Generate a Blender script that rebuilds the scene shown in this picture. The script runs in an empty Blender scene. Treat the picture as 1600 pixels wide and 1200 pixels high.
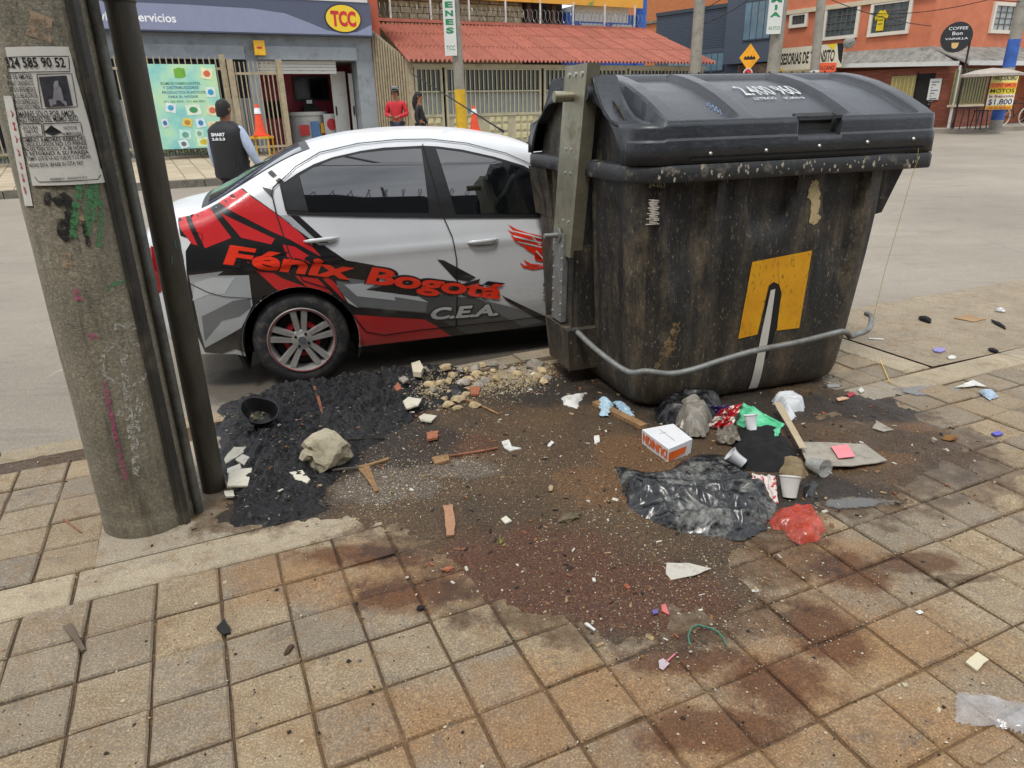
import bpy, bmesh, math, random
import numpy as np
from mathutils import Vector, Matrix, noise
from mathutils.geometry import delaunay_2d_cdt
random.seed(7)
S = bpy.context.scene
COL = S.collection
rad = math.radians

# ------------------------------------------------------------------ camera
F, PITCH, ROLL, H = 1078.26, .3762, -.025, 1.4915      # focal length in photo pixels (1600 wide), tilt, roll, eye height
_s, _c = math.sin(PITCH), math.cos(PITCH)
cd = bpy.data.cameras.new('camera'); cam = bpy.data.objects.new('camera', cd); COL.objects.link(cam)
cd.sensor_width = 36; cd.lens = 36*F/1600; cd.clip_end = 500; cd.clip_start = .02
_R = Vector((1, 0, 0)); _D = Vector((0, -_s, -_c)); _Fw = Vector((0, _c, -_s))
_X = _R*math.cos(ROLL) - _D*math.sin(ROLL); _Y = -(_R*math.sin(ROLL) + _D*math.cos(ROLL))
m = Matrix((_X, _Y, -_Fw)).transposed().to_4x4(); m.translation = (0, 0, H)
cam.matrix_world = m
S.camera = cam
# ------------------------------------------------------------------ world: bright overcast sky
W = bpy.data.worlds.new('World'); S.world = W; W.use_nodes = True
nt = W.node_tree; nt.nodes.clear()
out = nt.nodes.new('ShaderNodeOutputWorld'); bg = nt.nodes.new('ShaderNodeBackground'); bg.inputs[1].default_value = .1
sky = nt.nodes.new('ShaderNodeTexSky'); sky.sky_type = 'NISHITA'; sky.sun_disc = False
SUN_EL, SUN_AZ = 62, 200          # degrees; azimuth clockwise from +Y
sky.sun_elevation = rad(SUN_EL); sky.sun_rotation = rad(SUN_AZ); sky.altitude = 2600
tc = nt.nodes.new('ShaderNodeTexCoord'); mp = nt.nodes.new('ShaderNodeMapping'); mp.inputs[3].default_value = (1, 1, 2.6)
nz = nt.nodes.new('ShaderNodeTexNoise'); nz.inputs['Scale'].default_value = 2.2; nz.inputs['Detail'].default_value = 7; nz.inputs['Roughness'].default_value = .55
cr = nt.nodes.new('ShaderNodeValToRGB')
cr.color_ramp.elements[0].position = .32; cr.color_ramp.elements[0].color = (5.2, 5.6, 6.2, 1)
cr.color_ramp.elements[1].position = .68; cr.color_ramp.elements[1].color = (11.5, 11.6, 11.7, 1)
mx = nt.nodes.new('ShaderNodeMix'); mx.data_type = 'RGBA'; mx.inputs[0].default_value = .88
L = nt.links.new
L(tc.outputs['Generated'], mp.inputs[0]); L(mp.outputs[0], nz.inputs[0]); L(nz.outputs[0], cr.inputs[0])
L(sky.outputs[0], mx.inputs[6]); L(cr.outputs[0], mx.inputs[7]); L(mx.outputs[2], bg.inputs[0]); L(bg.outputs[0], out.inputs[0])
sl = bpy.data.lights.new('sun', 'SUN'); sl.energy = 1.5; sl.angle = rad(14); sl.color = (1, .96, .9)
so = bpy.data.objects.new('sun', sl); COL.objects.link(so)
az = rad(SUN_AZ); sd = Vector((math.sin(az)*math.cos(rad(SUN_EL)), math.cos(az)*math.cos(rad(SUN_EL)), math.sin(rad(SUN_EL))))
so.rotation_euler = sd.to_track_quat('Z', 'Y').to_euler(); so.location = sd*40
S.view_settings.view_transform = 'Standard'; S.view_settings.look = 'None'; S.view_settings.gamma = 1
S.view_settings.exposure = 0.6; S.view_settings.use_curve_mapping = False
S.render.engine = 'CYCLES'; S.cycles.max_bounces = 6; S.cycles.transparent_max_bounces = 12
S.cycles.use_denoising = True

# ------------------------------------------------------------------ measuring helpers (photo pixel -> place in the world)
def ray(x, y):
    dx, dy = x-800, y-600
    u = (dx*math.cos(ROLL)+dy*math.sin(ROLL))/F; v = (-dx*math.sin(ROLL)+dy*math.cos(ROLL))/F
    return Vector((u, _c-v*_s, -_s-v*_c))
O0 = Vector((0, 0, H))
def G(x, y, z=0.):
    d = ray(x, y); t = (z-H)/d.z
    return Vector((d.x*t, d.y*t, z))
def GS(x, y, z0, sl=.02, y0=4.):            # sloping ground: z0 at Y = y0
    d = ray(x, y); t = (z0-sl*y0-H)/(d.z-sl*d.y)
    return O0+d*t
def road_z(Y): return -.12+.02*(Y-4)
class Plane:                                 # a vertical wall plane
    def __init__(s, p, ang):
        s.p = Vector((p[0], p[1])); a = rad(ang); s.ang = a
        s.e = Vector((math.cos(a), math.sin(a))); s.n = Vector((math.sin(a), -math.cos(a)))   # n looks to the camera
    def sz(s, x, y, off=0.):
        d = ray(x, y); q = s.p+s.n*off
        t = s.n.dot(q)/s.n.dot(d.xy); w = d*t
        return ((w.xy-q).dot(s.e), H+w.z)
    def pt(s, a, z, off=0.):
        q = s.p+s.e*a+s.n*off
        return Vector((q.x, q.y, z))
    def rect(s, x0, y0, x1, y1, off=0.):
        xm, ym = (x0+x1)/2, (y0+y1)/2
        return (s.sz(x0, ym, off)[0], s.sz(x1, ym, off)[0], s.sz(xm, y1, off)[1], s.sz(xm, y0, off)[1])

# ------------------------------------------------------------------ materials
def lin(h, k=1.):
    h = h.lstrip('#'); v = [int(h[i:i+2], 16)/255 for i in (0, 2, 4)]
    return tuple(min(1, k*((c/12.92) if c <= .04045 else ((c+.055)/1.055)**2.4)) for c in v)+(1,)
class NT:
    def __init__(s, name):
        s.m = bpy.data.materials.new(name); s.m.use_nodes = True; s.t = s.m.node_tree
        s.b = s.t.nodes['Principled BSDF']; s.o = s.t.nodes['Material Output']
    def n(s, typ, **kw):
        nd = s.t.nodes.new('ShaderNode'+typ)
        for k, v in kw.items():
            if k.startswith('i_'):
                key = k[2:]
                key = int(key) if key.isdigit() else key
                nd.inputs[key].default_value = v
            else: setattr(nd, k, v)
        return nd
    def l(s, a, b): s.t.links.new(a, b)
    def coord(s, world=False, sc=(1, 1, 1)):
        c = s.n('NewGeometry').outputs['Position'] if world else s.n('TexCoord').outputs['Object']
        if sc == (1, 1, 1): return c
        mpn = s.n('Mapping'); mpn.inputs[3].default_value = sc; s.l(c, mpn.inputs[0]); return mpn.outputs[0]
    def noise(s, co, scale, detail=5, rough=.6, dist=0.):
        k = s.n('TexNoise'); k.inputs['Scale'].default_value = scale; k.inputs['Detail'].default_value = detail
        k.inputs['Roughness'].default_value = rough; k.inputs['Distortion'].default_value = dist
        s.l(co, k.inputs['Vector']); return k.outputs[0]
    def ramp(s, fac, *stops):
        r = s.n('ValToRGB'); e = r.color_ramp.elements
        while len(e) < len(stops): e.new(.5)
        for k, (p, c) in enumerate(stops):
            e[k].position = p; e[k].color = c if isinstance(c, tuple) else (c, c, c, 1)
        s.l(fac, r.inputs[0]); return r.outputs[0]
    def mix(s, fac, a, b, blend='MIX'):
        k = s.n('Mix', data_type='RGBA', blend_type=blend)
        for v, i in ((fac, 0), (a, 6), (b, 7)):
            if hasattr(v, 'is_linked'): s.l(v, k.inputs[i])
            else: k.inputs[i].default_value = v if not isinstance(v, (int, float)) or i == 0 else (v, v, v, 1)
        return k.outputs[2]
    def math(s, op, a, b=0.):
        k = s.n('Math', operation=op)
        for v, i in ((a, 0), (b, 1)):
            if hasattr(v, 'is_linked'): s.l(v, k.inputs[i])
            else: k.inputs[i].default_value = v
        return k.outputs[0]
    def bump(s, h, strength=.3, dist=.01):
        k = s.n('Bump'); k.inputs['Strength'].default_value = strength; k.inputs['Distance'].default_value = dist
        s.l(h, k.inputs['Height']); s.l(k.outputs[0], s.b.inputs['Normal'])
    def col(s, v):
        if hasattr(v, 'is_linked'): s.l(v, s.b.inputs['Base Color'])
        else: s.b.inputs['Base Color'].default_value = v
    def rough(s, v):
        if hasattr(v, 'is_linked'): s.l(v, s.b.inputs['Roughness'])
        else: s.b.inputs['Roughness'].default_value = v
_mc = {}
def M(name, col='#808080', rough=.6, metal=0., var=.18, sc=6., bump=0., bsc=40., dirt=None, dirt_amt=.5, dsc=3., coat=0., world=False, trans=0., alpha=1., spec=.5, stretch=(1, 1, 1), rnd=0.):
    """plain procedural material: base colour, soft tonal variation, optional dirt in patches, optional fine relief"""
    if name in _mc: return _mc[name]
    k = NT(name); b = k.b
    base = lin(col) if isinstance(col, str) else tuple(col)+(1,)*(4-len(col))
    co = k.coord(world, stretch)
    n1 = k.noise(co, sc, 6, .65)
    lo = tuple(c*(1-var) for c in base[:3])+(1,); hi = tuple(min(1, c*(1+var)) for c in base[:3])+(1,)
    c = k.ramp(n1, (.3, lo), (.7, hi))
    if rnd:
        oi = k.n('ObjectInfo'); hs = k.n('HueSaturation'); k.l(c, hs.inputs['Color'])
        v = k.math('ADD', k.math('MULTIPLY', oi.outputs['Random'], rnd*2), 1-rnd); k.l(v, hs.inputs['Value']); c = hs.outputs[0]
    if dirt:
        d = k.ramp(k.noise(co, dsc, 8, .7), (.62-.35*dirt_amt, 0.), (.82-.25*dirt_amt, 1.))
        c = k.mix(k.math('MULTIPLY', d, .85), c, lin(dirt))
        k.rough(k.math('ADD', k.math('MULTIPLY', d, .9-rough if rough < .9 else 0), rough))
    else: k.rough(rough)
    k.col(c); b.inputs['Metallic'].default_value = metal
    b.inputs['Coat Weight'].default_value = coat; b.inputs['Specular IOR Level'].default_value = spec
    b.inputs['Coat Roughness'].default_value = .06
    if trans: b.inputs['Transmission Weight'].default_value = trans
    if alpha < 1: b.inputs['Alpha'].default_value = alpha
    if bump: k.bump(k.noise(co, bsc, 6, .7), min(1, bump), .006 if bump <= 1 else .006*bump)
    _mc[name] = k.m
    return k.m
def paint_decal(name, col, cover=.6, sc=30., rough=.75):
    """sprayed or worn paint: a thin film with patchy cover"""
    if name in _mc: return _mc[name]
    k = NT(name); k.b.inputs['Base Color'].default_value = lin(col); k.rough(rough)
    a = k.ramp(k.noise(k.coord(), sc, 8, .75), (.62-.4*cover, 0.), (.78-.4*cover, 1.))
    k.l(a, k.b.inputs['Alpha']); _mc[name] = k.m
    return k.m
def film(name, col, alpha=.5, rough=.25):
    """thin see-through plastic film"""
    if name in _mc: return _mc[name]
    k = NT(name); n1 = k.noise(k.coord(), 14, 6, .6)
    k.b.inputs['Base Color'].default_value = lin(col); k.rough(rough)
    k.l(k.ramp(n1, (.3, max(0, alpha-.15)), (.75, min(1, alpha+.25))), k.b.inputs['Alpha'])
    k.b.inputs['Specular IOR Level'].default_value = .8
    k.bump(n1, .4, .01); _mc[name] = k.m
    return k.m

# ------------------------------------------------------------------ mesh helpers
def frame(d):
    d = Vector(d).normalized(); a = Vector((0, 0, 1)) if abs(d.z) < .95 else Vector((1, 0, 0))
    x = d.cross(a).normalized(); return x, x.cross(d).normalized()
class MB:
    def __init__(s, o=(0, 0, 0)): s.v = []; s.f = []; s.o = Vector(o)
    def add(s, vs, fs):
        b = len(s.v); s.v += [tuple(v) for v in vs]; s.f += [tuple(i+b for i in f) for f in fs]; return s
    def hexa(s, p):       # 8 points, bottom ring then top ring
        return s.add(p, [(3, 2, 1, 0), (4, 5, 6, 7), (0, 1, 5, 4), (1, 2, 6, 5), (2, 3, 7, 6), (3, 0, 4, 7)])
    def box(s, c, sz, rz=0., R=None):
        c = Vector(c); hx, hy, hz = (q/2 for q in sz); R = R or Matrix.Rotation(rz, 3, 'Z')
        return s.hexa([c+R@Vector((x*hx, y*hy, z*hz)) for z in (-1, 1) for x, y in ((-1, -1), (1, -1), (1, 1), (-1, 1))])
    def pbox(s, pl, s0, s1, z0, z1, o0, o1):      # box on a wall plane; o = offset towards the camera
        if s1 < s0: s0, s1 = s1, s0
        return s.hexa([pl.pt(a, z, o) for z in (z0, z1) for a, o in ((s0, o1), (s1, o1), (s1, o0), (s0, o0))])
    def cyl(s, p0, p1, r0, r1=None, n=12, caps=True):
        r1 = r0 if r1 is None else r1; p0, p1 = Vector(p0), Vector(p1); x, y = frame(p1-p0)
        vs = [p+(x*math.cos(2*math.pi*i/n)+y*math.sin(2*math.pi*i/n))*r for p, r in ((p0, r0), (p1, r1)) for i in range(n)]
        fs = [(i, (i+1) % n, n+(i+1) % n, n+i) for i in range(n)]
        if caps: fs += [tuple(range(n-1, -1, -1)), tuple(range(n, 2*n))]
        return s.add(vs, fs)
    def tube(s, path, r, n=8, closed=False):
        P = [Vector(p) for p in path]; k = len(P); vs = []; X = None
        for i, p in enumerate(P):
            a = P[(i-1) % k] if (closed or i) else P[0]; b = P[(i+1) % k] if (closed or i < k-1) else P[-1]
            t = (b-a).normalized()
            if X is None: X, _ = frame(t)
            X = (X-t*X.dot(t)).normalized(); Yv = t.cross(X)
            rr = r[i] if isinstance(r, (list, tuple)) else r
            vs += [p+(X*math.cos(2*math.pi*j/n)+Yv*math.sin(2*math.pi*j/n))*rr for j in range(n)]
        fs = []
        for i in range(k if closed else k-1):
            q = (i+1) % k
            fs += [(i*n+j, i*n+(j+1) % n, q*n+(j+1) % n, q*n+j) for j in range(n)]
        if not closed: fs += [tuple(range(n-1, -1, -1)), tuple(range((k-1)*n, k*n))]
        return s.add(vs, fs)
    def lathe(s, prof, c=(0, 0, 0), ax='Z', n=32, closed=False):   # prof: (r, h)
        c = Vector(c); vs = []
        for r, h in prof:
            for i in range(n):
                a = 2*math.pi*i/n; u, v = r*math.cos(a), r*math.sin(a)
                vs.append(c+(Vector((u, v, h)) if ax == 'Z' else Vector((u, h, v)) if ax == 'Y' else Vector((h, u, v))))
        fs = []; k = len(prof)
        for i in range(k if closed else k-1):
            q = (i+1) % k
            fs += [(i*n+j, i*n+(j+1) % n, q*n+(j+1) % n, q*n+j) for j in range(n)]
        return s.add(vs, fs)
    def grid(s, fn, nu, nv):
        vs = [fn(i/nu, j/nv) for j in range(nv+1) for i in range(nu+1)]; w = nu+1
        return s.add(vs, [(j*w+i, j*w+i+1, (j+1)*w+i+1, (j+1)*w+i) for j in range(nv) for i in range(nu)])
    def prism(s, poly, d):          # 3-D polygon pushed along d
        n = len(poly); d = Vector(d); P = [Vector(p) for p in poly]
        return s.add(P+[p+d for p in P], [tuple(range(n-1, -1, -1)), tuple(range(n, 2*n))]+[(i, (i+1) % n, n+(i+1) % n, n+i) for i in range(n)])
    def build(s, name, mat, parent=None, smooth=False, ang=40, loc=None, fix=True):
        me = bpy.data.meshes.new(name)
        o = s.o
        me.from_pydata([(v[0]-o.x, v[1]-o.y, v[2]-o.z) for v in s.v], [], s.f)
        if fix:
            bm = bmesh.new(); bm.from_mesh(me); bmesh.ops.recalc_face_normals(bm, faces=bm.faces); bm.to_mesh(me); bm.free()
        for mt in (mat if isinstance(mat, (list, tuple)) else [mat]): me.materials.append(mt)
        if smooth:
            me.polygons.foreach_set('use_smooth', [True]*len(me.polygons))
            me.set_sharp_from_angle(angle=rad(ang))
        ob = bpy.data.objects.new(name, me); COL.objects.link(ob)
        if parent: ob.parent = parent
        if loc is not None: ob.location = loc
        elif not parent: ob.location = o
        return ob
def thing(name, label, cat, loc=(0, 0, 0), rz=0., group=None):
    o = bpy.data.objects.new(name, None); COL.objects.link(o); o.empty_display_size = .1
    o.location = loc; o.rotation_euler = (0, 0, rz); return tag(o, label, cat, group)
def tag(o, label=None, cat=None, group=None, kind=None):
    if label: o['label'] = label
    if cat: o['category'] = cat
    if group: o['group'] = group
    if kind: o['kind'] = kind
    return o
def dup(root, loc, rz=0., label=None, group=None, scale=None):
    r = root.copy(); COL.objects.link(r); r.location = loc; r.rotation_euler = (0, 0, rz)
    if label: r['label'] = label
    if group: r['group'] = group
    if scale: r.scale = scale
    for ch in list(root.children):
        q = ch.copy(); COL.objects.link(q); q.parent = r
        for g in list(ch.children):
            d = g.copy(); COL.objects.link(d); d.parent = q
    return r
def sharewith(ob, name, parent, loc=(0, 0, 0), rot=(0, 0, 0), scale=(1, 1, 1)):
    q = bpy.data.objects.new(name, ob.data); COL.objects.link(q); q.parent = parent
    q.location = loc; q.rotation_euler = rot; q.scale = scale; return q
def text2d(body, off=0., shear=0., res=3, xs=1., align='LEFT', sp=1., sub=0):
    """lettering as flat 2-D triangles, cap height 1; returns verts (x, y), faces, width"""
    cu = bpy.data.curves.new('t', 'FONT'); cu.body = body; cu.offset = off; cu.shear = shear; cu.resolution_u = res; cu.space_character = sp
    ob = bpy.data.objects.new('t', cu)
    me = bpy.data.meshes.new_from_object(ob)
    if sub:
        bm = bmesh.new(); bm.from_mesh(me); bmesh.ops.triangulate(bm, faces=bm.faces)
        for _ in range(3):
            lg = [e for e in bm.edges if e.calc_length() > sub]
            if not lg: break
            bmesh.ops.subdivide_edges(bm, edges=lg, cuts=1); bmesh.ops.triangulate(bm, faces=[f for f in bm.faces if len(f.verts) > 3])
        bm.to_mesh(me); bm.free()
    vs = [(v.co.x*xs/.73, v.co.y/.73) for v in me.vertices]; fs = [tuple(p.vertices) for p in me.polygons]
    bpy.data.objects.remove(ob); bpy.data.curves.remove(cu); bpy.data.meshes.remove(me)
    if not vs: return [], [], 0
    x0 = min(v[0] for v in vs); w = max(v[0] for v in vs)-x0
    vs = [(x-x0, y) for x, y in vs]
    return vs, fs, w
def put_text(mb, body, fn, width=None, h=None, off=.02, shear=0., res=3, sp=1., bump=0):
    """fn(u 0..1 along, v in cap heights) -> 3-D point; the text is stretched to fill u 0..1"""
    vs, fs, w = text2d(body, off, shear, res, sp=sp)
    if not vs: return
    mb.add([fn(x/w, y) for x, y in vs], fs)
def cdt(poly, step, holes=()):
    """triangles of a 2-D polygon with inner points every step"""
    P = [Vector(p) for p in poly]
    Q = []
    for i, p in enumerate(P):
        q = P[(i+1) % len(P)]; n = max(1, int((q-p).length/step+.5))
        Q += [p.lerp(q, k/n) for k in range(n)]
    n0 = len(Q); A = np.array([tuple(p) for p in Q]); x0, y0 = A.min(0); x1, y1 = A.max(0)
    gx, gy = np.meshgrid(np.arange(x0+step*.6, x1, step), np.arange(y0+step*.6, y1, step))
    g = np.c_[gx.ravel(), gy.ravel()]
    if len(g):
        d, ins = sdist(g, A)
        for p in g[(d > step*.45)]: Q.append(Vector(p))
    r = delaunay_2d_cdt(Q, [], [list(range(n0))], 1, 1e-6)
    return [tuple(v) for v in r[0]], [tuple(f) for f in r[2]]
def sdist(pts, poly):
    """signed distance (inside positive) of points to a polygon"""
    pts = np.asarray(pts, float); A = np.asarray(poly, float); B = np.roll(A, -1, 0)
    best = np.full(len(pts), 1e9); ins = np.zeros(len(pts), bool)
    for a, b in zip(A, B):
        ab = b-a; t = np.clip(((pts-a)@ab)/max(1e-12, ab@ab), 0, 1)
        best = np.minimum(best, np.hypot(*(pts-a-t[:, None]*ab).T))
        cnd = (a[1] > pts[:, 1]) != (b[1] > pts[:, 1])
        with np.errstate(divide='ignore', invalid='ignore'):
            xi = (b[0]-a[0])*(pts[:, 1]-a[1])/(b[1]-a[1])+a[0]
        ins ^= cnd & (pts[:, 0] < xi)
    return np.where(ins, best, -best), ins
def fbm(x, y, z=0., o=4):
    return noise.fractal(Vector((x, y, z)), 1., 2., o)
def smooth(a, b, x):
    t = min(1, max(0, (x-a)/(b-a))); return t*t*(3-2*t)
def interp(x, xs, ys): return float(np.interp(x, xs, ys))
# ================================================================== GROUND
GA, GX, GY, GSP = .4153, -1.7979, 1.7422, .2            # paving grid: angle, origin, spacing
def LT(i, j, z=0.):
    i, j = i*GSP, j*GSP
    return Vector((GX+i*math.cos(GA)+j*math.sin(GA), GY+i*math.sin(GA)-j*math.cos(GA), z))
def ILT(x, y):
    dx, dy = x-GX, y-GY
    return ((dx*math.cos(GA)+dy*math.sin(GA))/GSP, (dx*math.sin(GA)-dy*math.cos(GA))/GSP)
def blob_mask(k, co, blobs, wob=.35, nsc=5.):
    """soft-edged stain areas with a wandering outline; blobs: (x, y, rx, ry)"""
    nn = k.noise(co, nsc, 6, .65); sp = k.n('SeparateXYZ'); k.l(co, sp.inputs[0]); acc = None
    for x, y, rx, ry in blobs:
        dx = k.math('DIVIDE', k.math('SUBTRACT', sp.outputs[0], x), rx); dy = k.math('DIVIDE', k.math('SUBTRACT', sp.outputs[1], y), ry)
        d = k.math('SUBTRACT', 1., k.math('ADD', k.math('MULTIPLY', dx, dx), k.math('MULTIPLY', dy, dy)))
        acc = d if acc is None else k.math('MAXIMUM', acc, d)
    return k.math('ADD', acc, k.math('MULTIPLY', k.math('SUBTRACT', nn, .5), wob*4))
def gb(px, py, rx, ry): g = G(px, py); return (g.x, g.y, rx, ry)
WET = [gb(900, 760, 1.0, .95), gb(1180, 700, 1.0, .7), gb(900, 930, .34, .26), gb(1420, 700, .45, .5), gb(1080, 950, .33, .22), gb(430, 760, .45, .4), gb(600, 660, .9, .5), gb(1500, 905, .12, .03), gb(1110, 850, .5, .3)]
RUST = [gb(1210, 1070, .20, .14), gb(1210, 1070, .16, .12), gb(1220, 1080, .42, .30), gb(950, 1080, .5, .2), gb(760, 1130, .6, .2), gb(620, 900, .5, .25), gb(480, 900, .4, .2), gb(1350, 1000, .5, .3), gb(1080, 1190, .5, .2), gb(1450, 1150, .4, .25), gb(1280, 880, .3, .25)]
DAMP = [gb(1210, 1070, .19, .13), gb(1290, 985, .14, .16), gb(1070, 1030, .2, .07), gb(1110, 1140, .25, .09), gb(1440, 880, .22, .07), gb(640, 930, .25, .12), gb(560, 870, .3, .08), gb(1330, 890, .15, .12)]
def ground_mat(name, c1, c2, rnd=.12, speck=.5, rust=.7, wet=1., bump=.5, bd=.004):
    k = NT(name); co = k.coord(True)
    n1 = k.noise(co, 3.2, 7, .65); n2 = k.noise(co, 45, 5, .7); n3 = k.noise(co, 170, 4, .7); n4 = k.noise(co, 11, 8, .72, .6)
    c = k.ramp(n1, (.35, lin(c1)), (.65, lin(c2)))
    oi = k.n('ObjectInfo'); hs = k.n('HueSaturation'); k.l(c, hs.inputs['Color'])
    k.l(k.math('ADD', k.math('MULTIPLY', oi.outputs['Random'], rnd*2), 1-rnd), hs.inputs['Value'])
    k.l(k.math('ADD', k.math('MULTIPLY', oi.outputs['Random'], .4), .66), hs.inputs['Saturation']); c = hs.outputs[0]
    if rust:
        r = k.ramp(blob_mask(k, co, RUST, .55, 6.), (.05, 0.), (1.1, rust))
        rc = k.ramp(n2, (.3, lin('#84603a')), (.7, lin('#a8855a'))); c = k.mix(r, c, rc)
    # ochre dust caught in the rough face, grey scuffs, dark grime
    c = k.mix(k.math('MULTIPLY', k.ramp(n4, (.5, 0.), (.66, 1.)), .55), c, lin('#836846'))
    c = k.mix(k.math('MULTIPLY', k.ramp(k.noise(co, 7.5, 8, .75, .4), (.56, 0.), (.67, 1.)), .6), c, lin('#66615b'))
    c = k.mix(k.math('MULTIPLY', k.ramp(k.noise(co, 19, 8, .8), (.61, 0.), (.68, 1.)), .8), c, lin('#2c2621'))
    c = k.mix(speck, c, k.ramp(n3, (.33, lin('#3a3128')), (.5, lin('#8f8576')), (.66, lin('#f0e6d0'))), 'OVERLAY')
    dp = k.math('MULTIPLY', k.ramp(blob_mask(k, co, DAMP, .7, 8.), (.0, 0.), (.7, 1.)), .8)
    c = k.mix(dp, c, k.mix(1., c, lin('#9b6f4c'), 'MULTIPLY'))
    w = k.ramp(blob_mask(k, co, WET, .6, 7.), (.0, 0.), (.3, 1.))
    w = k.math('MULTIPLY', w, k.math('MULTIPLY', k.ramp(k.noise(co, 13, 6, .7), (.3, .35), (.6, 1.)), wet))
    c = k.mix(w, c, k.mix(1., c, lin('#a08c74'), 'MULTIPLY'))
    k.col(c); k.rough(k.math('SUBTRACT', .82, k.math('MULTIPLY', w, .32)))
    hgt = k.math('ADD', k.math('MULTIPLY', n2, .6), k.math('MULTIPLY', n3, .5)); k.bump(hgt, bump, bd)
    return k.m
mt_tile = ground_mat('tile concrete', '#8b7d67', '#9c8f79', .18)
mt_joint = ground_mat('joint dirt', '#45382a', '#5d4a33', .05, .45, .3, 1., .7)
mt_slab = ground_mat('old concrete', '#9c9280', '#aea48f', .08, .4, .2, 1.)
mt_apron = ground_mat('apron concrete', '#8e8575', '#a09684', .05, .5, .15, 1.)
mt_kerb = ground_mat('kerb concrete', '#8f8672', '#a3967c', .1, .45, .1, 1.)

# road -----------------------------------------------------------------
k = NT('asphalt'); co = k.coord(True)
c = k.ramp(k.noise(co, .35, 6, .6), (.3, lin('#8b8479')), (.7, lin('#a49d91')))
c = k.mix(k.math('MULTIPLY', k.ramp(k.noise(k.coord(True, (.5, 2.2, 1)), 1.6, 8, .7), (.55, 0.), (.75, 1.)), .5), c, lin('#6b665d'))
c = k.mix(k.math('MULTIPLY', k.ramp(k.noise(co, 3.3, 8, .75, .7), (.6, 0.), (.72, 1.)), .45), c, lin('#c6bfb0'))
c = k.mix(k.math('MULTIPLY', k.ramp(k.noise(k.coord(True, (.9, 3.5, 1)), 5, 8, .8), (.63, 0.), (.70, 1.)), .6), c, lin('#46413a'))
vo = k.n('TexVoronoi', feature='DISTANCE_TO_EDGE'); vo.inputs['Scale'].default_value = .55; wv_ = k.n('VectorMath', operation='ADD'); k.l(co, wv_.inputs[0]); k.l(k.n('TexNoise', i_Scale=1.7, i_Detail=6.).outputs[1], wv_.inputs[1]); k.l(wv_.outputs[0], vo.inputs['Vector'])
c = k.mix(k.math('MULTIPLY', k.math('MULTIPLY', k.ramp(vo.outputs['Distance'], (.0, 1.), (.010, 0.)), k.ramp(k.noise(co, .6, 3, .5), (.5, 0.), (.6, 1.))), .3), c, lin('#5a554d'))
c = k.mix(k.math('MULTIPLY', k.ramp(k.noise(k.coord(True, (.6, 2.6, 1)), .9, 9, .78), (.57, 0.), (.60, 1.)), .28), c, lin('#6f6a61'))
n3 = k.noise(co, 120, 4, .7)
c = k.mix(.4, c, k.ramp(n3, (.35, lin('#55504a')), (.5, lin('#918b80')), (.7, lin('#ddd6c8'))), 'OVERLAY')
dm = k.ramp(blob_mask(k, co, [(-1.0, 4.2, 1.2, .55), (.2, 4.7, 1.3, .5)], .3, 3.), (0., 0.), (.4, 1.))
c = k.mix(k.math('MULTIPLY', k.ramp(k.noise(co, 24, 7, .75), (.52, 0.), (.7, 1.)), .4), c, lin('#6b655b'))
c = k.mix(k.math('MULTIPLY', dm, .75), c, lin('#3a332c'))
k.col(c); k.rough(.85); k.bump(n3, .5, .006); mt_road = k.m
mb = MB()
mb.grid(lambda u, v: Vector((-120+240*u, -60+190*v, road_z(-60+190*v))) if -60+190*v > 4 else Vector((-120+240*u, -60+190*v, -.12)), 24, 95)
road = tag(mb.build('road', mt_road, fix=False), kind='structure')

# pavement -------------------------------------------------------------
def kerb_j(i): return interp(i, (-14, 1.3, 14.6, 29, 38, 60), (-7.35, -7.3, -8.1, -6.7, -6.6, -6.0))
EDGE = [(i, kerb_j(i)) for i in (-14, -4, 1.3, 8, 14.6, 22, 29, 38, 60)]
ring = [LT(i, j) for i, j in EDGE]+[LT(60, 40), LT(-14, 40)]
mb = MB(); n = len(ring)
mb.add([Vector((p.x, p.y, -.009)) for p in ring]+[Vector((p.x, p.y, -.16)) for p in ring], [tuple(range(n))]+[(i, (i+1) % n, n+(i+1) % n, n+i) for i in range(n)])
walk = tag(mb.build('sidewalk', mt_joint), kind='structure')
# dark dirt outline and ash outline, as ground points
DIRT = [G(*q) for q in [(345, 640), (335, 700), (345, 770), (290, 835), (380, 838), (450, 832), (520, 822), (560, 838), (640, 862), (690, 905), (716, 945), (760, 978), (830, 993), (890, 985), (925, 1008), (960, 1032), (1000, 1018), (1040, 1025), (1085, 1002), (1130, 1008), (1165, 968), (1195, 925), (1180, 890), (1215, 862), (1262, 850), (1300, 815), (1380, 795), (1440, 770), (1520, 738), (1548, 705), (1510, 672), (1462, 655), (1420, 618), (1350, 612), (1310, 596), (1240, 560), (1000, 545), (880, 555), (800, 585), (720, 570), (600, 575), (480, 590), (400, 605)]]
DIRT2 = np.array([(p.x, p.y) for p in DIRT])
BIG = [(1.91, -6.0, 4.9, -1.0)]                          # concrete pad round the pole
def tile_mesh(seed, w=.2, h=.2, bars=False):
    r = random.Random(seed); g = .0042; bv = .0055; mb = MB()
    def ringp(inset, z, jit):
        return [Vector((sx*(w/2-inset)+r.uniform(-jit, jit), sy*(h/2-inset)+r.uniform(-jit, jit), z)) for sx, sy in ((-1, -1), (0, -1), (1, -1), (1, 0), (1, 1), (0, 1), (-1, 1), (-1, 0))]
    a, b, c = ringp(g, -.03, .001), ringp(g, -.006, .0016), ringp(g+bv, 0, .002)
    mb.add(a+b+c, [(i, (i+1) % 8, 8+(i+1) % 8, 8+i) for i in range(8)]+[(8+i, 8+(i+1) % 8, 16+(i+1) % 8, 16+i) for i in range(8)]+[tuple(range(16, 24))])
    return mb
TM = [tile_mesh(s) for s in range(6)]
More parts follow.
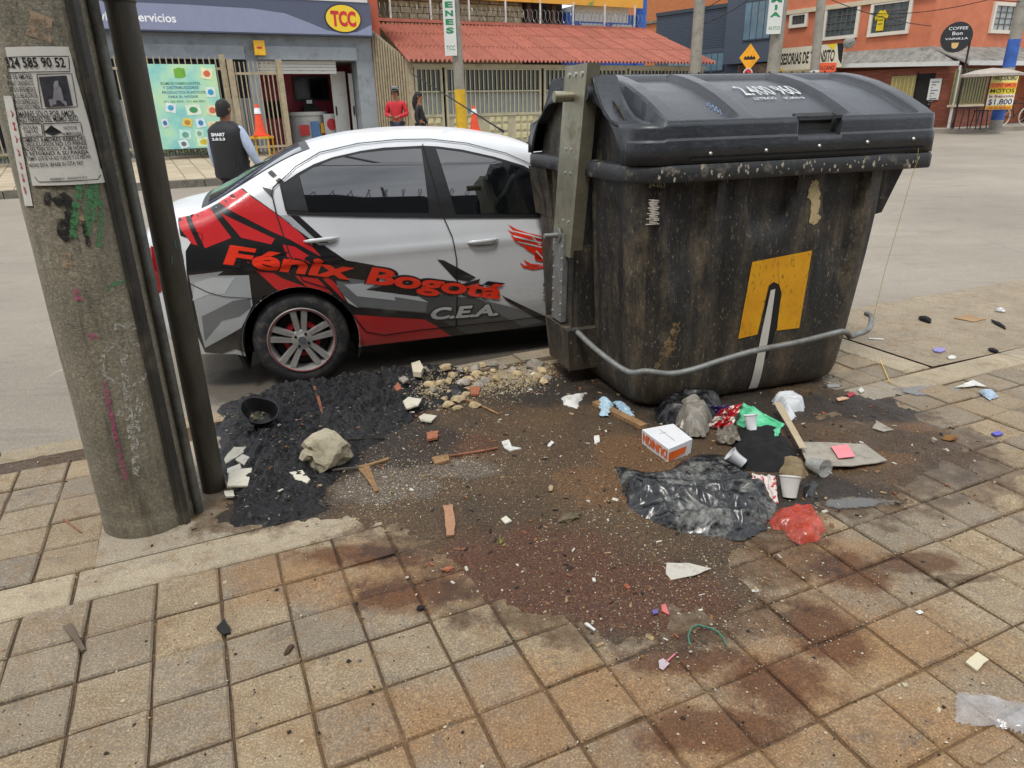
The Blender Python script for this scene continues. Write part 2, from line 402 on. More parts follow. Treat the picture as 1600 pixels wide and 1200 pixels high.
proto = [t.build('paving_tile', mt_tile, walk, True, 25) for t in TM]
for p in proto: p.hide_render = False
cand = []
for i in range(-13, 42):
    for j in range(-9, 18):
        if j == -1: continue
        ce = LT(i+.5, j+.5)
        if min(j, j+.0) < kerb_j(i+.5)+.75: continue
        if 1.91 <= i+.5 <= 4.9 and -6 < j+.5 < -1: continue
        if j < -1 and i >= 23: continue
        d = (ce-O0); f = d.y*_c-d.z*_s
        if f < .02:
            if d.length < 3.2: cand.append((1000+d.length, i, j, ce))
            continue
        u = F*d.x/f; v = F*(-d.y*_s-d.z*_c)/f
        px, py = 800+u, 600+v
        if not (-1500 < px < 2900 and 380 < py < 4000): continue
        cand.append((d.length+(0 if -60 < px < 1660 and 380 < py < 1260 else 1000), i, j, ce))
ins = sdist([(c[3].x, c[3].y) for c in cand], DIRT2)[0]
vis = sorted([c+(s,) for c, s in zip(cand, ins) if s < .14]); hid = [c for c, s in zip(cand, ins) if s >= .14]
def place_tile(ce, i, j):
    z = random.gauss(0, .0024)
    return dict(loc=(ce.x, ce.y, z), rot=(random.gauss(0, .010), random.gauss(0, .010), GA+random.choice((0, 1, 2, 3))*math.pi/2+random.gauss(0, .004)))
use = set()
for k_, (d_, i, j, ce, s_) in enumerate(vis[:292]):
    q = random.randrange(6); a = place_tile(ce, i, j)
    if q not in use:
        use.add(q); o = proto[q]; o.location, o.rotation_euler = a['loc'], a['rot']
    else: o = sharewith(proto[q], 'paving_tile', walk, a['loc'], a['rot'])
rest = [(c[3], c[1], c[2]) for c in vis[292:]]+[(c[3], c[1], c[2]) for c in hid]
mb = MB()
for ce, i, j in rest:
    a = place_tile(ce, i, j); Mx = Matrix.LocRotScale(Vector(a['loc']), Matrix.Rotation(a['rot'][2], 3, 'Z').to_quaternion(), None); t = TM[random.randrange(6)]
    mb.add([Mx@Vector(v) for v in t.v], t.f)
tag(mb.build('paving_tiles', mt_tile, walk, True, 25), kind='stuff')
# border slabs, pole pad, concrete strip and apron at the right, kerb stones
def lslab(name, i0, i1, j0, j1, mat, z=0., g=.006, th=.06, jit=0):
    mb = MB(); b = .006; j_ = lambda: random.uniform(-.002, .002)
    def rg(ins_, zz): return [LT(i0, j1, zz)+_lt(ins_+g, ins_+g), LT(i1, j1, zz)+_lt(-ins_-g, ins_+g), LT(i1, j0, zz)+_lt(-ins_-g, -ins_-g), LT(i0, j0, zz)+_lt(ins_+g, -ins_-g)]
    A, B, C_ = rg(0, z-th), rg(0, z-b), rg(b, z)
    mb.add(A+B+C_, [(i, (i+1) % 4, 4+(i+1) % 4, 4+i) for i in range(4)]+[(4+i, 4+(i+1) % 4, 8+(i+1) % 4, 8+i) for i in range(4)]+[(8, 9, 10, 11)])
    return mb.build(name, mat, walk, True, 25)
def _lt(a, b): return Vector((a*math.cos(GA)-b*math.sin(GA), a*math.sin(GA)+b*math.cos(GA), 0))
for i0 in (-8.3, -3.3, 1.7, 6.7): lslab('border_slab', i0, i0+5, -1, 0, mt_slab, random.uniform(-.001, .001))
lslab('border_slab', 11.7, 16.7, -1, 0, mt_slab); [lslab('border_slab', q0, q0+5.2, -1, 0, mt_slab) for q0 in (16.7, 21.9, 27.1, 32.3)]
lslab('pole_pad', 1.91, 4.9, -5.9, -1, mt_slab, .001)
lslab('border_slab', 23, 24.1, -6.6, -1.05, mt_slab, .002)
mb = MB(); P = [LT(24.15, -6.75), LT(29, -6.75), LT(38, -6.65), LT(60, -6.1), LT(60, -.2), LT(24.15, -1.05)]
poly = [(p.x, p.y) for p in P]; vs, fs = cdt(poly, .22)
mb.add([Vector((x, y, .002+.004*fbm(x*1.3, y*1.3))) for x, y in vs], fs)
mb.build('concrete_apron', mt_apron, walk, True, 60)
for k_ in range(34):
    i0 = -9+k_*4.0*.35*2; i1 = i0+2.8
    if i0 > 26: break
    a0, a1 = kerb_j(i0), kerb_j(i1); mb = MB(); g = .02
    if i0 < 26:
        top = [LT(i0+g, a0+.72), LT(i1-g, a1+.72), LT(i1-g, a1), LT(i0+g, a0)]
        zt = .004+random.uniform(-.004, .004)
        mb.add([Vector((p.x, p.y, -.2)) for p in top]+[Vector((p.x, p.y, zt)) for p in top], [(0, 1, 5, 4), (1, 2, 6, 5), (2, 3, 7, 6), (3, 0, 4, 7), (4, 5, 6, 7)])
        mb.build('kerb_stone', mt_kerb, walk)
# raised bars of the tactile tiles at the bottom right
for i, j in ((12, 8), (13, 8), (11, 8), (14, 8)):
    for q in (.28, .72):
        mb = MB(); pl = []
        for t in range(12):
            a = t*math.pi/6; sx = .055 if math.cos(a) > 0 else -.055
            pl.append((sx+.017*math.cos(a), .017*math.sin(a)))
        cc = LT(i+.5, j+q, 0); R2 = lambda x, y, z: Vector((cc.x+x*math.cos(GA)-y*math.sin(GA), cc.y+x*math.sin(GA)+y*math.cos(GA), z))
        n_ = len(pl)
        mb.add([R2(x, y, -.002) for x, y in pl]+[R2(x*.95, y*.85, .006) for x, y in pl], [(t, (t+1) % n_, n_+(t+1) % n_, n_+t) for t in range(n_)]+[tuple(range(n_, 2*n_))])
        mb.build('raised_bar', mt_tile, walk, True, 30)

# damp dirt over the paving ------------------------------------------------
k = NT('damp dirt'); co = k.coord(True)
n1 = k.noise(co, 2.4, 7, .65); n2 = k.noise(co, 28, 7, .75); n3 = k.noise(co, 110, 5, .75)
c = k.ramp(n1, (.3, lin('#453a2c')), (.5, lin('#574735')), (.7, lin('#64513a')))
red = k.ramp(blob_mask(k, co, [gb(830, 890, .42, .30), gb(700, 700, .3, .16), gb(990, 930, .34, .22)], .4, 4.), (0., 0.), (.5, 1.))
c = k.mix(k.math('MULTIPLY', red, .8), c, lin('#5c3b2a'))
och = k.ramp(blob_mask(k, co, [gb(1330, 720, .30, .12), gb(1000, 720, .25, .3), gb(1450, 665, .3, .1), gb(930, 760, .2, .2)], .6, 5.), (0., 0.), (.5, 1.))
c = k.mix(k.math('MULTIPLY', och, .5), c, lin('#7d5c3a'))
blk = k.ramp(blob_mask(k, co, [gb(560, 700, .55, .4), gb(900, 610, .6, .28), gb(1240, 770, .4, .16), gb(1150, 640, .7, .25), gb(420, 800, .3, .2), gb(1380, 640, .35, .2)], .45, 4.), (0., 0.), (.5, 1.))
c = k.mix(k.math('MULTIPLY', blk, .85), c, lin('#2e2a27'))
gry = k.ramp(blob_mask(k, co, [gb(600, 762, .26, .16), gb(720, 735, .22, .09)], .5, 7.), (0., 0.), (.4, 1.))
c = k.mix(k.math('MULTIPLY', gry, .7), c, lin('#6e6a66'))
c = k.mix(.6, c, k.ramp(n3, (.38, lin('#15100c')), (.5, lin('#8a7a68')), (.60, lin('#f2e6cc'))), 'OVERLAY')
c = k.mix(k.math('MULTIPLY', k.ramp(n2, (.62, 0.), (.72, 1.)), .6), c, lin('#211b17'))
k.col(c); k.rough(k.ramp(k.noise(co, 6, 6, .7), (.35, .45), (.65, .9)))
k.bump(k.math('ADD', n2, k.math('MULTIPLY', n3, .6)), .8, .008); mt_dirt = k.m
TARN = np.array([tuple(G(*q).xy) for q in [(338, 650), (345, 632), (420, 602), (480, 598), (560, 580), (640, 574), (700, 572), (745, 585), (735, 605), (690, 640), (640, 668), (600, 690), (560, 730), (525, 765), (522, 800), (470, 815), (420, 826), (372, 822), (350, 790), (340, 720)]])
def base_z(x, y, w=.05):
    i, j = ILT(x, y); t = (j-kerb_j(i))*.2
    return 0. if t > 0 else (road_z(max(4, y))+.001)*smooth(0, w, -t)
def dirt_h(x, y, d):
    return base_z(x, y)+min(.008, -.0075+d*.085)+.0045*fbm(x*9, y*9, 1.3, 5)+.003*fbm(x*34, y*34, 4.4, 3)+.007*max(0, fbm(x*3, y*3, 7))
PUD = [(*G(1335, 787).xy, .15, .045), (*G(1450, 611).xy, .19, .075), (*G(1300, 604).xy, .06, .03)]
def dirt_mesh(PL):
    x0, y0 = PL.min(0)-.2; x1, y1 = PL.max(0)+.2; st = .016
    nx, ny = int((x1-x0)/st), int((y1-y0)/st)
    gx, gy = np.meshgrid(x0+np.arange(nx+1)*st, y0+np.arange(ny+1)*st)
    sd_ = sdist(np.c_[gx.ravel(), gy.ravel()], PL)[0].reshape(gx.shape)
    mb = MB(); idx = -np.ones(gx.shape, int); vs = []
    for b in range(ny+1):
        for a in range(nx+1):
            d = sd_[b, a]
            if d > -.12:
                x, y = gx[b, a], gy[b, a]; idx[b, a] = len(vs); h = dirt_h(x, y, d)
                if d < .02: h = min(h, base_z(x, y)+.0025+.004*fbm(x*30, y*30))
                for px_, py_, rx, ry in PUD:
                    q = ((x-px_)/rx)**2+((y-py_)/ry)**2
                    h -= .012*smooth(1.6, .4, q) if False else .012*(1-smooth(.4, 1.7, q))
                vs.append((x, y, h))
    mb.v = vs
    for b in range(ny):
        for a in range(nx):
            q = (idx[b, a], idx[b, a+1], idx[b+1, a+1], idx[b+1, a])
            if min(q) >= 0: mb.f.append(tuple(int(t) for t in q))
    tag(mb.build('dirt', mt_dirt, None, True, 180, fix=False), kind='stuff')
dirt_mesh(DIRT2)
dirt_mesh(np.array([tuple(G(*q).xy) for q in [(-30, 716), (60, 703), (165, 688), (165, 712), (110, 716), (60, 728), (20, 736), (-30, 742)]]))
for lab, (px_, py_, rx, ry) in zip(('shallow puddle reflecting the sky between red bag and tiles', 'shallow grey puddle on the tiles right of the container', 'small puddle at the right bottom corner of the container'), PUD):
    k = NT('puddle water'); co = k.coord(); k.b.inputs['Base Color'].default_value = lin('#57524a'); k.rough(.05); k.b.inputs['IOR'].default_value = 1.9
    ln = k.n('VectorMath', operation='LENGTH'); mpn = k.n('Mapping'); mpn.inputs[3].default_value = (1/rx, 1/ry, 1); k.l(co, mpn.inputs[0]); k.l(mpn.outputs[0], ln.inputs[0])
    rr = k.math('ADD', ln.outputs['Value'], k.math('MULTIPLY', k.math('SUBTRACT', k.noise(co, 16, 7, .7), .5), 1.5))
    k.l(k.ramp(rr, (.72, 1.), (1.05, 0.)), k.b.inputs['Alpha']); k.bump(k.noise(co, 30, 3, .5), .03, .002)
    mb = MB((px_, py_, 0)); n = 48; ring = [Vector((px_+rx*1.35*math.cos(2*math.pi*t/n), py_+ry*1.35*math.sin(2*math.pi*t/n), .0042)) for t in range(n)]
    mb.add(ring, [tuple(range(n))])
    tag(mb.build('puddle', k.m, fix=False), kind='structure')
# burnt tar-like heap -------------------------------------------------------
k = NT('wet black ash'); co = k.coord(True); n2 = k.noise(co, 38, 8, .75, .8); n3 = k.noise(co, 150, 5, .7)
c = k.ramp(k.noise(co, 9, 6, .7), (.3, lin('#0d0d0f')), (.7, lin('#1f1e21')))
c = k.mix(k.math('MULTIPLY', k.ramp(n2, (.60, 0.), (.70, 1.)), .5), c, lin('#55504c'))
c = k.mix(k.math('MULTIPLY', k.ramp(n3, (.66, 0.), (.72, 1.)), .5), c, lin('#8a8478'))
k.col(c); k.rough(k.ramp(n2, (.35, .18), (.65, .55))); k.b.inputs['Coat Weight'].default_value = .1; k.b.inputs['Coat Roughness'].default_value = .3; k.b.inputs['Specular IOR Level'].default_value = .5
k.bump(k.math('ADD', n2, k.math('MULTIPLY', n3, .5)), 1., .012); mt_ash = k.m
x0, y0 = TARN.min(0)-.06; x1, y1 = TARN.max(0)+.06; st = .0075; nx, ny = int((x1-x0)/st), int((y1-y0)/st)
gx, gy = np.meshgrid(x0+np.arange(nx+1)*st, y0+np.arange(ny+1)*st); sa = sdist(np.c_[gx.ravel(), gy.ravel()], TARN)[0].reshape(gx.shape)
def ash_h(x, y, d):
    e = min(1, max(0, d/.22)); w = x+.05*fbm(x*6, y*6, 9), y+.05*fbm(x*6, y*6, 5)
    r = 1-abs(fbm(w[0]*9, w[1]*9, 2, 4))
    return base_z(x, y, .22)-.012+.028*smooth(-.05, .1, d)+e*(.042+.034*fbm(x*4, y*4, 8, 3)+.06*(r-.6)+.026*fbm(x*26, y*26, 1, 5))
mb = MB(); idx = -np.ones(gx.shape, int); vs = []
for b in range(ny+1):
    for a in range(nx+1):
        d = sa[b, a]+.05*fbm(gx[b, a]*7, gy[b, a]*7, 11, 4)
        if d > -.045: idx[b, a] = len(vs); vs.append((gx[b, a], gy[b, a], ash_h(gx[b, a], gy[b, a], d)))
mb.v = vs
for b in range(ny):
    for a in range(nx):
        q = (idx[b, a], idx[b, a+1], idx[b+1, a+1], idx[b+1, a])
        if min(q) >= 0: mb.f.append(tuple(int(t) for t in q))
tag(mb.build('ash_heap', mt_ash, None, True, 180, fix=False), kind='stuff')
def gz(x, y):
    """height of the ground cover at a point"""
    d = float(sdist([(x, y)], DIRT2)[0][0]); z = base_z(x, y)
    if d > 0: z = max(z, dirt_h(x, y, d))
    a = float(sdist([(x, y)], TARN)[0][0])
    if a > -.02: z = max(z, ash_h(x, y, a))
    return z
# loose grit: small pale stones on the dirt and thinly on the tiles; burnt flakes on the heap
OCT = [Vector(v) for v in ((1, 0, 0), (-1, 0, 0), (0, 1, 0), (0, -1, 0), (0, 0, .8), (0, 0, -.6))]; OF = [(0, 2, 4), (2, 1, 4), (1, 3, 4), (3, 0, 4), (2, 0, 5), (1, 2, 5), (3, 1, 5), (0, 3, 5)]
def pebble(mb, p, r):
    R = Matrix.Rotation(random.uniform(0, 6.3), 3, random.choice('XYZ'))@Matrix.Rotation(random.uniform(0, 6.3), 3, 'Z')
    mb.add([p+(R@Vector((v.x*random.uniform(.6, 1.2), v.y*random.uniform(.6, 1.2), v.z*random.uniform(.5, 1.1))))*r for v in OCT], OF)
gm = [MB() for _ in range(3)]; cnt = 0
spots = [(G(600, 765).xy, .13, 3600), (G(720, 735).xy, .12, 1500), (G(900, 800).xy, .45, 2600), (G(1000, 870).xy, .28, 1500), (G(1050, 950).xy, .3, 1100), (G(640, 700).xy, .22, 1200), (G(1180, 930).xy, .25, 900), (G(1250, 1020).xy, .35, 500), (G(800, 700).xy, .35, 700), (G(800, 585).xy, .2, 500), (G(1300, 680).xy, .5, 500), (G(700, 1000).xy, .9, 700), (G(400, 950).xy, .7, 350), (G(1400, 960).xy, .5, 400), (G(1500, 560).xy, 1.2, 200)]
pts = []
for ce, sg, nn_ in spots:
    for _ in range(nn_):
        pts.append((random.gauss(ce.x, sg), random.gauss(ce.y, sg)))
dA = sdist(pts, DIRT2)[0]; aA = sdist(pts, TARN)[0]
for (x, y), d, a in zip(pts, dA, aA):
    if a > .03: continue
    z = max(base_z(x, y), dirt_h(x, y, d)) if d > 0 else base_z(x, y)
    r = min(.007, .0013*math.exp(random.gauss(.35, .5)))
    pebble(gm[random.choices((0, 1, 2), (5, 3, 2))[0]], Vector((x, y, z+r*.3)), r)
for mb, cl, nm in zip(gm, ('#b5aa95', '#8f7853', '#625c55'), ('pale grit', 'tan grit', 'grey grit')):
    tag(mb.build('gravel', M(nm, cl, .85, var=.35, sc=80, world=True), fix=False), kind='stuff')
fl = [MB() for _ in range(3)]
for _ in range(4200):
    q = random.random(); x = random.uniform(TARN[:, 0].min(), TARN[:, 0].max()); y = random.uniform(TARN[:, 1].min(), TARN[:, 1].max())
    pts_ok = float(sdist([(x, y)], TARN)[0][0])
    if pts_ok < .0: continue
    z = ash_h(x, y, pts_ok); r = random.uniform(.003, .013); a = random.uniform(0, 6.3); R = Matrix.Rotation(random.gauss(0, .6), 3, 'X')@Matrix.Rotation(a, 3, 'Z')
    w = r*random.uniform(.25, .8)
    fl[random.choices((0, 1, 2), (8, 2, 1))[0]].box(Vector((x, y, z+.002)), (r*1.4, w*.8, .002), R=Matrix.Rotation(a, 3, 'Z')@Matrix.Rotation(random.gauss(0, .5), 3, 'X'))
for mb, cl, nm in zip(fl, ('#17171a', '#4a423a', '#8d8576'), ('black flakes', 'brown flakes', 'pale flakes')):
    tag(mb.build('ash_flakes', M(nm, cl, .5, var=.3, sc=60, world=True), fix=False), kind='stuff')

for nm, cl, n_ in (('paper bits', '#bdb8ac', 120), ('wood bits', '#7d5a3a', 150), ('dark bits', '#221e1b', 200), ('tan bits', '#97805c', 120), ('brick bits', '#8a4f38', 60)):
    mb = MB(); cnt_ = 0
    while cnt_ < n_:
        x, y = random.uniform(DIRT2[:, 0].min(), DIRT2[:, 0].max()), random.uniform(DIRT2[:, 1].min(), DIRT2[:, 1].max()); d = float(sdist([(x, y)], DIRT2)[0][0])
        if d < -.03: continue
        cnt_ += 1; z = gz(x, y); r = random.uniform(.004, .013); mb.box(Vector((x, y, z+.002)), (r*2, r*random.uniform(.3, 1.2), random.uniform(.0015, .005)), R=Matrix.Rotation(random.uniform(0, 6.3), 3, 'Z')@Matrix.Rotation(random.gauss(0, .3), 3, 'X'))
    tag(mb.build('dirt_scraps', M(nm, cl, .85, var=.3, sc=60, world=True), fix=False), kind='stuff')
# ================================================================== CONTAINER
DO, DA = Vector((.62, 3.22, 0)), 18.
dumpster = thing('waste_container', 'large black plastic street waste container with yellow patch and white capacity lettering on its lid', 'waste container', DO, rad(DA))
_ex = Vector((math.cos(rad(DA)), math.sin(rad(DA)))); _ey = Vector((-_ex.y, _ex.x))
def dF(px, py, y=0.):           # photo pixel on the plane y = const of the container -> (x, z)
    pl = Plane(DO.xy+_ey*y, DA); return pl.sz(px, py)
def dL(px, py, x=0.):           # on the plane x = const -> (y, z)
    pl = Plane(DO.xy+_ex*x, DA+90); s, z = pl.sz(px, py); return s, z
k = NT('black container plastic'); co = k.coord()
n1 = k.noise(co, 3, 7, .7); st_ = k.noise(k.coord(False, (5, 5, 1.7)), 2.2, 9, .76); fn_ = k.noise(k.coord(False, (30, 30, 9)), 3, 6, .7); fl_ = k.noise(co, 70, 4, .7)
c = k.ramp(n1, (.3, lin('#151617')), (.7, lin('#232425')))
c = k.mix(k.math('MULTIPLY', k.ramp(st_, (.50, 0.), (.66, 1.)), .38), c, lin('#5f5342'))
sp = k.n('SeparateXYZ'); k.l(co, sp.inputs[0])
low = k.ramp(k.math('ADD', sp.outputs[2], k.math('MULTIPLY', k.math('SUBTRACT', n1, .5), .9)), (.0, 1.), (.55, 0.))
c = k.mix(k.math('MULTIPLY', low, .4), c, lin('#574c3b'))
c = k.mix(k.math('MULTIPLY', k.ramp(fn_, (.60, 0.), (.70, 1.)), .55), c, lin('#94876f'))
c = k.mix(k.math('MULTIPLY', k.ramp(fl_, (.70, 0.), (.74, 1.)), .7), c, lin('#a39c8c'))
c = k.mix(k.math('MULTIPLY', k.ramp(k.noise(k.coord(False, (6, 6, 1.4)), 4, 6, .75), (.62, 0.), (.70, 1.)), .75), c, lin('#0e0e0f'))
cw = k.ramp(k.noise(k.coord(False, (7, 7, .25)), 1.3, 3, .5), (.46, 0.), (.58, 1.)); pw = k.ramp(k.noise(k.coord(False, (3, 3, 2)), 3.1, 9, .78), (.42, 0.), (.62, 1.))
c = k.mix(k.math('MULTIPLY', k.math('MULTIPLY', cw, pw), .5), c, lin('#7a6c55'))
c = k.mix(k.math('MULTIPLY', k.ramp(k.noise(k.coord(False, (24, 24, 10)), 3, 6, .75), (.60, 0.), (.66, 1.)), .6), c, lin('#a99e8b'))
k.col(c); k.rough(k.ramp(n1, (.3, .42), (.7, .7))); k.bump(k.math('ADD', fl_, st_), .35, .006); mt_bin = k.m
k = NT('lid plastic'); co = k.coord(); n1 = k.noise(co, 3.2, 7, .7); fl_ = k.noise(k.coord(False, (4, 14, 14)), 6, 7, .75); sc_ = k.noise(co, 55, 5, .75)
c = k.ramp(n1, (.3, lin('#2c2f33')), (.7, lin('#3c4046')))
c = k.mix(k.math('MULTIPLY', k.ramp(fl_, (.5, 0.), (.75, 1.)), .35), c, lin('#6b6d70'))
c = k.mix(k.math('MULTIPLY', k.ramp(sc_, (.68, 0.), (.74, 1.)), .6), c, lin('#9a9a98'))
k.col(c); k.rough(k.ramp(fl_, (.3, .24), (.7, .45))); k.bump(k.math('ADD', n1, sc_), .18, .006); mt_lid = k.m
mt_rim = M('rim plastic', '#27292b', .5, var=.25, sc=8, dirt='#9b927f', dirt_amt=.22, dsc=13, bump=.4, bsc=60)
mt_steel = M('galvanised steel', '#9a9784', .42, .75, .2, 9, dirt='#6d6650', dirt_amt=.35, dsc=6, bump=.15, bsc=90)
mt_zinc = M('grey zinc bar', '#8f9290', .5, .6, .2, 14, dirt='#6a6153', dirt_amt=.45, dsc=9, bump=.2, bsc=60)
mt_bolt = M('bolt zinc', '#c9c9c4', .35, .7)
BZ = (0, .02, .05, .10, .15, .31, .73, .95, 1.2)
bxl = lambda z: interp(z, BZ, (.12, .085, .06, .045, .04, .03, .01, 0, -.01))
bxr = lambda z: interp(z, BZ, (1.28, 1.33, 1.36, 1.375, 1.38, 1.405, 1.46, 1.478, 1.485))
byf = lambda z: interp(z, BZ, (.13, .085, .06, .05, .045, .04, .035, .03, .03))
def rrect(x0, x1, y0, y1, r, nc=8, ns=(40, 34), r2=None):
    """rounded rectangle with outward normals, starting at the front-left corner"""
    out_ = []; rl = r; r2 = r if r2 is None else r2
    for (cx, cy, a0), nseg in zip(((x0+rl, y0+rl, 180), (x1-r2, y0+r2, 270), (x1-r2, y1-r2, 0), (x0+rl, y1-rl, 90)), (ns[0], ns[1], ns[0], ns[1])):
        r = rl if a0 in (180, 90) else r2
        for t in range(nc+1):
            a = rad(a0+90*t/nc); out_.append((cx+r*math.cos(a), cy+r*math.sin(a), math.cos(a), math.sin(a)))
        a = rad(a0+90); p = (cx+r*math.cos(a), cy+r*math.sin(a))
        nx_ = {180: (x1-r2, y0), 270: (x1, y1-r2), 0: (x0+rl, y1), 90: (x0, y0+rl)}[a0]
        for t in range(1, nseg):
            q = t/nseg; out_.append((p[0]+(nx_[0]-p[0])*q, p[1]+(nx_[1]-p[1])*q, math.cos(a), math.sin(a)))
    return out_
def box_in(v, a, b, e): return smooth(a-e, a+e, v)*smooth(b+e, b-e, v) if False else smooth(a-e, a+e, v)*(1-smooth(b-e, b+e, v))
def front_rec(x, z):
    d = 0.
    for xa, xb, xc in ((.14, .40, .27), (.56, .86, .72), (1.02, 1.32, 1.17)):
        w = (z-.62)/.5
        d += .04*box_in(x, xc-(.08+.05*w), xc+(.08+.05*w), .012)*smooth(.52 if xc != .72 else .84, .92 if xc != .72 else .98, z)
    d += .012*box_in(x, .44, .50, .02)+.012*box_in(x, 1.36, 1.42, .01)*box_in(z, .2, 1.3, .05)
    d -= .010*box_in(x, .22, .42, .03)*box_in(z, -1, .55, .05)
    return d
def end_rec(y, z):
    return .035*box_in(y, .56, .98, .015)*box_in(z, .34, 2, .03)+.018*box_in(y, .24, .44, .02)*box_in(z, .2, 1.06, .04)
def body_pt(i, z, P):
    x, y, nx_, ny_ = P; d = 0.
    if ny_ < -.9: d = front_rec(x, z)
    elif nx_ < -.9: d = end_rec(y, z)
    elif nx_ > .9: d = end_rec(1.5-y, z)
    return Vector((x-nx_*d, y-ny_*d, z))
mb = MB(); zs = [0, .01, .025, .045, .07, .1]+[.1+1.1*t/44 for t in range(1, 45)]; N_ = None
for z in zs:
    r = .16-.02*(1-z)
    ring = rrect(bxl(z), bxr(z), byf(z), 1.5-byf(z), r, 8, (64, 44)); N_ = len(ring)
    mb.v += [tuple(body_pt(i, z, P)) for i, P in enumerate(ring)]
for a in range(len(zs)-1):
    mb.f += [(a*N_+i, a*N_+(i+1) % N_, (a+1)*N_+(i+1) % N_, (a+1)*N_+i) for i in range(N_)]
mb.f.append(tuple(range(N_-1, -1, -1)))
body = mb.build('body', mt_bin, dumpster, True, 40)
def front_y(x, z): return byf(z)+front_rec(x, z)
# rim
mb = MB(); prof = [(.10, 1.165), (.0, 1.172), (-.004, 1.18), (-.004, 1.232), (.004, 1.246), (.05, 1.250), (.15, 1.250)]
for ins_, z in prof:
    ring = rrect(-.05+ins_, 1.665-ins_, -.02+ins_, 1.52-ins_, max(.03, .19-ins_), 8, (40, 30), max(.012, .05-ins_)); n_ = len(ring); mb.v += [(p[0], p[1], z) for p in ring]
for a in range(len(prof)-1): mb.f += [(a*n_+i, a*n_+(i+1) % n_, (a+1)*n_+(i+1) % n_, (a+1)*n_+i) for i in range(n_)]
rim = mb.build('rim', mt_rim, dumpster, True, 35)
mb = MB()
for _ in range(60):                         # crusted splashes along the rim
    x = random.uniform(.05, 1.6); z = random.uniform(1.185, 1.235); r = random.uniform(.003, .011); n_ = 9
    pl = [Vector((x+r*random.uniform(.4, 1.1)*math.cos(t*.7), -.0255, z+r*random.uniform(.5, 1.8)*math.sin(t*.7))) for t in range(n_)]
    mb.add(pl, [tuple(range(n_))])
for x, y, r in ((.02, .07, .03), (-.0545, .25, .02)):
    for q in range(4): pass
tag(mb.build('splash', paint_decal('bird splash', '#a9a391', .75, 70), rim, fix=False), kind='stuff')
# gussets under the rim
for nm, P in (('gusset', [(1.478, .10), (1.478, .34), (1.60, .34), (1.60, .10)]), ('gusset', [(-.04, 1.12), (-.04, 1.42), (.02, 1.42), (.02, 1.12)])):
    mb = MB(); (xa, ya), _, (xb, yb), _ = P; s_ = 1 if xa > 1 else -1
    if s_ > 0: mb.hexa([(1.44, ya, .93), (1.497, ya, .94), (1.497, yb, .94), (1.44, yb, .93), (1.44, ya, 1.17), (1.60, ya, 1.17), (1.60, yb, 1.17), (1.44, yb, 1.17)])
    else: mb.hexa([(.0, ya, .88), (.06, ya, .88), (.06, yb, .88), (.0, yb, .88), (-.045, ya, 1.17), (.06, ya, 1.17), (.06, yb, 1.17), (-.045, yb, 1.17)])
    mb.build('gusset', mt_bin, dumpster)
# the two lids (front and its mirror at the back)
LY = (0, .03, .07, .14, .25, .40, .55, .66, .74); LZ = (1.43, 1.447, 1.466, 1.500, 1.548, 1.601, 1.638, 1.655, 1.658)
RIBS = (.14, .535, 1.16, 1.60)
def lid_z(x, y):
    z = float(np.interp(y, LY, LZ)); rb = 0.
    for r in RIBS: rb = max(rb, smooth(.062, .036, abs(x-r)) if False else 1-smooth(.036, .062, abs(x-r)))
    inner = smooth(.015, .05, y)*(1-smooth(.66, .70, y))
    z -= .034*(1-rb)*inner
    if x < .105:
        w = 1-smooth(.082, .102, x)
        zs_ = float(np.interp(y, (0, .06, .20, .28, .36, .43, .48, .74), (1.420, 1.420, 1.425, 1.445, 1.495, 1.565, 1.648, 1.658)))
        z = z*(1-w)+zs_*w
    return z
def arch_z(y): return float(np.interp(y, (0, .15, .19, .24, .32, .44, .60, .74), (1.25, 1.25, 1.32, 1.40, 1.47, 1.52, 1.545, 1.55)))
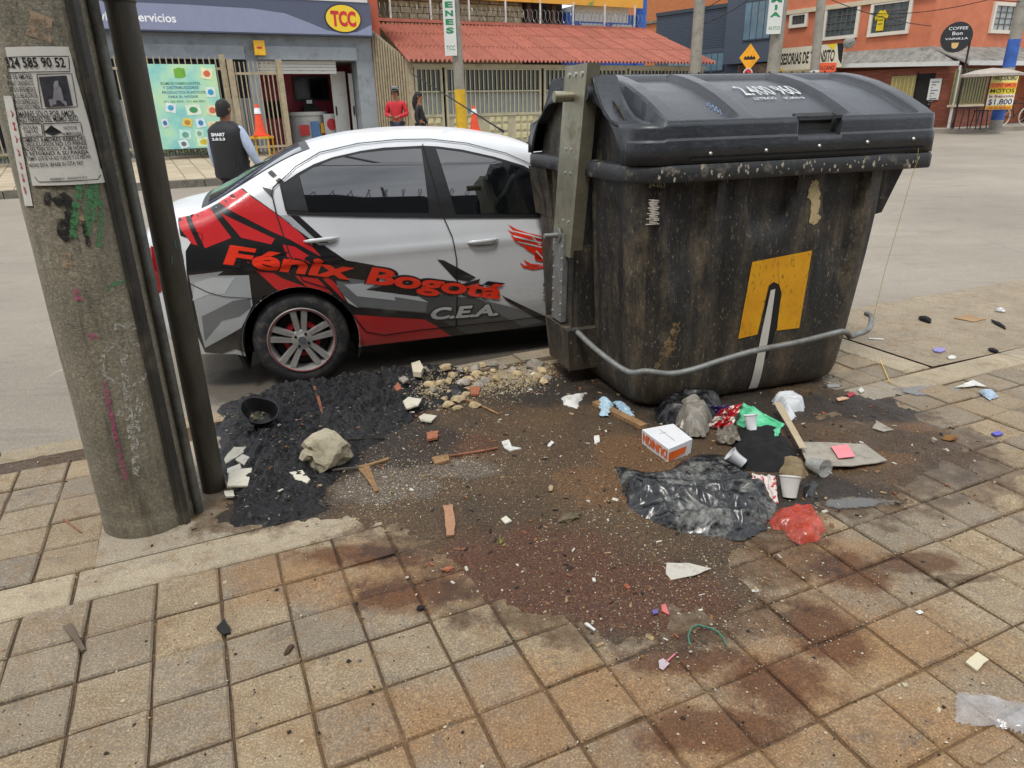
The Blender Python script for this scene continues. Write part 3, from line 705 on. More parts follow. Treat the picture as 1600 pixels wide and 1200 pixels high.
def make_lid(flip):
    fy = (lambda y: 1.5-y) if flip else (lambda y: y)
    root = []
    xs = sorted(set([-.05+1.71*t/150 for t in range(151)]+[.80, 1.05])); ys = [0, .015, .03, .05, .07]+[.07+.67*t/26 for t in range(1, 27)]
    R_ = .17
    def warp(x, y):          # round the front-left (and a little the front-right) corner in plan
        u, v = x+.05, y
        if u < R_ and v < R_:
            a, b = R_-u, R_-v; m_ = max(a, b); l_ = math.hypot(a, b)
            if l_ > 0: u, v = R_-a*m_/l_, R_-b*m_/l_
        u2 = 1.66-(-.05+u)
        if u2 < .05 and v < .05:
            a, b = .05-u2, .05-v; m_ = max(a, b); l_ = math.hypot(a, b)
            if l_ > 0: u = 1.71-(.05-a*m_/l_); v = .05-b*m_/l_
        return u-.05, v
    mb = MB(); w_ = len(xs)
    for y in ys:
        for x in xs:
            X_, Y_ = warp(x, y); mb.v.append((X_, fy(Y_), lid_z(x, y)))
    for b in range(len(ys)-1):
        for a in range(w_-1):
            if not flip and .80-1e-6 <= xs[a] < 1.05-1e-6 and ys[b] < .05-1e-6: continue
            mb.f.append((b*w_+a, b*w_+a+1, (b+1)*w_+a+1, (b+1)*w_+a)[::(-1 if flip else 1)])
    # skirt: along left end, front, right end
    path = [(xs[0], y) for y in reversed(ys)]+[(x, 0.) for x in xs[1:]]+[(xs[-1], y) for y in ys[1:]]
    rows = [(1., 0.), (.88, .003), (.62, .005), (.56, .014), (.42, .016), (0., .017)]
    base = len(mb.v); n_ = len(path)
    for f_, o_ in rows:
        for i, (x, y) in enumerate(path):
            X_, Y_ = warp(x, y); X0, Y0 = warp(*path[max(0, i-1)]); X1, Y1 = warp(*path[min(n_-1, i+1)])
            t = Vector((X1-X0, Y1-Y0)).normalized(); nx_, ny_ = t.y, -t.x
            zt = lid_z(x, y); zb = arch_z(y) if (x in (xs[0], xs[-1])) else 1.25
            if x == 0: pass
            oo = o_*(1 if y < .12 else 0)
            mb.v.append((X_+nx_*oo, fy(Y_+ny_*oo), zb+(zt-zb)*f_))
    for r in range(len(rows)-1):
        for i in range(n_-1):
            xa = path[i][0]
            if not flip and path[i][1] == 0 and path[i+1][1] == 0 and .80-1e-6 <= xa < 1.05-1e-6 and r < 3: continue
            q = base+r*n_+i; mb.f.append((q, q+n_, q+n_+1, q+1)[::(-1 if flip else 1)])
    # thin inner lip of the arch
    lid = mb.build('lid', mt_lid, dumpster, True, 32, fix=False)
    sol = lid.modifiers.new('thickness', 'SOLIDIFY'); sol.thickness = .012; sol.offset = -1
    return lid
lid = make_lid(False); lid2 = make_lid(True)
mb = MB()                                   # hand pocket in the front of the lid
y1 = .06
pk = [(.80, 1.05)]
mb.add([(.80, -.004, 1.344), (1.05, -.004, 1.344), (1.04, y1, 1.37), (.81, y1, 1.37), (.81, y1, 1.452), (1.04, y1, 1.452), (.80, -.002, 1.43), (1.05, -.002, 1.43), (.80, .05, 1.437), (1.05, .05, 1.437)],
       [(0, 1, 2, 3), (3, 2, 5, 4), (0, 3, 4, 6), (1, 7, 5, 2), (8, 9, 5, 4)])
mb.build('hand_pocket', M('pocket plastic', '#3b3c3d', .6, var=.25, sc=12), lid, fix=False)
mb = MB(); mb.box((.925, .012, 1.432), (.25, .03, .014)); mb.build('grip_bar', mt_lid, lid)
proto_b = None
for px, py in ((1110, 240), (1197, 235), (1280, 228), (1355, 222), (1427, 217)):
    x, z = dF(px, py, -.017)
    if proto_b is None:
        mb = MB(); mb.lathe([(0, -.008), (.005, -.0075), (.0085, -.004), (.0095, 0)], (0, 0, 0), 'Y', 12); proto_b = mb.build('bolt', mt_bolt, lid, True, loc=(x, -.017, z))
    else: sharewith(proto_b, 'bolt', lid, (x, -.017, z))
mb = MB()
for i in range(22): mb.cyl((.02+i*.077, .742, 1.660), (.02+i*.077, .742, 1.668), .006, n=8)
tag(mb.build('hinge_pin', mt_lid, lid), kind='stuff')
mb = MB(); mb.box((.805, .75, 1.652), (1.68, .05, .016)); mb.build('hinge_strip', mt_lid, dumpster)
mb = MB(); mb.box((.90, -.0185, 1.268), (1.36, .006, .012)); mb.build('groove', M('black gap', '#0b0b0c', .8), lid)
def hit_lid(px, py):
    best = None
    for t in range(141):
        y = t*.005; x, z = dF(px, py, y); e = lid_z(x, y)-z
        if best is None or abs(e) < best[0]: best = (abs(e), x, y)
    _, x, y = best
    return x, y
def lid_text(mb, s, pa, pb, cap, off=.02, shear=0.):
    xa, ya = hit_lid(*pa); xb, yb = hit_lid(*pb)
    put_text(mb, s, lambda u, v: Vector((xa+(xb-xa)*u, ya+(yb-ya)*u+v*cap, lid_z(xa+(xb-xa)*u, ya+(yb-ya)*u+v*cap)+.0075)), off=off, shear=shear)
mt_wpaint = paint_decal('worn white lettering', '#c9cccc', .66, 60)
mb = MB(); lid_text(mb, '2.400 960', (1165, 151), (1255, 149), .14, .012); lid_text(mb, 'LITROS', (1181, 158), (1214, 157), .028, .01); lid_text(mb, 'Kilos', (1228, 157), (1258, 156), .028, .01)
mb.build('lettering', mt_wpaint, lid, fix=False)
mb = MB(); pth = []
for t in range(22):
    x, y = hit_lid(1104+t*1.15, 162+t*.75+4*math.sin(t*1.3)); pth.append(Vector((x, y, lid_z(x, y)+.002)))
mb.tube(pth, .003, 4); mb.build('scribble', paint_decal('pale blue marker', '#7d93b5', .6, 40), lid)
# body end walls inside the arches and a dark interior
for xw, s_ in ((.02, 1), (1.47, -1)):
    mb = MB(); pts = [(y, arch_z(y)+.03) for y in (.16, .2, .26, .34, .45, .6, .75)]; pts += [(1.5-y, z) for y, z in reversed(pts[:-1])]
    ring = [(xw, y, 1.20) for y in (.14,)]+[(xw, y, z) for y, z in pts]+[(xw, 1.36, 1.20)]
    mb.prism(ring, (.015*s_, 0, 0)); mb.build('end_panel', mt_bin, dumpster)
# lifting post and bracket at the left end
mb = MB()
def ramp_x(z): return interp(z, (.3, 1.69), (-.125, -.078))
def channel(mb, z0, z1, ya, yb, dx=0., dep=.05, th=.008, ya1=None, yb1=None):
    ya1 = ya if ya1 is None else ya1; yb1 = yb if yb1 is None else yb1
    for (a0, b0, a1, b1, x0_, x1_) in ((ya, yb, ya1, yb1, 0, th), (ya, ya+th, ya1, ya1+th, th, dep), (yb-th, yb, yb1-th, yb1, th, dep)):
        p = [(ramp_x(z)+dx+xx, y, z) for z, a, b in ((z0, a0, b0), (z1, a1, b1)) for xx, y in ((x0_, a), (x1_, a), (x1_, b), (x0_, b))]
        mb.hexa(p)
channel(mb, .74, 1.70, .59, .85, 0, .07, .009, .47, .745)
post = mb.build('lifting_post', mt_steel, dumpster)
mb = MB(); channel(mb, .36, .86, .66, .80, -.012, .03, .008); lowp = mb.build('lower_plate', mt_zinc, dumpster)
mb = MB(); z = 1.555; mb.cyl((ramp_x(z)+.01, .64, z), (ramp_x(z)-.10, .64, z), .026, n=20); mb.cyl((ramp_x(z)-.101, .64, z), (ramp_x(z)-.1005, .64, z), .019, n=16); mb.build('lifting_pin', mt_steel, post, True)
mb = MB(); z = .845; mb.cyl((ramp_x(z), .73, z), (ramp_x(z)-.10, .73, z), .014, n=14); mb.cyl((ramp_x(z)-.014, .73, z), (ramp_x(z)-.022, .73, z), .04, n=20); mb.build('lower_pin', mt_zinc, lowp, True)
mb = MB()
for z in (1.655,):
    for y in (.53, .61, .69): mb.cyl((ramp_x(z)+.004, y, z), (ramp_x(z)-.006, y, z), .013, n=10)
for z in (1.18, 1.30, .93): mb.cyl((ramp_x(z)+.004, .63, z), (ramp_x(z)-.005, .63, z), .008, n=8); mb.cyl((ramp_x(z)+.004, .70, z), (ramp_x(z)-.005, .70, z), .008, n=8)
tag(mb.build('rivet', mt_bolt, post, True), kind='stuff')
mb = MB()
for t in range(7):
    z = .40+t*.065
    for y in (.672, .788): mb.cyl((ramp_x(z)-.010, y, z), (ramp_x(z)-.018, y, z), .007, n=8)
tag(mb.build('rivet', mt_bolt, lowp, True), kind='stuff')
mb = MB(); mb.hexa([(-.125, .55, .10), (.08, .55, .10), (.08, .86, .10), (-.125, .86, .10), (-.145, .53, .345), (.05, .53, .345), (.05, .88, .345), (-.145, .88, .345)]); mb.build('bracket', mt_bin, dumpster)
mb = MB(); mb.hexa([(-.10, .585, .34), (.04, .585, .34), (.04, .645, .34), (-.10, .645, .34), (-.09, .585, .80), (.02, .585, .80), (.02, .645, .80), (-.09, .645, .80)]); mb.build('post_guide', mt_bin, dumpster)
# hinge bosses beside the post
for y_ in (.50, .90):
    mb = MB(); mb.cyl((-.075, y_, 1.565), (.03, y_, 1.565), .038, n=16); mb.build('hinge_boss', mt_lid, dumpster, True)
# pedal bar round the front
def bl(px, py, y): x, z = dF(px, py, y); return Vector((x, y, z))
pth = [Vector((-.09, .52, .335)), Vector((-.06, .30, .285)), Vector((.005, .10, .235))]+[bl(*q) for q in ((1010, 580, -.01), (1045, 584, -.035), (1080, 578, -.045), (1130, 562, -.05), (1180, 548, -.05), (1250, 534, -.05), (1305, 520, -.05), (1318, 518, -.05), (1325, 522, -.045), (1329, 526, -.04), (1340, 522, -.03), (1354, 517, -.02), (1361, 506, .03), (1361, 494, .10), (1354, 490, .18))]
P = [Vector(p) for p in pth]; sm = []
for i in range(len(P)-1):
    p0, p1, p2, p3 = P[max(0, i-1)], P[i], P[i+1], P[min(len(P)-1, i+2)]
    for t in range(5):
        t /= 5; sm.append(.5*((2*p1)+(p2-p0)*t+(2*p0-5*p1+4*p2-p3)*t*t+(3*p1-p0-3*p2+p3)*t**3))
mb = MB(); mb.tube(sm+[P[-1]], .0155, 10); mb.build('pedal_bar', mt_zinc, dumpster, True)
# yellow patch with its slot and the white strip
mt_yel = NT('worn yellow film'); co = mt_yel.coord(); n1 = mt_yel.noise(co, 4, 6, .6); sc_ = mt_yel.noise(mt_yel.coord(False, (16, 16, 5)), 5, 7, .75)
mt_yel.col(mt_yel.mix(mt_yel.math('MULTIPLY', mt_yel.ramp(sc_, (.56, 0.), (.66, 1.)), .9), mt_yel.ramp(n1, (.3, lin('#c98a08')), (.7, lin('#e2a514'))), lin('#4b3a1a'))); mt_yel.rough(.55)
def front_decal(name, poly_px, mat, off, step=.03, jit=0):
    pl = [Vector(dF(px, py, .055)) for px, py in poly_px]
    if jit:
        q = []
        for i, p in enumerate(pl):
            b = pl[(i+1) % len(pl)]
            q += [p.lerp(b, t/6)+Vector((random.gauss(0, jit), random.gauss(0, jit))) for t in range(6)]
        pl = q
    vs, fs = cdt(pl, step)
    mb = MB(); mb.add([Vector((x, front_y(x, z)-off, z)) for x, z in vs], fs); return mb.build(name, mat, dumpster, True, 180, fix=False)
front_decal('yellow_patch', [(1171, 408), (1264, 390), (1245, 511), (1210, 515), (1217, 455), (1213, 443), (1204, 439), (1197, 445), (1180, 521), (1150, 528)], mt_yel.m, .003)
front_decal('slot', [(1204, 441), (1213, 444), (1216, 456), (1209, 514), (1196, 560), (1186, 560), (1196, 448)], M('slot black', '#101011', .7), .0025)
front_decal('white_strip', [(1200, 452), (1207, 450), (1200, 505), (1184, 606), (1170, 608), (1186, 520)], paint_decal('worn white film', '#c9c6bd', .95, 25), .0045)
front_decal('stain', [(1262, 283), (1272, 280), (1276, 310), (1274, 345), (1266, 352), (1259, 345), (1263, 320), (1258, 300)], paint_decal('dried cream stain', '#b7a67c', .75, 40), .003, .02, .006)
front_decal('stain', [(1046, 505), (1056, 498), (1052, 540), (1038, 565), (1020, 575), (1032, 540)], paint_decal('dried brown stain', '#7f694a', .5, 40), .003, .02, .008)
mb = MB()
def ftxt(s, pa, pb, cap):
    xa, za = dF(*pa, .04); xb, zb = dF(*pb, .04)
    put_text(mb, s, lambda u, v: Vector((xa+(xb-xa)*u, front_y(xa+(xb-xa)*u, za)-.004, za+(zb-za)*u+v*cap)), off=.0)
def ltxt(s, pa, pb, cap, mb, x0):
    ya, za = dL(*pa, x0); yb, zb = dL(*pb, x0)
    put_text(mb, s, lambda u, v: Vector((x0, ya+(yb-ya)*u, za+(zb-za)*u+v*cap)), off=.0)
ftxt('24-0531', (1012, 292), (1040, 293), .022)
mb.build('stencil', paint_decal('chalk grey lettering', '#b5ad98', .8, 60), dumpster, fix=False)
mb = MB(); pth = []
for t in range(46):
    px = 1018+8*math.sin(t*1.9)+(2 if t % 5 else -6); py = 312+t*.85; x, z = dF(px, py, .04); pth.append(Vector((max(x, .03), front_y(max(x, .06), z)-.003, z)))
mb.tube(pth, .0022, 4); mb.build('scribble', paint_decal('chalk scribble', '#c2bdb0', .7, 50), dumpster)
# ================================================================== CAR
CA = 17.; CP = GS(471, 603, -.12); CW = .845
_cx = Vector((math.cos(rad(CA)), math.sin(rad(CA)), 0)); _cy = Vector((-_cx.y, _cx.x, 0))
car = thing('parked_car', 'white and silver saloon car with red and black driving school graphics parked along the kerb', 'car', CP+_cy*CW, rad(CA))
CO = CP+_cy*CW                                 # car frame: s forward from the rear axle, y to its left, z up from the road
TOP = [(-.66, .27), (-.75, .33), (-.795, .45), (-.805, .62), (-.795, .80), (-.775, .93), (-.745, 1.015), (-.70, 1.05), (-.55, 1.075), (-.42, 1.095), (-.25, 1.185), (0., 1.315), (.15, 1.385), (.30, 1.428), (.50, 1.465), (.75, 1.486), (1.0, 1.488), (1.3, 1.47), (1.6, 1.415), (1.9, 1.30), (2.2, 1.13), (2.42, 1.02), (2.7, .97), (2.95, .90), (3.12, .80), (3.22, .68), (3.26, .55), (3.25, .38), (3.18, .25)]
_q = []
for (s0, z0), (s1, z1) in zip(TOP[:-1], TOP[1:]):
    n = max(1, int(math.hypot(s1-s0, z1-z0)/.04)); _q += [(s0+(s1-s0)*t/n, z0+(z1-z0)*t/n) for t in range(n)]
_q.append(TOP[-1])
for _ in range(4): _q = [_q[0]]+[((a[0]+2*b[0]+c[0])/4, (a[1]+2*b[1]+c[1])/4) for a, b, c in zip(_q[:-2], _q[1:-1], _q[2:])]+[_q[-1]]
TOP0, TOP = TOP, _q
def arc(cx, r, a0, a1, n): return [(cx+r*math.cos(rad(a0+(a1-a0)*t/n)), .288+r*math.sin(rad(a0+(a1-a0)*t/n))) for t in range(n+1)]
AR = .345
WX = .045
OUT = TOP+[(2.86, .215)]+arc(2.465, AR, -12, 192, 22)+[(2.05, .205)]+[(.48, .205)]+arc(WX, AR+.008, -14, 190, 30)+[(-.36, .25)]
TA = np.array(TOP); OA = np.array(OUT)
def tdist(p):
    a, b = TA[:-1], TA[1:]; ab = b-a; q = np.asarray(p)
    t = np.clip(((q-a)*ab).sum(1)/(ab*ab).sum(1), 0, 1); d = q-a-t[:, None]*ab
    return float(np.sqrt((d*d).sum(1)).min())
def half(s, z, edge=True):
    """half width of the body side"""
    w = CW+interp(z, (.15, .25, .4, .6, .75, .82, .90, .98, 1.03, 1.1, 1.2, 1.3, 1.45, 1.52), (-.055, -.03, -.008, -.002, -.004, -.004, -.02, -.042, -.055, -.072, -.104, -.142, -.208, -.245))
    if s < -.2: w -= .17*((-.2-s)/.65)**2.2
    if s > 2.1: w -= .24*((s-2.1)/1.16)**2.2
    w += .007*math.exp(-((z-.79-.03*s)/.022)**2)
    if edge:
        r = .075; d = tdist((s, z))
        if d < r: w -= r-math.sqrt(max(0, r*r-(r-d)**2))
    return w
def C(s, y, z): return CO+_cx*s+_cy*y+Vector((0, 0, z))
def cs_(px, py, n=6):
    """photo pixel on the near body side -> (s, z)"""
    off = 0.; s = z = 0.
    for _ in range(n):
        pl = Plane((CP+_cy*off).xy, CA); s, z = pl.sz(px, py); z -= CO.z; off = CW-half(s, min(1.5, max(.15, z)), False)
    return (s, z)
mt_paint = NT('silver white paint'); co = mt_paint.coord(); n1 = mt_paint.noise(co, 2.5, 5, .6); fk = mt_paint.noise(mt_paint.coord(False, (3, 3, 8)), 5, 7, .75)
sp = mt_paint.n('SeparateXYZ'); mt_paint.l(co, sp.inputs[0])
dz = mt_paint.ramp(mt_paint.math('ADD', sp.outputs[2], mt_paint.math('MULTIPLY', mt_paint.math('SUBTRACT', fk, .5), .5)), (.10, 1.), (.55, 0.))
mt_paint.col(mt_paint.mix(mt_paint.math('MULTIPLY', dz, .55), mt_paint.ramp(n1, (.3, lin('#d6d9dc')), (.7, lin('#dfe1e3'))), lin('#8b8274')))
mt_paint.rough(.4); mt_paint.b.inputs['Coat Weight'].default_value = .35; mt_paint.b.inputs['Coat Roughness'].default_value = .04; mt_paint.b.inputs['Metallic'].default_value = .15
def vinyl(name, col, grime=.3):
    k = NT(name); co = k.coord(); fk = k.noise(co, 7, 7, .7); sp = k.n('SeparateXYZ'); k.l(co, sp.inputs[0])
    dz = k.ramp(k.math('ADD', sp.outputs[2], k.math('MULTIPLY', k.math('SUBTRACT', fk, .5), .5)), (.10, 1.), (.5, 0.))
    b = lin(col); k.col(k.mix(k.math('MULTIPLY', dz, grime), k.ramp(fk, (.3, tuple(q*.92 for q in b[:3])+(1,)), (.7, b)), lin('#8b8274')))
    k.rough(.33); k.b.inputs['Coat Weight'].default_value = .5; k.b.inputs['Coat Roughness'].default_value = .06
    return k.m
v_red, v_blk, v_grey, v_lgrey, v_dgrey, v_sil = vinyl('red vinyl', '#c9262a'), vinyl('black vinyl', '#1b1b1d'), vinyl('grey vinyl', '#6d7073'), vinyl('light grey vinyl', '#a6abae'), vinyl('dark grey vinyl', '#4b4c4e'), vinyl('silver vinyl', '#bcc0c2')
v_txt = vinyl('bright red lettering', '#e8361c', .12)
mt_glass = NT('dark tinted glass'); mt_glass.b.inputs['Base Color'].default_value = (.006, .007, .008, 1); mt_glass.rough(.02); mt_glass.b.inputs['Specular IOR Level'].default_value = 1.; mt_glass.b.inputs['IOR'].default_value = 1.75
mt_glass = mt_glass.m
mt_trim = M('black trim', '#17181a', .45, var=.1); mt_rubber = M('seal rubber', '#0e0e0f', .7)
mt_tyre = M('tyre rubber', '#27272a', .85, var=.2, sc=20, dirt='#6f675b', dirt_amt=.35, dsc=9, bump=.5, bsc=90)
mt_alloy = M('alloy wheel', '#bdbcb8', .4, .6, .15, 10, dirt='#5f584c', dirt_amt=.35, dsc=9)
mt_redp = M('red brake paint', '#a3141c', .45); mt_well = M('wheel well', '#0d0d0d', .9)
# body: two side shells and the strip that joins them
vs, fs = cdt(OUT, .024)
for y_ in (-1, 1):
    mb = MB(); mb.add([Vector((s, y_*half(s, z), z)) for s, z in vs], [f[::-1] if y_ > 0 else f for f in fs])
    mb.build('body_side', mt_paint.m, car, True, 55, fix=False)
NL = 14; tp = TOP
def top_pt(i, t, lift=0.):
    s, z = tp[i]; h = half(s, z); a = tp[max(0, i-1)]; b = tp[min(len(tp)-1, i+1)]
    tn = Vector((b[0]-a[0], b[1]-a[1])).normalized(); nrm = Vector((-tn.y, tn.x))
    cr_ = .038*(1-t*t)+.004*(1-t**6)+lift
    return Vector((s+nrm.x*cr_, h*t, z+nrm.y*cr_))
def strip(name, s0, s1, mat, t0=-1, t1=1, lift=0., parent=car, cond=None):
    mb = MB(); ii = [i for i, p in enumerate(tp) if (cond(p) if cond else s0 <= p[0] <= s1)]
    ii = list(range(ii[0], ii[-1]+1)); ts = [t0+(t1-t0)*t/NL for t in range(NL+1)]
    for i in ii: mb.v += [tuple(top_pt(i, t, lift)) for t in ts]
    w = NL+1
    mb.f = [(a*w+b, a*w+b+1, (a+1)*w+b+1, (a+1)*w+b) for a in range(len(ii)-1) for b in range(NL)]
    return mb.build(name, mat, parent, True, 60, fix=False)
strip('body_shell', -9, 9, mt_paint.m, cond=lambda p: True)
strip('rear_window', -.415, .24, mt_glass, -.86, .86, .004)
strip('windscreen', 1.66, 2.40, mt_glass, -.88, .88, .004)
strip('window_seal', -.43, .255, mt_trim, -.885, .885, .002)
for s_ in (-.72, ): pass
# wheel wells, floor
for cx in (WX, 2.465):
    for y_ in (-1, 1):
        mb = MB(); pts = arc(cx, .37, -25, 205, 24)
        b0 = len(mb.v); n_ = len(pts)
        mb.v += [(s, y_*(CW-.02), z) for s, z in pts]+[(s, y_*.42, z) for s, z in pts]
        mb.f += [(b0+i, b0+i+1, b0+n_+i+1, b0+n_+i) for i in range(n_-1)]; mb.f.append(tuple(range(b0+n_, b0+2*n_))); mb.build('wheel_arch', mt_well, car, True)
mb = MB(); mb.box((1.22, 0, .24), (3.3, 1.4, .04)); mb.build('floor_pan', mt_well, car)
# decals follow the body side
def shell_pts(poly, step=.05, lift=.0015):
    vs, fs = cdt(poly, step); ins_ = sdist(vs, OUT)[0]; out_ = []
    for (s, z), i_ in zip(vs, ins_):
        if i_ < .002:                      # outside the panel: pull back to its edge
            q = np.asarray((s, z)); a, b = OA, np.roll(OA, -1, 0); ab = b-a; t = np.clip(((q-a)*ab).sum(1)/(ab*ab).sum(1), 0, 1); pp = a+t[:, None]*ab; k_ = int(np.argmin(((q-pp)**2).sum(1))); s, z = pp[k_]
            nn = Vector((ab[k_][1], -ab[k_][0])).normalized(); s, z = s+nn.x*.003, z+nn.y*.003
        out_.append(on_side(s, z, lift))
    return out_, fs
def on_side(s, z, lift):
    e = .003; ds = (half(s+e, z)-half(s-e, z))/(2*e); dz = (half(s, z+e)-half(s, z-e))/(2*e); n = Vector((-ds, 1, -dz)).normalized()
    lift = lift*1.2+.0018
    return Vector((s+n.x*lift, -half(s, z)-n.y*lift, z+n.z*lift))
def decal(name, polys, mat, lift, step=.024, parent=car):
    mb = MB()
    for p in polys: mb.add(*shell_pts(p, step, lift))
    o = mb.build(name, mat, parent, True, 180, fix=False)
    for p in o.data.polygons: pass
    return o
z6 = lambda L_: [cs_(200+x/2.857, 200+y/2.857) for x, y in L_]
z7 = lambda L_: [cs_(500+x/2.857, 200+y/2.857) for x, y in L_]
def flat(poly):           # stay inside the body outline
    return poly
graphic = []
def G_(name, poly, mat, lift): decal(name, [poly], mat, lift)
G_('black_graphic', z6([(212, 374), (350, 318), (480, 250), (690, 400), (975, 590), (1100, 612), (1130, 640), (1120, 690), (930, 700), (1010, 820), (1020, 900), (940, 860), (800, 830), (690, 840), (620, 880), (570, 940), (522, 1000), (480, 985), (420, 1008), (345, 1000), (290, 880), (262, 640), (258, 550), (288, 500), (235, 480)]), v_blk, .0012)
G_('red_flame', z6([(352, 324), (400, 298), (465, 262), (500, 272), (668, 388), (770, 470), (862, 575), (720, 497), (640, 462), (470, 375), (395, 330)]), v_red, .0022)
G_('red_flame', z6([(268, 378), (345, 332), (462, 490), (345, 537)]), v_red, .0022)
G_('red_flame', z6([(213, 388), (250, 390), (312, 525), (285, 517), (235, 450)]), v_red, .0022)
G_('red_flame', z6([(413, 380), (655, 495), (640, 520), (505, 490)]), v_red, .0022)
G_('red_flame', z6([(525, 592), (640, 645), (800, 650), (880, 640), (930, 700), (985, 800), (905, 735), (800, 715), (690, 745)]), v_red, .0022)
G_('black_spear', z6([(640, 640), (740, 655), (800, 710), (690, 670)]), v_blk, .0032)
G_('red_flame', z6([(690, 520), (745, 530), (870, 610), (845, 640), (720, 600)]), v_red, .0024)
G_('grey_panel', z6([(272, 656), (425, 638), (398, 658), (540, 656), (556, 790), (507, 890), (345, 980), (322, 900), (285, 720)]), v_lgrey, .0026)
G_('pale_arrow', z6([(300, 690), (380, 665), (440, 670), (480, 665), (430, 740), (360, 745), (430, 715), (290, 770)]), v_sil, .0036)
G_('pale_arrow', z6([(330, 840), (470, 770), (545, 760), (550, 800), (500, 840), (420, 860), (345, 950)]), v_grey, .0032)
G_('black_stripe', z6([(596, 178), (628, 180), (702, 244), (680, 254)]), v_blk, .0014)
G_('grey_stripe', z6([(595, 262), (642, 276), (648, 318)]), v_dgrey, .0014)
G_('grey_stripe', z6([(676, 390), (716, 390), (850, 512), (828, 518)]), v_lgrey, .0014)
G_('black_stripe', z6([(722, 390), (762, 392), (895, 512), (856, 514)]), v_blk, .0015)
G_('black_stripe', z6([(690, 395), (718, 425), (860, 530), (990, 600), (975, 592), (850, 545)]), v_blk, .0015)
# doors
G_('dark_grey_panel', z7([(60, 660), (330, 700), (560, 745), (720, 765), (860, 800), (1010, 862), (1030, 880), (660, 922), (480, 828), (180, 800), (90, 730)]), v_dgrey, .0016)
G_('mid_grey_panel', z7([(60, 660), (200, 680), (480, 772), (470, 822), (170, 798), (95, 735)]), v_grey, .0022)
G_('pale_arrow', z7([(108, 698), (270, 688), (205, 720), (440, 752), (482, 777), (332, 753), (336, 769), (165, 750)]), v_sil, .003)
G_('black_spear', z7([(205, 722), (300, 700), (450, 702), (430, 752)]), v_blk, .003)
G_('pale_grey_panel', z7([(720, 765), (860, 800), (1010, 862), (905, 885), (800, 830)]), v_grey, .0022)
G_('black_stripe', z7([(808, 745), (850, 765), (1050, 860), (1060, 880), (965, 848), (840, 775)]), v_blk, .0036)
G_('black_stripe', z7([(522, 586), (552, 590), (695, 666), (660, 684), (603, 674)]), v_blk, .0022)
G_('red_sill', z7([(135, 815), (148, 830), (465, 852), (585, 905), (575, 935), (185, 972), (150, 950), (130, 870)]), v_red, .0026)
G_('black_stripe', z7([(165, 800), (480, 827), (662, 920), (592, 932), (520, 882), (465, 852), (150, 832), (95, 780), (-40, 640), (10, 670), (110, 770)]), v_blk, .0034)
# lettering
def car_text(body, pa, pb, cap, mat, name, off, lift, shear=.22, zoff=0., fit=None):
    a, b = cs_(*pa), cs_(*pb); vs, fs, w = text2d(body, off, shear, 4, sub=.16)
    L_ = math.hypot(b[0]-a[0], b[1]-a[1]); ux, uz = (b[0]-a[0])/L_, (b[1]-a[1])/L_
    mb = MB(); e = off*0
    P_ = []
    for x, y in vs:
        u = x/w*L_*(fit or 1)+(0 if not fit else -(fit-1)*L_/2)
        s, z = a[0]+ux*u, a[1]+uz*u+y*cap+zoff; P_.append(on_side(s, z, lift))
    mb.add(P_, fs); mb.build(name, mat, car, fix=False)
for body, pa, pb, cap in (('Fénix', (349, 411), (556, 437), .112), ('Bogotá', (571, 441), (787, 467), .106)):
    car_text(body, pa, pb, cap, v_blk, 'lettering_outline', .11, .0052, .22, 0, 1.03)
    car_text(body, pa, pb, cap, v_txt, 'lettering', .034, .0070)
car_text('C.E.A.', (673, 498), (778, 491), .082, v_blk, 'lettering_outline', .085, .0050, .22, -.003, 1.05)
car_text('C.E.A.', (673, 498), (778, 491), .078, v_sil, 'lettering', .04, .0066)
for t, y in (('66', 447), ('32', 458), ('31', 469)): car_text(t, (848, y), (861, y-.6), .030, v_blk, 'phone_number', .03, .003, 0)
# red winged bird emblem
mb = MB()
for pts in ([(838, 430), (872, 450), (930, 470), (1020, 488), (1020, 500), (940, 492), (880, 475)], [(834, 452), (880, 476), (1000, 505), (1020, 520), (930, 505), (868, 485)], [(848, 478), (900, 498), (985, 520), (1010, 540), (930, 520), (868, 502)], [(868, 508), (930, 525), (1000, 545), (1015, 560), (940, 545)], [(905, 533), (960, 548), (1020, 575), (1020, 600), (955, 580), (958, 565)], [(958, 480), (1000, 500), (985, 560), (1010, 600), (960, 590), (950, 540)], [(890, 598), (910, 612), (960, 622), (1020, 610), (1020, 620), (950, 632), (905, 622)], [(905, 585), (940, 605), (990, 610), (1015, 600), (1015, 608), (960, 618), (925, 610)]):
    mb.add(*shell_pts(z7(pts), .05, .003))
mb.build('bird_emblem', v_txt, car, True, 180, fix=False)
mb = MB()
for pts in ([(850, 455), (1015, 496), (1015, 501), (852, 461)], [(862, 480), (1000, 511), (998, 517), (864, 487)], [(880, 503), (990, 529), (988, 535), (884, 510)], [(950, 486), (985, 520), (980, 523), (945, 489)], [(965, 545), (1005, 590), (1000, 593), (960, 549)], [(900, 468), (1000, 490), (1000, 494), (900, 473)]): mb.add(*shell_pts(z7(pts), .05, .0042))
mb.build('bird_emblem', mt_paint.m, car, True, 180, fix=False)
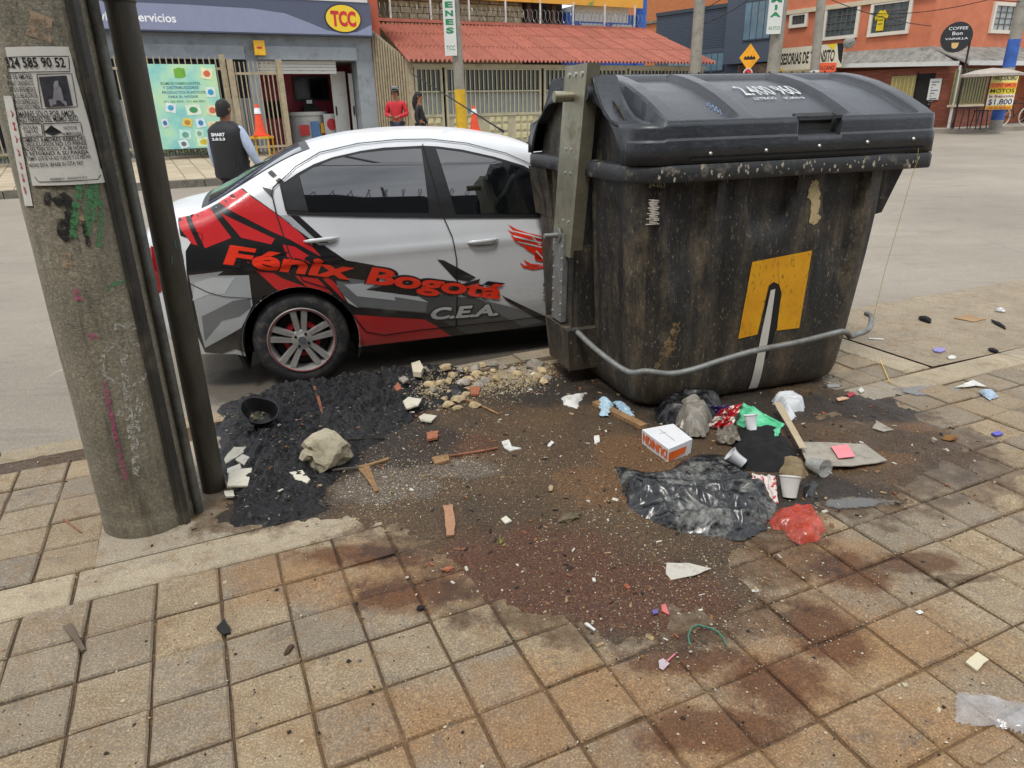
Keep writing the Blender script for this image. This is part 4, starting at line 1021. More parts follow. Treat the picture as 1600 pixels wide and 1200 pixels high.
# glass, pillars, seams
TW = .0022
quarter = z6([(690, 258), (760, 217), (805, 372), (712, 366)])
rearwin = [cs_(*p) for p in ((468, 275), (490, 262), (520, 250), (564, 240), (600, 236), (648, 233), (658, 233), (670, 332), (482, 331))]
frontwin = [cs_(*p) for p in ((681, 233), (720, 238), (770, 249), (815, 263), (850, 283), (868, 296), (900, 325), (905, 334), (712, 334))]
frame_poly = [cs_(*p) for p in ((437, 290), (463, 272), (490, 257), (520, 246), (564, 236), (600, 231), (660, 228), (684, 229), (722, 234), (772, 245), (818, 259), (853, 279), (880, 299), (915, 338), (700, 338), (560, 336), (470, 335), (446, 330))]
decal('window_frame', [frame_poly], mt_trim, .002)
for nm, p in (('rear_door_window', rearwin), ('front_door_window', frontwin)): decal(nm, [p], mt_glass, .0045)
decal('quarter_panel', [quarter], M('quarter black', '#2a2b2e', .35), .004)
def seam(name, pts, w=.006, lift=.0062, mat=mt_rubber, closed=False):
    mb = MB(); P = [Vector(cs_(*p)) for p in pts]; Q = []
    for a, b in zip(P[:-1], P[1:]):
        n = max(1, int((b-a).length/.02)); Q += [a.lerp(b, t/n) for t in range(n)]
    Q.append(P[-1]); L_, R_ = [], []
    for i, p in enumerate(Q):
        t = (Q[min(len(Q)-1, i+1)]-Q[max(0, i-1)]).normalized(); n = Vector((-t.y, t.x))*w/2; L_.append(p+n); R_.append(p-n)
    n_ = len(Q); mb.add([on_side(q.x, q.y, lift) for q in L_+R_], [(i, i+1, n_+i+1, n_+i) for i in range(n_-1)])
    return mb.build(name, mat, car, True, 180, fix=False)
seam('door_seam', [(440, 281), (427, 294), (425, 305), (432, 335), (452, 396), (473, 438), (518, 452), (550, 490), (572, 518), (600, 523), (655, 515), (712, 509)], .007)
seam('door_seam', [(660, 226), (692, 338), (706, 370), (713, 405), (714, 450), (712, 510)], .007)
seam('door_seam', [(712, 509), (790, 501), (862, 492), (930, 484)], .006)
seam('roof_seam', [(427, 294), (462, 262), (500, 240), (560, 226), (620, 220), (672, 219), (730, 225), (790, 240), (840, 262), (880, 290)], .005)
seam('belt_strip', [(448, 333), (560, 337), (700, 339), (860, 338), (915, 339)], .016, .006, mt_trim)
seam('bumper_seam', [(297, 442), (325, 456), (350, 463), (400, 466)], .004)
seam('fuel_flap', [(302, 362), (316, 365), (317, 372), (314, 382)], .003)
mt_hand = mt_paint.m
for hx, hy in ((502, 374), (754, 376)):
    s, z = cs_(hx, hy); mb = MB(); n_ = 10; vs_ = []
    for i in range(n_+1):
        t = i/n_*2-1; r = .013*math.sqrt(max(.12, 1-t**4)); bow = .020*(1-t**4)
        for j in range(8):
            a = 2*math.pi*j/8; q = Vector((s+t*.105, -half(s, z)-.006-bow-r*.55*math.sin(a)*-1, z+r*math.cos(a)+.004*t)); vs_.append(q)
    mb.add(vs_, [(i*8+j, i*8+(j+1) % 8, (i+1)*8+(j+1) % 8, (i+1)*8+j) for i in range(n_) for j in range(8)]+[tuple(range(7, -1, -1)), tuple(range(n_*8, n_*8+8))])
    mb.build('door_handle', mt_hand, car, True, 60)
    mb = MB(); el = [(s+.105*math.cos(t*.524)*.9, z-.012+.022*math.sin(t*.524)) for t in range(12)]
    mb.add([Vector((a, -half(a, b)-.0035, b)) for a, b in el], [tuple(range(12))]); mb.build('handle_recess', M('handle shade', '#8d9093', .4), car, fix=False)
# tail light, mud flap, mirror, lamps at the front, grille, plates
tl = z6([(222, 478), (262, 520), (275, 535), (232, 562), (120, 560), (100, 470)])
for y_ in (-1, 1):
    mb = MB(); vs_ = []; fs_ = []
    ss = [(-.62, .80), (-.64, .90), (-.72, .93), (-.765, .86), (-.79, .72), (-.785, .64), (-.72, .66), (-.64, .74)]
    vv, ff = cdt(ss, .03)
    mb.add([Vector((s, y_*(half(s, z)+.004), z)) for s, z in vv], ff); mb.build('tail_light', NT_red if 'NT_red' in globals() else M('tail light red', '#8c0d12', .12, coat=1, var=.3, sc=20), car, True, fix=False)
    mb = MB(); mb.grid(lambda u, v: Vector((interp(.64+.28*v, [p[1] for p in TOP0[1:7]], [p[0] for p in TOP0[1:7]])-.012-.045*(1-(y_*(.72-.30*u)/.75)**2), y_*(.70-.30*u), .64+.28*v)), 6, 6); mb.build('tail_light', M('tail light red', '#8c0d12'), car, True, fix=False)
mb = MB(); mb.add([Vector((s, -half(s, z)+.0-.003, z)) for s, z in z6([(256, 545), (288, 565), (262, 600)])], [(0, 1, 2)]); mb.build('reflector', M('white reflector', '#d9d9d6', .3), car, fix=False)
mb = MB(); mb.box((-.872, 0, .80), (.012, .42, .12)); mb.build('number_plate', M('yellow plate', '#c9a227', .5), car)
mb = MB()
fp = z6([(485, 900), (522, 898), (520, 1010), (540, 1085), (528, 1088), (500, 1030), (483, 1005)])
pl3 = [Vector((s, -.80, z)) for s, z in fp]; mb.prism(pl3, (0, .06, 0)); mb.build('mud_flap', mt_trim, car)
for y_ in (-1, 1):
    mb = MB(); vs_ = []
    for i in range(9):
        for j in range(12):
            a, b = math.pi*i/8, 2*math.pi*j/12; vs_.append(Vector((2.08+.05*math.cos(a)*1.3, y_*(.90+.085*math.sin(a)*math.cos(b)), 1.04+.06*math.sin(a)*math.sin(b))))
    mb.add(vs_, [(i*12+j, i*12+(j+1) % 12, (i+1)*12+(j+1) % 12, (i+1)*12+j) for i in range(8) for j in range(12)]); mb.box((2.1, y_*.81, 1.0), (.05, .12, .03)); mb.build('door_mirror', mt_trim, car, True)
    mb = MB(); vv, ff = cdt([(2.86, .74), (3.12, .70), (3.2, .62), (3.15, .56), (2.95, .62)], .05)
    mb.add([Vector((s, y_*(half(s, z)+.004), z)) for s, z in vv], ff); mb.build('headlight', M('headlight glass', '#b9bdc0', .08, coat=1), car, True, fix=False)
mb = MB(); mb.box((3.30, 0, .50), (.02, .9, .18)); mb.build('grille', mt_trim, car)
mb = MB(); a = C(1.62, -.05, 1.50); q0 = Vector((1.66, .0, 1.47)); mb.tube([q0, q0+Vector((-.05, 0, .03)), q0+Vector((-.66, .0, .40))], [.012, .006, .003], 8); mb.build('aerial', mt_trim, car, True)
# wheels
def wheel(cx, y_):
    t = bpy.data.objects.new('wheel', None); 
    mb = MB(); R = .296
    prof = [(.208, -.085), (.232, -.094), (.262, -.09), (.280, -.075), (R, -.055), (R, .055), (.280, .075), (.262, .09), (.232, .094), (.208, .085)]
    mb.lathe(prof, (0, 0, 0), 'Y', 56, True)
    for g in (-.03, 0, .03): pass
    ty = mb.build('wheel', mt_tyre, car, True, 50, loc=(cx, y_*(CW-.105), R))
    mb = MB(); o = y_
    mb.lathe([(.212, o*.086), (.207, o*.094), (.196, o*.090), (.188, o*.070), (.180, o*.02), (.18, -o*.07)], (0, 0, 0), 'Y', 48); mb.build('rim', mt_alloy, ty, True, 40)
    mb = MB(); mb.lathe([(.2045, o*.0955), (.2015, o*.0958), (.1985, o*.0935)], (0, 0, 0), 'Y', 48); mb.build('rim_stripe', M('rim stripe red', '#8a2329', .5), ty, True)
    for q in range(5):
        mb = MB()
        for e in (-1, 1):
            a0 = rad(90+72*q+e*20); a1 = rad(90+72*q+e*10.5); wd = .017
            def pp(r, a, off, yy): d = Vector((math.cos(a), 0, math.sin(a))); n = Vector((-d.z, 0, d.x)); return d*r+n*off+Vector((0, yy, 0))
            A = [pp(.045, a0, -wd*.8, o*.074), pp(.192, a1, -wd*1.05, o*.086), pp(.192, a1, wd*1.05, o*.086), pp(.045, a0, wd*.8, o*.074)]
            B = [pp(.045, a0, -wd*1.1, o*.05), pp(.192, a1, -wd*1.3, o*.06), pp(.192, a1, wd*1.3, o*.06), pp(.045, a0, wd*1.1, o*.05)]
            mb.add(A+B, [(0, 1, 2, 3), (0, 4, 5, 1), (1, 5, 6, 2), (2, 6, 7, 3), (3, 7, 4, 0), (7, 6, 5, 4)])
        mb.build('spoke', mt_alloy, ty)
    mb = MB(); mb.lathe([(0, o*.083), (.028, o*.083), (.034, o*.079), (.060, o*.076), (.066, o*.068), (.066, o*.04)], (0, 0, 0), 'Y', 28); mb.build('hub', mt_alloy, ty, True, 35)
    mb = MB(); mb.lathe([(0, o*.0855), (.024, o*.085), (.026, o*.082)], (0, 0, 0), 'Y', 20); mb.build('hub_cap', M('hub cap grey', '#55585b', .4), ty, True)
    for q in range(4):
        a = rad(45+12+90*q); mb = MB(); c_ = Vector((.045*math.cos(a), 0, .045*math.sin(a))); mb.cyl(c_+Vector((0, o*.07, 0)), c_+Vector((0, o*.084, 0)), .0085, n=6); mb.build('wheel_nut', M('nut dark', '#1d1d1e', .4, .3), ty)
    mb = MB(); mb.lathe([(.165, o*.015), (.10, o*.02), (.10, -o*.05)], (0, 0, 0), 'Y', 32); mb.lathe([(0, o*.015), (.165, o*.015)], (0, 0, 0), 'Y', 32); mb.build('brake_plate', M('brake dust', '#1e1d1c', .8), ty, True, 30, fix=False)
    mb = MB(); mb.lathe([(.085, o*.05), (.115, o*.045), (.118, o*.015)], (0, 0, 0), 'Y', 32); mb.build('brake_drum', mt_redp, ty, True)
for cx in (WX, 2.465):
    for y_ in (-1, 1): wheel(cx, y_)
# ================================================================== POLE WITH ITS POSTER
TILT = .014
PC = Vector((-1.478, 2.43, 0)); PR0, PR1 = .171, .158             # centre, radius at the ground and at 3 m
pr_ = lambda z: PR0+(PR1-PR0)*z/3.
k = NT('pitted pole concrete'); co = k.coord(); n1 = k.noise(co, 3.2, 7, .7); pit = k.noise(co, 75, 5, .75); str_ = k.noise(k.coord(False, (7, 7, .8)), 2.4, 8, .75); g2 = k.noise(co, 190, 3, .7)
c = k.ramp(n1, (.3, lin('#7f7b6f')), (.5, lin('#979283')), (.7, lin('#a8a395')))
c = k.mix(k.math('MULTIPLY', k.ramp(str_, (.5, 0.), (.68, 1.)), .65), c, lin('#46413a'))
c = k.mix(k.math('MULTIPLY', k.ramp(k.noise(k.coord(False, (3, 3, 1)), 6, 7, .75), (.58, 0.), (.68, 1.)), .5), c, lin('#a0957e'))
c = k.mix(.5, c, k.ramp(k.noise(co, 95, 6, .72), (.33, lin('#37332c')), (.5, lin('#857f72')), (.67, lin('#d6d0c0'))), 'OVERLAY')
c = k.mix(k.math('MULTIPLY', k.ramp(pit, (.64, 0.), (.68, 1.)), .8), c, lin('#26221d'))
sp = k.n('SeparateXYZ'); k.l(co, sp.inputs[0]); lowm = k.ramp(k.math('ADD', sp.outputs[2], k.math('MULTIPLY', k.math('SUBTRACT', n1, .5), .8)), (.0, 1.), (.35, 0.))
c = k.mix(k.math('MULTIPLY', lowm, .45), c, lin('#4d4636'))
k.col(c); k.rough(.88); k.bump(k.math('ADD', k.math('MULTIPLY', pit, -1.0), k.math('MULTIPLY', g2, .5)), .8, .006); mt_pole = k.m
pole = thing('utility_pole', 'thick grey concrete utility pole with graffiti in the left foreground', 'utility pole', PC)
pole.rotation_euler = (0, TILT, 0)
mb = MB(); nz_, nt_ = 110, 64; ztop = 6.5
for b in range(nz_+1):
    z = -.02+(ztop+.02)*(b/nz_)**1.6
    for a in range(nt_):
        t = 2*math.pi*a/nt_; r = pr_(min(z, 6))+.0022*fbm(math.cos(t)*3, math.sin(t)*3, z*2.5)+(.003 if z < .075 else 0)-(.004 if .075 <= z < .095 else 0)
        mb.v.append((r*math.cos(t), r*math.sin(t), z))
for b in range(nz_): mb.f += [(b*nt_+a, b*nt_+(a+1) % nt_, (b+1)*nt_+(a+1) % nt_, (b+1)*nt_+a) for a in range(nt_)]
mb.f.append(tuple(range(nz_*nt_, nz_*nt_+nt_)))
mb.build('shaft', mt_pole, pole, True, 60, fix=False)
def ch(px, py, add=.003):
    """photo pixel -> (angle, z) on the pole"""
    d = ray(px, py); r = .166; z = 1.
    for _ in range(5):
        o = Vector((-PC.x-TILT*z, -PC.y)); a = d.xy.dot(d.xy); b = 2*o.dot(d.xy); c_ = o.dot(o)-(r+add)**2; D_ = b*b-4*a*c_
        t = (-b-math.sqrt(max(0, D_)))/(2*a); z = H+d.z*t; r = pr_(z)
    p = o+d.xy*t; return (math.atan2(p.y, p.x), z)
def cp(a, z, add=.003): r = pr_(z)+add; return Vector((r*math.cos(a), r*math.sin(a), z))
# conduits strapped to its side
mt_cond = M('grey conduit', '#6d6f6a', .5, .35, .2, 10, dirt='#3a342b', dirt_amt=.5, dsc=7, bump=.2)
mt_cond2 = M('dark conduit', '#3b3a36', .55, .3, .25, 10, dirt='#6f6758', dirt_amt=.35, dsc=8, bump=.3)
def az_of(px, py):
    g = G(px, py); return math.atan2(g.y-PC.y, g.x-PC.x)
a1, a2 = rad(-22), rad(3)
mb = MB()
for sgn in (0,):
    ring = [(-.021, 0), (.021, 0), (.021, .010), (.013, .012), (.011, .024), (-.011, .024), (-.013, .012), (-.021, .010)]
    for z in (0.002, 1, 2, 3, 4.5):
        for x, y in ring:
            r = pr_(min(z, 5))+y+.001; mb.v.append((r*math.cos(a1)-x*math.sin(a1), r*math.sin(a1)+x*math.cos(a1), z))
    n_ = len(ring); mb.f += [(b*n_+i, b*n_+(i+1) % n_, (b+1)*n_+(i+1) % n_, (b+1)*n_+i) for b in range(4) for i in range(n_)]
mb.build('cable_cover', mt_cond2, pole, True, 30)
mb = MB(); pth = [cp(a2, z, .019) for z in (.0, .5, 1, 1.6, 2.2, 3, 4.5)]; mb.tube(pth, .0165, 12); mb.build('conduit', mt_cond, pole, True)
for z in (.65, 1.9, 3.0):
    mb = MB(); mb.lathe([(pr_(z)+.002, z-.008), (pr_(z)+.0035, z-.008), (pr_(z)+.0035, z+.008), (pr_(z)+.002, z+.008)], n=48)
    if z > 2.5: mb.build('strap', mt_cond, pole, True)
def band(mb, px, w, add=.0022, n=6):
    """a painted stroke on the pole through photo points; w = half width in metres"""
    P = [Vector(ch(*p)) for p in px]; Q = []
    for a, b in zip(P[:-1], P[1:]): Q += [a.lerp(b, t/n) for t in range(n)]
    Q.append(P[-1]); vs = []
    for i, p in enumerate(Q):
        t = Q[min(i+1, len(Q)-1)]-Q[max(0, i-1)]; t = Vector((t.x*.166, t.y)).normalized(); nn = Vector((-t.y/.166, t.x))
        ww = (w[min(len(w)-1, int(i/max(1, len(Q)-1)*len(w)))] if isinstance(w, (list, tuple)) else w)*random.uniform(.8, 1.15)
        vs += [cp(p.x+nn.x*ww*q, p.y+nn.y*ww*q, add) for q in (-1, -.4, .4, 1)]
    mb.add(vs, [(i*4+j, i*4+j+1, i*4+j+5, i*4+j+4) for i in range(len(Q)-1) for j in range(3)])
def stroke(name, lst, mat, add=.0024):
    mb = MB()
    for p, w in lst: band(mb, p, w, add)
    tag(mb.build(name, mat, pole, True, 180, fix=False), kind='stuff' if len(lst) > 1 else None)
stroke('green_paint', [([(129, 264), (122, 300), (117, 330), (114, 372)], .011), ([(148, 272), (144, 305), (140, 335), (137, 368)], (.012, .022, .018, .008)), ([(160, 455), (180, 442), (203, 438)], .006), ([(158, 310), (157, 350), (155, 385)], .008)], paint_decal('green spray', '#4a8355', .52, 60), .0040)
stroke('black_paint', [([(85, 318), (100, 308), (112, 322), (108, 345), (95, 360), (108, 375)], .016), ([(75, 300), (72, 320)], .01), ([(88, 345), (120, 352)], .012), ([(130, 345), (139, 385)], .007)], paint_decal('black spray', '#1d1c1c', .6, 50), .003)
ccx, ccy = 196, 567
stroke('white_paint', [([(ccx+37*math.cos(t*.35), ccy+35*math.sin(t*.35)) for t in range(19)], .0075), ([(193, 540), (195, 580), (200, 640), (206, 685)], .011), ([(178, 510), (200, 512), (218, 505)], .014), ([(220, 612), (214, 660), (210, 700), (214, 745)], .012), ([(200, 620), (185, 650)], .01)], paint_decal('white spray', '#b9b8ae', .42, 55), .0026)
stroke('pink_paint', [([(163, 596), (170, 630), (180, 680), (190, 722), (197, 750)], .007), ([(142, 520), (148, 530)], .016), ([(118, 452), (124, 470)], .010)], paint_decal('pink spray', '#b0567d', .45, 55), .0028)
stroke('bare_patch', [([(65, 22), (60, 60)], .03), ([(122, 330), (130, 350)], .01), ([(102, 395), (105, 420)], .016)], paint_decal('pale bare patch', '#a58f76', .55, 30), .0022)
# poster
mt_paper = M('poster paper', '#d3d1ca', .85, var=.1, sc=9, dirt='#a7a294', dirt_amt=.25, dsc=9); mt_ink = paint_decal('printed ink', '#18181b', .97, 90, .85)
def pad_quad(cs4, n, m, add):
    A = [Vector(ch(*p)) for p in cs4]; vs = []
    for j in range(m+1):
        for i in range(n+1):
            u, v = i/n, j/m; p = (A[0]*(1-u)+A[1]*u)*(1-v)+(A[3]*(1-u)+A[2]*u)*v
            vs.append(cp(p.x, p.y, add+.0006*fbm(u*6, v*9)))
    w = n+1; return vs, [(j*w+i, j*w+i+1, (j+1)*w+i+1, (j+1)*w+i) for j in range(m) for i in range(n)]
def poster_obj(name, label, cs4, add, mat=None):
    mb = MB(); mb.add(*pad_quad(cs4, 18, 20, add)); o = mb.build(name, mat or mt_paper, None, True, 180, fix=False, loc=PC); o.rotation_euler = (0, TILT, 0)
    return tag(o, label, 'poster')
old_post = poster_obj('poster', 'torn strip of an older poster with red letters at the left edge of the pole', [(6, 150), (20, 150), (52, 322), (40, 322)], .0045)
poster = poster_obj('poster', 'white paper poster with black print and a phone number pasted on the concrete pole', [(9, 74), (106, 72), (163, 284), (52, 290)], .0062)
def ptext(mb, s, a, b, cap, off=.02, par=None, add=.0085):
    A, B = Vector(ch(*a)), Vector(ch(*b)); px_m = (B-A); L_ = math.hypot(px_m.x*.166, px_m.y); capm = cap
    up = Vector((-px_m.y/.166, px_m.x*.166)); up = Vector((up.x/ L_, up.y/L_))
    put_text(mb, s, lambda u, v: cp(A.x+px_m.x*u+up.x*v*capm, A.y+px_m.y*u+up.y*v*capm, add), off=off, res=2)
mb = MB(); Z = .00205
for s, a, b, cap in (('324 585 90 52', (13, 106), (102, 104), 14), ('REY DE AMORES', (14, 124), (52, 123), 7.5), ('IMPOSIBLES Y CORAZONES ROTOS', (15, 134), (54, 133), 7), ('DESTRUYO ENTROMETIDOS', (18, 144), (57, 143), 7), ('SI EN SU RELACION SE', (20, 154), (60, 152), 7), ('SIENTE DESPRECIADO', (23, 163), (62, 162), 7), ('ENGAÑADO POR SU PAREJA', (25, 172), (64, 170), 7),
                     ('AMARRES SOLO POR AMOR,', (28, 183), (118, 180), 8.5), ('HAGO PAREJAS DEL MISMO SEXO', (29, 192), (122, 188), 8.5), ('LECTURA', (37, 202), (61, 201), 5), ('CARTAS', (40, 208), (61, 207), 5), ('DE LOS ANGELES', (41, 213), (66, 212), 2.6), ('PACTO DE', (100, 202), (120, 201), 5), ('NUMEROLOGIA', (98, 211), (127, 210), 5),
                     ('DOMINO AMORES REBELDES', (34, 222), (133, 218), 6), ('Y ORGULLOSOS NO LO PIENSE', (36, 229), (135, 225), 6), ('MAS EN TAN SOLO 7 A 38 HORAS', (38, 236), (136, 232), 6), ('LE RETORNO A SU PAREJA', (40, 243), (138, 239), 6), ('EL TIEMPO QUE SE VA NO VUELVE Y LO HECHO', (41, 251), (141, 246), 6), ('HECHO ESTA. SEPARE SU CITA YA!!!', (48, 261), (130, 256), 6), ('KENNEDY - BOGOTA D.C.', (80, 281), (137, 277), 3.2)):
    ptext(mb, s, a, b, cap*Z*.95, .022 if cap > 10 else .012)
tag(mb.build('printed_text', mt_ink, poster, fix=False), kind='stuff')
def pline(mb, pts, w, add=.0083):
    band(mb, pts, w, add, 5)
mb = MB()
for P_ in ([(12, 90), (106, 87), (108, 111), (14, 114), (12, 90)], [(58, 116), (111, 114), (120, 166), (66, 170), (58, 116)], [(30, 194), (65, 192), (68, 213), (34, 215), (30, 194)], [(68, 193), (125, 190), (129, 211), (71, 214), (68, 193)], [(56, 276), (62, 284), (152, 279), (156, 272)], [(114, 94), (118, 118), (140, 190), (156, 262)]): pline(mb, P_, .0011)
mb.add(*[[cp(*ch(*q), .0084) for q in ((70, 206), (80, 195), (97, 206), (83, 211))], [(0, 1, 2, 3)]])
tag(mb.build('printed_frame', mt_ink, poster, fix=False), kind='stuff')
mb = MB(); mb.add(*pad_quad([(61, 120), (103, 117), (113, 164), (71, 167)], 6, 6, .0084)); mb.build('printed_photo', M('dark print', '#35343a', .85, var=.5, sc=25), poster, fix=False)
mb = MB(); mb.add([cp(*ch(*q), .0089) for q in ((85, 126), (90, 125), (91, 132), (95, 138), (100, 160), (82, 163), (84, 138), (83, 132))], [tuple(range(8))]); mb.add([cp(*ch(*q), .0089) for q in ((76, 155), (90, 152), (103, 158), (104, 164), (79, 166))], [tuple(range(5))]); mb.build('printed_figure', M('grey print', '#8a8990', .85, var=.3, sc=40), poster, fix=False)
mb = MB()
for i, chh in enumerate('AMARRES'):
    y = 175+i*20; a = (16+(y-150)*.17, y+9); b = (21+(y-150)*.17, y-4)
    A, B = Vector(ch(*a)), Vector(ch(*b)); put_text(mb, chh, lambda u, v: cp(A.x+(B.x-A.x)*v*.4+.0*u, A.y+(B.y-A.y)*u, .0055+.0*v) if False else cp(A.x+.05*v, A.y+(B.y-A.y)*u, .0058), off=.02)
mb.build('printed_text', paint_decal('red print', '#b4303a', .9, 60), old_post, fix=False)
# free-standing dark pipe
PP = G(337, 770); PP = Vector((PP.x-.02, PP.y+.035, 0))
mt_pipe = M('sooty steel pipe', '#4a463e', .55, .35, .35, 5, dirt='#5f584b', dirt_amt=.45, dsc=4, bump=.5, bsc=45, stretch=(5, 5, 1))
pipe = thing('steel_pipe', 'dark sooty steel pipe standing upright beside the concrete pole', 'pipe', PP)
pipe.rotation_euler = (0, .012, 0)
mb = MB(); mb.tube([(0, 0, -.02), (0, 0, .4), (.0, 0, .9), (0, 0, 1.6), (0, 0, 2.4), (0, 0, 5)], .0475, 28); mb.build('tube', mt_pipe, pipe, True)
mb = MB(); mb.lathe([(.048, 1.86), (.0515, 1.862), (.0515, 1.93), (.048, 1.932)], n=28); mb.build('sleeve', mt_pipe, pipe, True)
def pipe_hit(px, py):
    d = ray(px, py); o = Vector((-PP.x, -PP.y)); a = d.xy.dot(d.xy); b = 2*o.dot(d.xy); c_ = o.dot(o)-.049**2
    t = (-b-math.sqrt(max(0, b*b-4*a*c_)))/(2*a); p = o+d.xy*t; return math.atan2(p.y, p.x), H+d.z*t
mb = MB()
for P_ in ([(263, 400), (285, 396), (286, 408), (264, 412)], [(268, 376), (278, 373), (280, 386), (270, 388)]):
    q = [pipe_hit(*p) for p in P_]; mb.add([Vector((.0487*math.cos(a), .0487*math.sin(a), z)) for a, z in q], [(0, 1, 2, 3)])
mb.build('teal_paint', paint_decal('teal paint', '#3f97a0', .8, 60), pipe, fix=False)
# ================================================================== LITTER
def ridged(x, y, z, o=4, w=.35):
    wx, wy = x+w*fbm(x*.7, y*.7, z+5), y+w*fbm(x*.7, y*.7, z+9); s_ = 0.; a = 1.; f = 1.
    for _ in range(o):
        s_ += a*(1-abs(noise.noise(Vector((wx*f, wy*f, z+f)))*1.6))**2; a *= .5; f *= 2.1
    return s_/1.9
def plastic(name, col, col2=None, amt=.4, rough=.28, sc=14, alpha=None):
    if name in _mc: return _mc[name]
    k = NT(name); co = k.coord(True); n1 = k.noise(co, sc, 7, .75, .4); n2 = k.noise(co, 60, 4, .7)
    c = k.ramp(n1, (.3, tuple(q*.8 for q in lin(col)[:3])+(1,)), (.7, lin(col)))
    if col2: c = k.mix(k.math('MULTIPLY', k.ramp(k.math('ADD', k.math('MULTIPLY', n1, .7), k.math('MULTIPLY', n2, .3)), (.5, 0.), (.62, 1.)), amt), c, lin(col2)); k.rough(k.ramp(n1, (.45, rough), (.65, min(1, rough+.35))))
    else: k.rough(rough)
    k.col(c); k.b.inputs['Specular IOR Level'].default_value = .6; k.bump(n2, .25, .004)
    if alpha: k.b.inputs['Alpha'].default_value = alpha
    _mc[name] = k.m; return k.m
def tents(P, seed, n, hgt, size):
    """long sharp folds: crests between random points of the outline's inside"""
    r = random.Random(int(seed*100)); x0, y0 = P.min(0); x1, y1 = P.max(0); big, small = [], []
    def pt():
        for _ in range(60):
            p = (r.uniform(x0, x1), r.uniform(y0, y1))
            if sdist([p], P)[0][0] > size*.06: return p
        return tuple(P.mean(0))
    for i in range(n):
        p = pt(); a = r.gauss(0, .45) if size > .35 and i % 3 else r.uniform(0, math.pi); l_ = size*r.uniform(.12, .34); big.append((p[0]-math.cos(a)*l_, p[1]-math.sin(a)*l_, p[0]+math.cos(a)*l_, p[1]+math.sin(a)*l_, hgt*r.uniform(.35, 1.1), r.uniform(.4, .85)))
    for i in range(n*9):
        p = pt(); a = r.uniform(0, math.pi); l_ = size*r.uniform(.04, .14); small.append((p[0]-math.cos(a)*l_, p[1]-math.sin(a)*l_, p[0]+math.cos(a)*l_, p[1]+math.sin(a)*l_, hgt*r.uniform(.08, .26), r.uniform(.5, 1.2)))
    return np.array(big), np.array(small)
def tent_h(T, X, Y):
    out_ = np.zeros(X.shape)
    for ax, ay, bx, by, h, sl_ in T:
        dx, dy = bx-ax, by-ay; t = np.clip(((X-ax)*dx+(Y-ay)*dy)/(dx*dx+dy*dy+1e-9), 0, 1); d = np.hypot(X-ax-t*dx, Y-ay-t*dy); out_ = np.maximum(out_, h-sl_*d)
    return out_
def drape(name, label, cat, px, hgt, mat, fs=9., step=.007, z0=.004, seed=0., edge=.06, fold=.5, group=None, oct_=4, warp=.35, ani=1.):
    """crumpled sheet or bag lying on the ground, outline from photo points"""
    P = np.array([tuple(G(*p).xy) for p in px]); c = P.mean(0); x0, y0 = P.min(0)-.01; x1, y1 = P.max(0)+.01
    nx_, ny_ = int((x1-x0)/step)+1, int((y1-y0)/step)+1
    gx, gy = np.meshgrid(x0+np.arange(nx_+1)*step, y0+np.arange(ny_+1)*step); d = sdist(np.c_[gx.ravel(), gy.ravel()], P)[0].reshape(gx.shape)
    mb = MB((c[0], c[1], 0)); idx = -np.ones(gx.shape, int)
    size = float(np.hypot(*(P.max(0)-P.min(0)))); TB, TS = tents(P, seed, 12 if size > .35 else 9, hgt, size)
    nzx = np.array([[fbm(p*7/size*.4, q*7/size*.4, seed+3) for p, q in zip(ra, rb_)] for ra, rb_ in zip(gx, gy)]); nzy = np.array([[fbm(p*7/size*.4, q*7/size*.4, seed+8) for p, q in zip(ra, rb_)] for ra, rb_ in zip(gx, gy)])
    TH = tent_h(TB, gx+nzx*size*.06, gy+nzy*size*.06)+tent_h(TS, gx+nzx*size*.03, gy-nzy*size*.03)
    for _ in range(2): Q_ = np.pad(TH, 1, mode='edge'); TH = (Q_[1:-1, 1:-1]*2+Q_[:-2, 1:-1]+Q_[2:, 1:-1]+Q_[1:-1, :-2]+Q_[1:-1, 2:])/6
    for b in range(ny_+1):
        for a in range(nx_+1):
            x, y = gx[b, a], gy[b, a]; dd = d[b, a]+.012*fbm(x*18, y*18, seed, 3)
            if dd > -.004:
                e = min(1, max(0, dd/edge)); env = math.sin(e*math.pi/2)**.8
                r = ridged(x*fs, y*fs*ani, seed, oct_, warp)
                h = z0+gz_fast(x, y)+env*((hgt*(1-fold)*.8+TH[b, a])*(1. if size > .35 else .62))+.0035*r*min(1, e*4)
                idx[b, a] = len(mb.v); mb.v.append((x+.4*step*fbm(x*40, y*40, 3), y, max(h, .001)))
    for b in range(ny_):
        for a in range(nx_):
            q = (idx[b, a], idx[b, a+1], idx[b+1, a+1], idx[b+1, a])
            if min(q) >= 0: mb.f.append(tuple(int(t) for t in q))
    o = mb.build(name, mat, None, True, 75, fix=False)
    return tag(o, label, cat, group)
def gz_fast(x, y): return .004 if -1.2 < x < 2.2 else 0.
def zg(p): return gz(p.x, p.y)
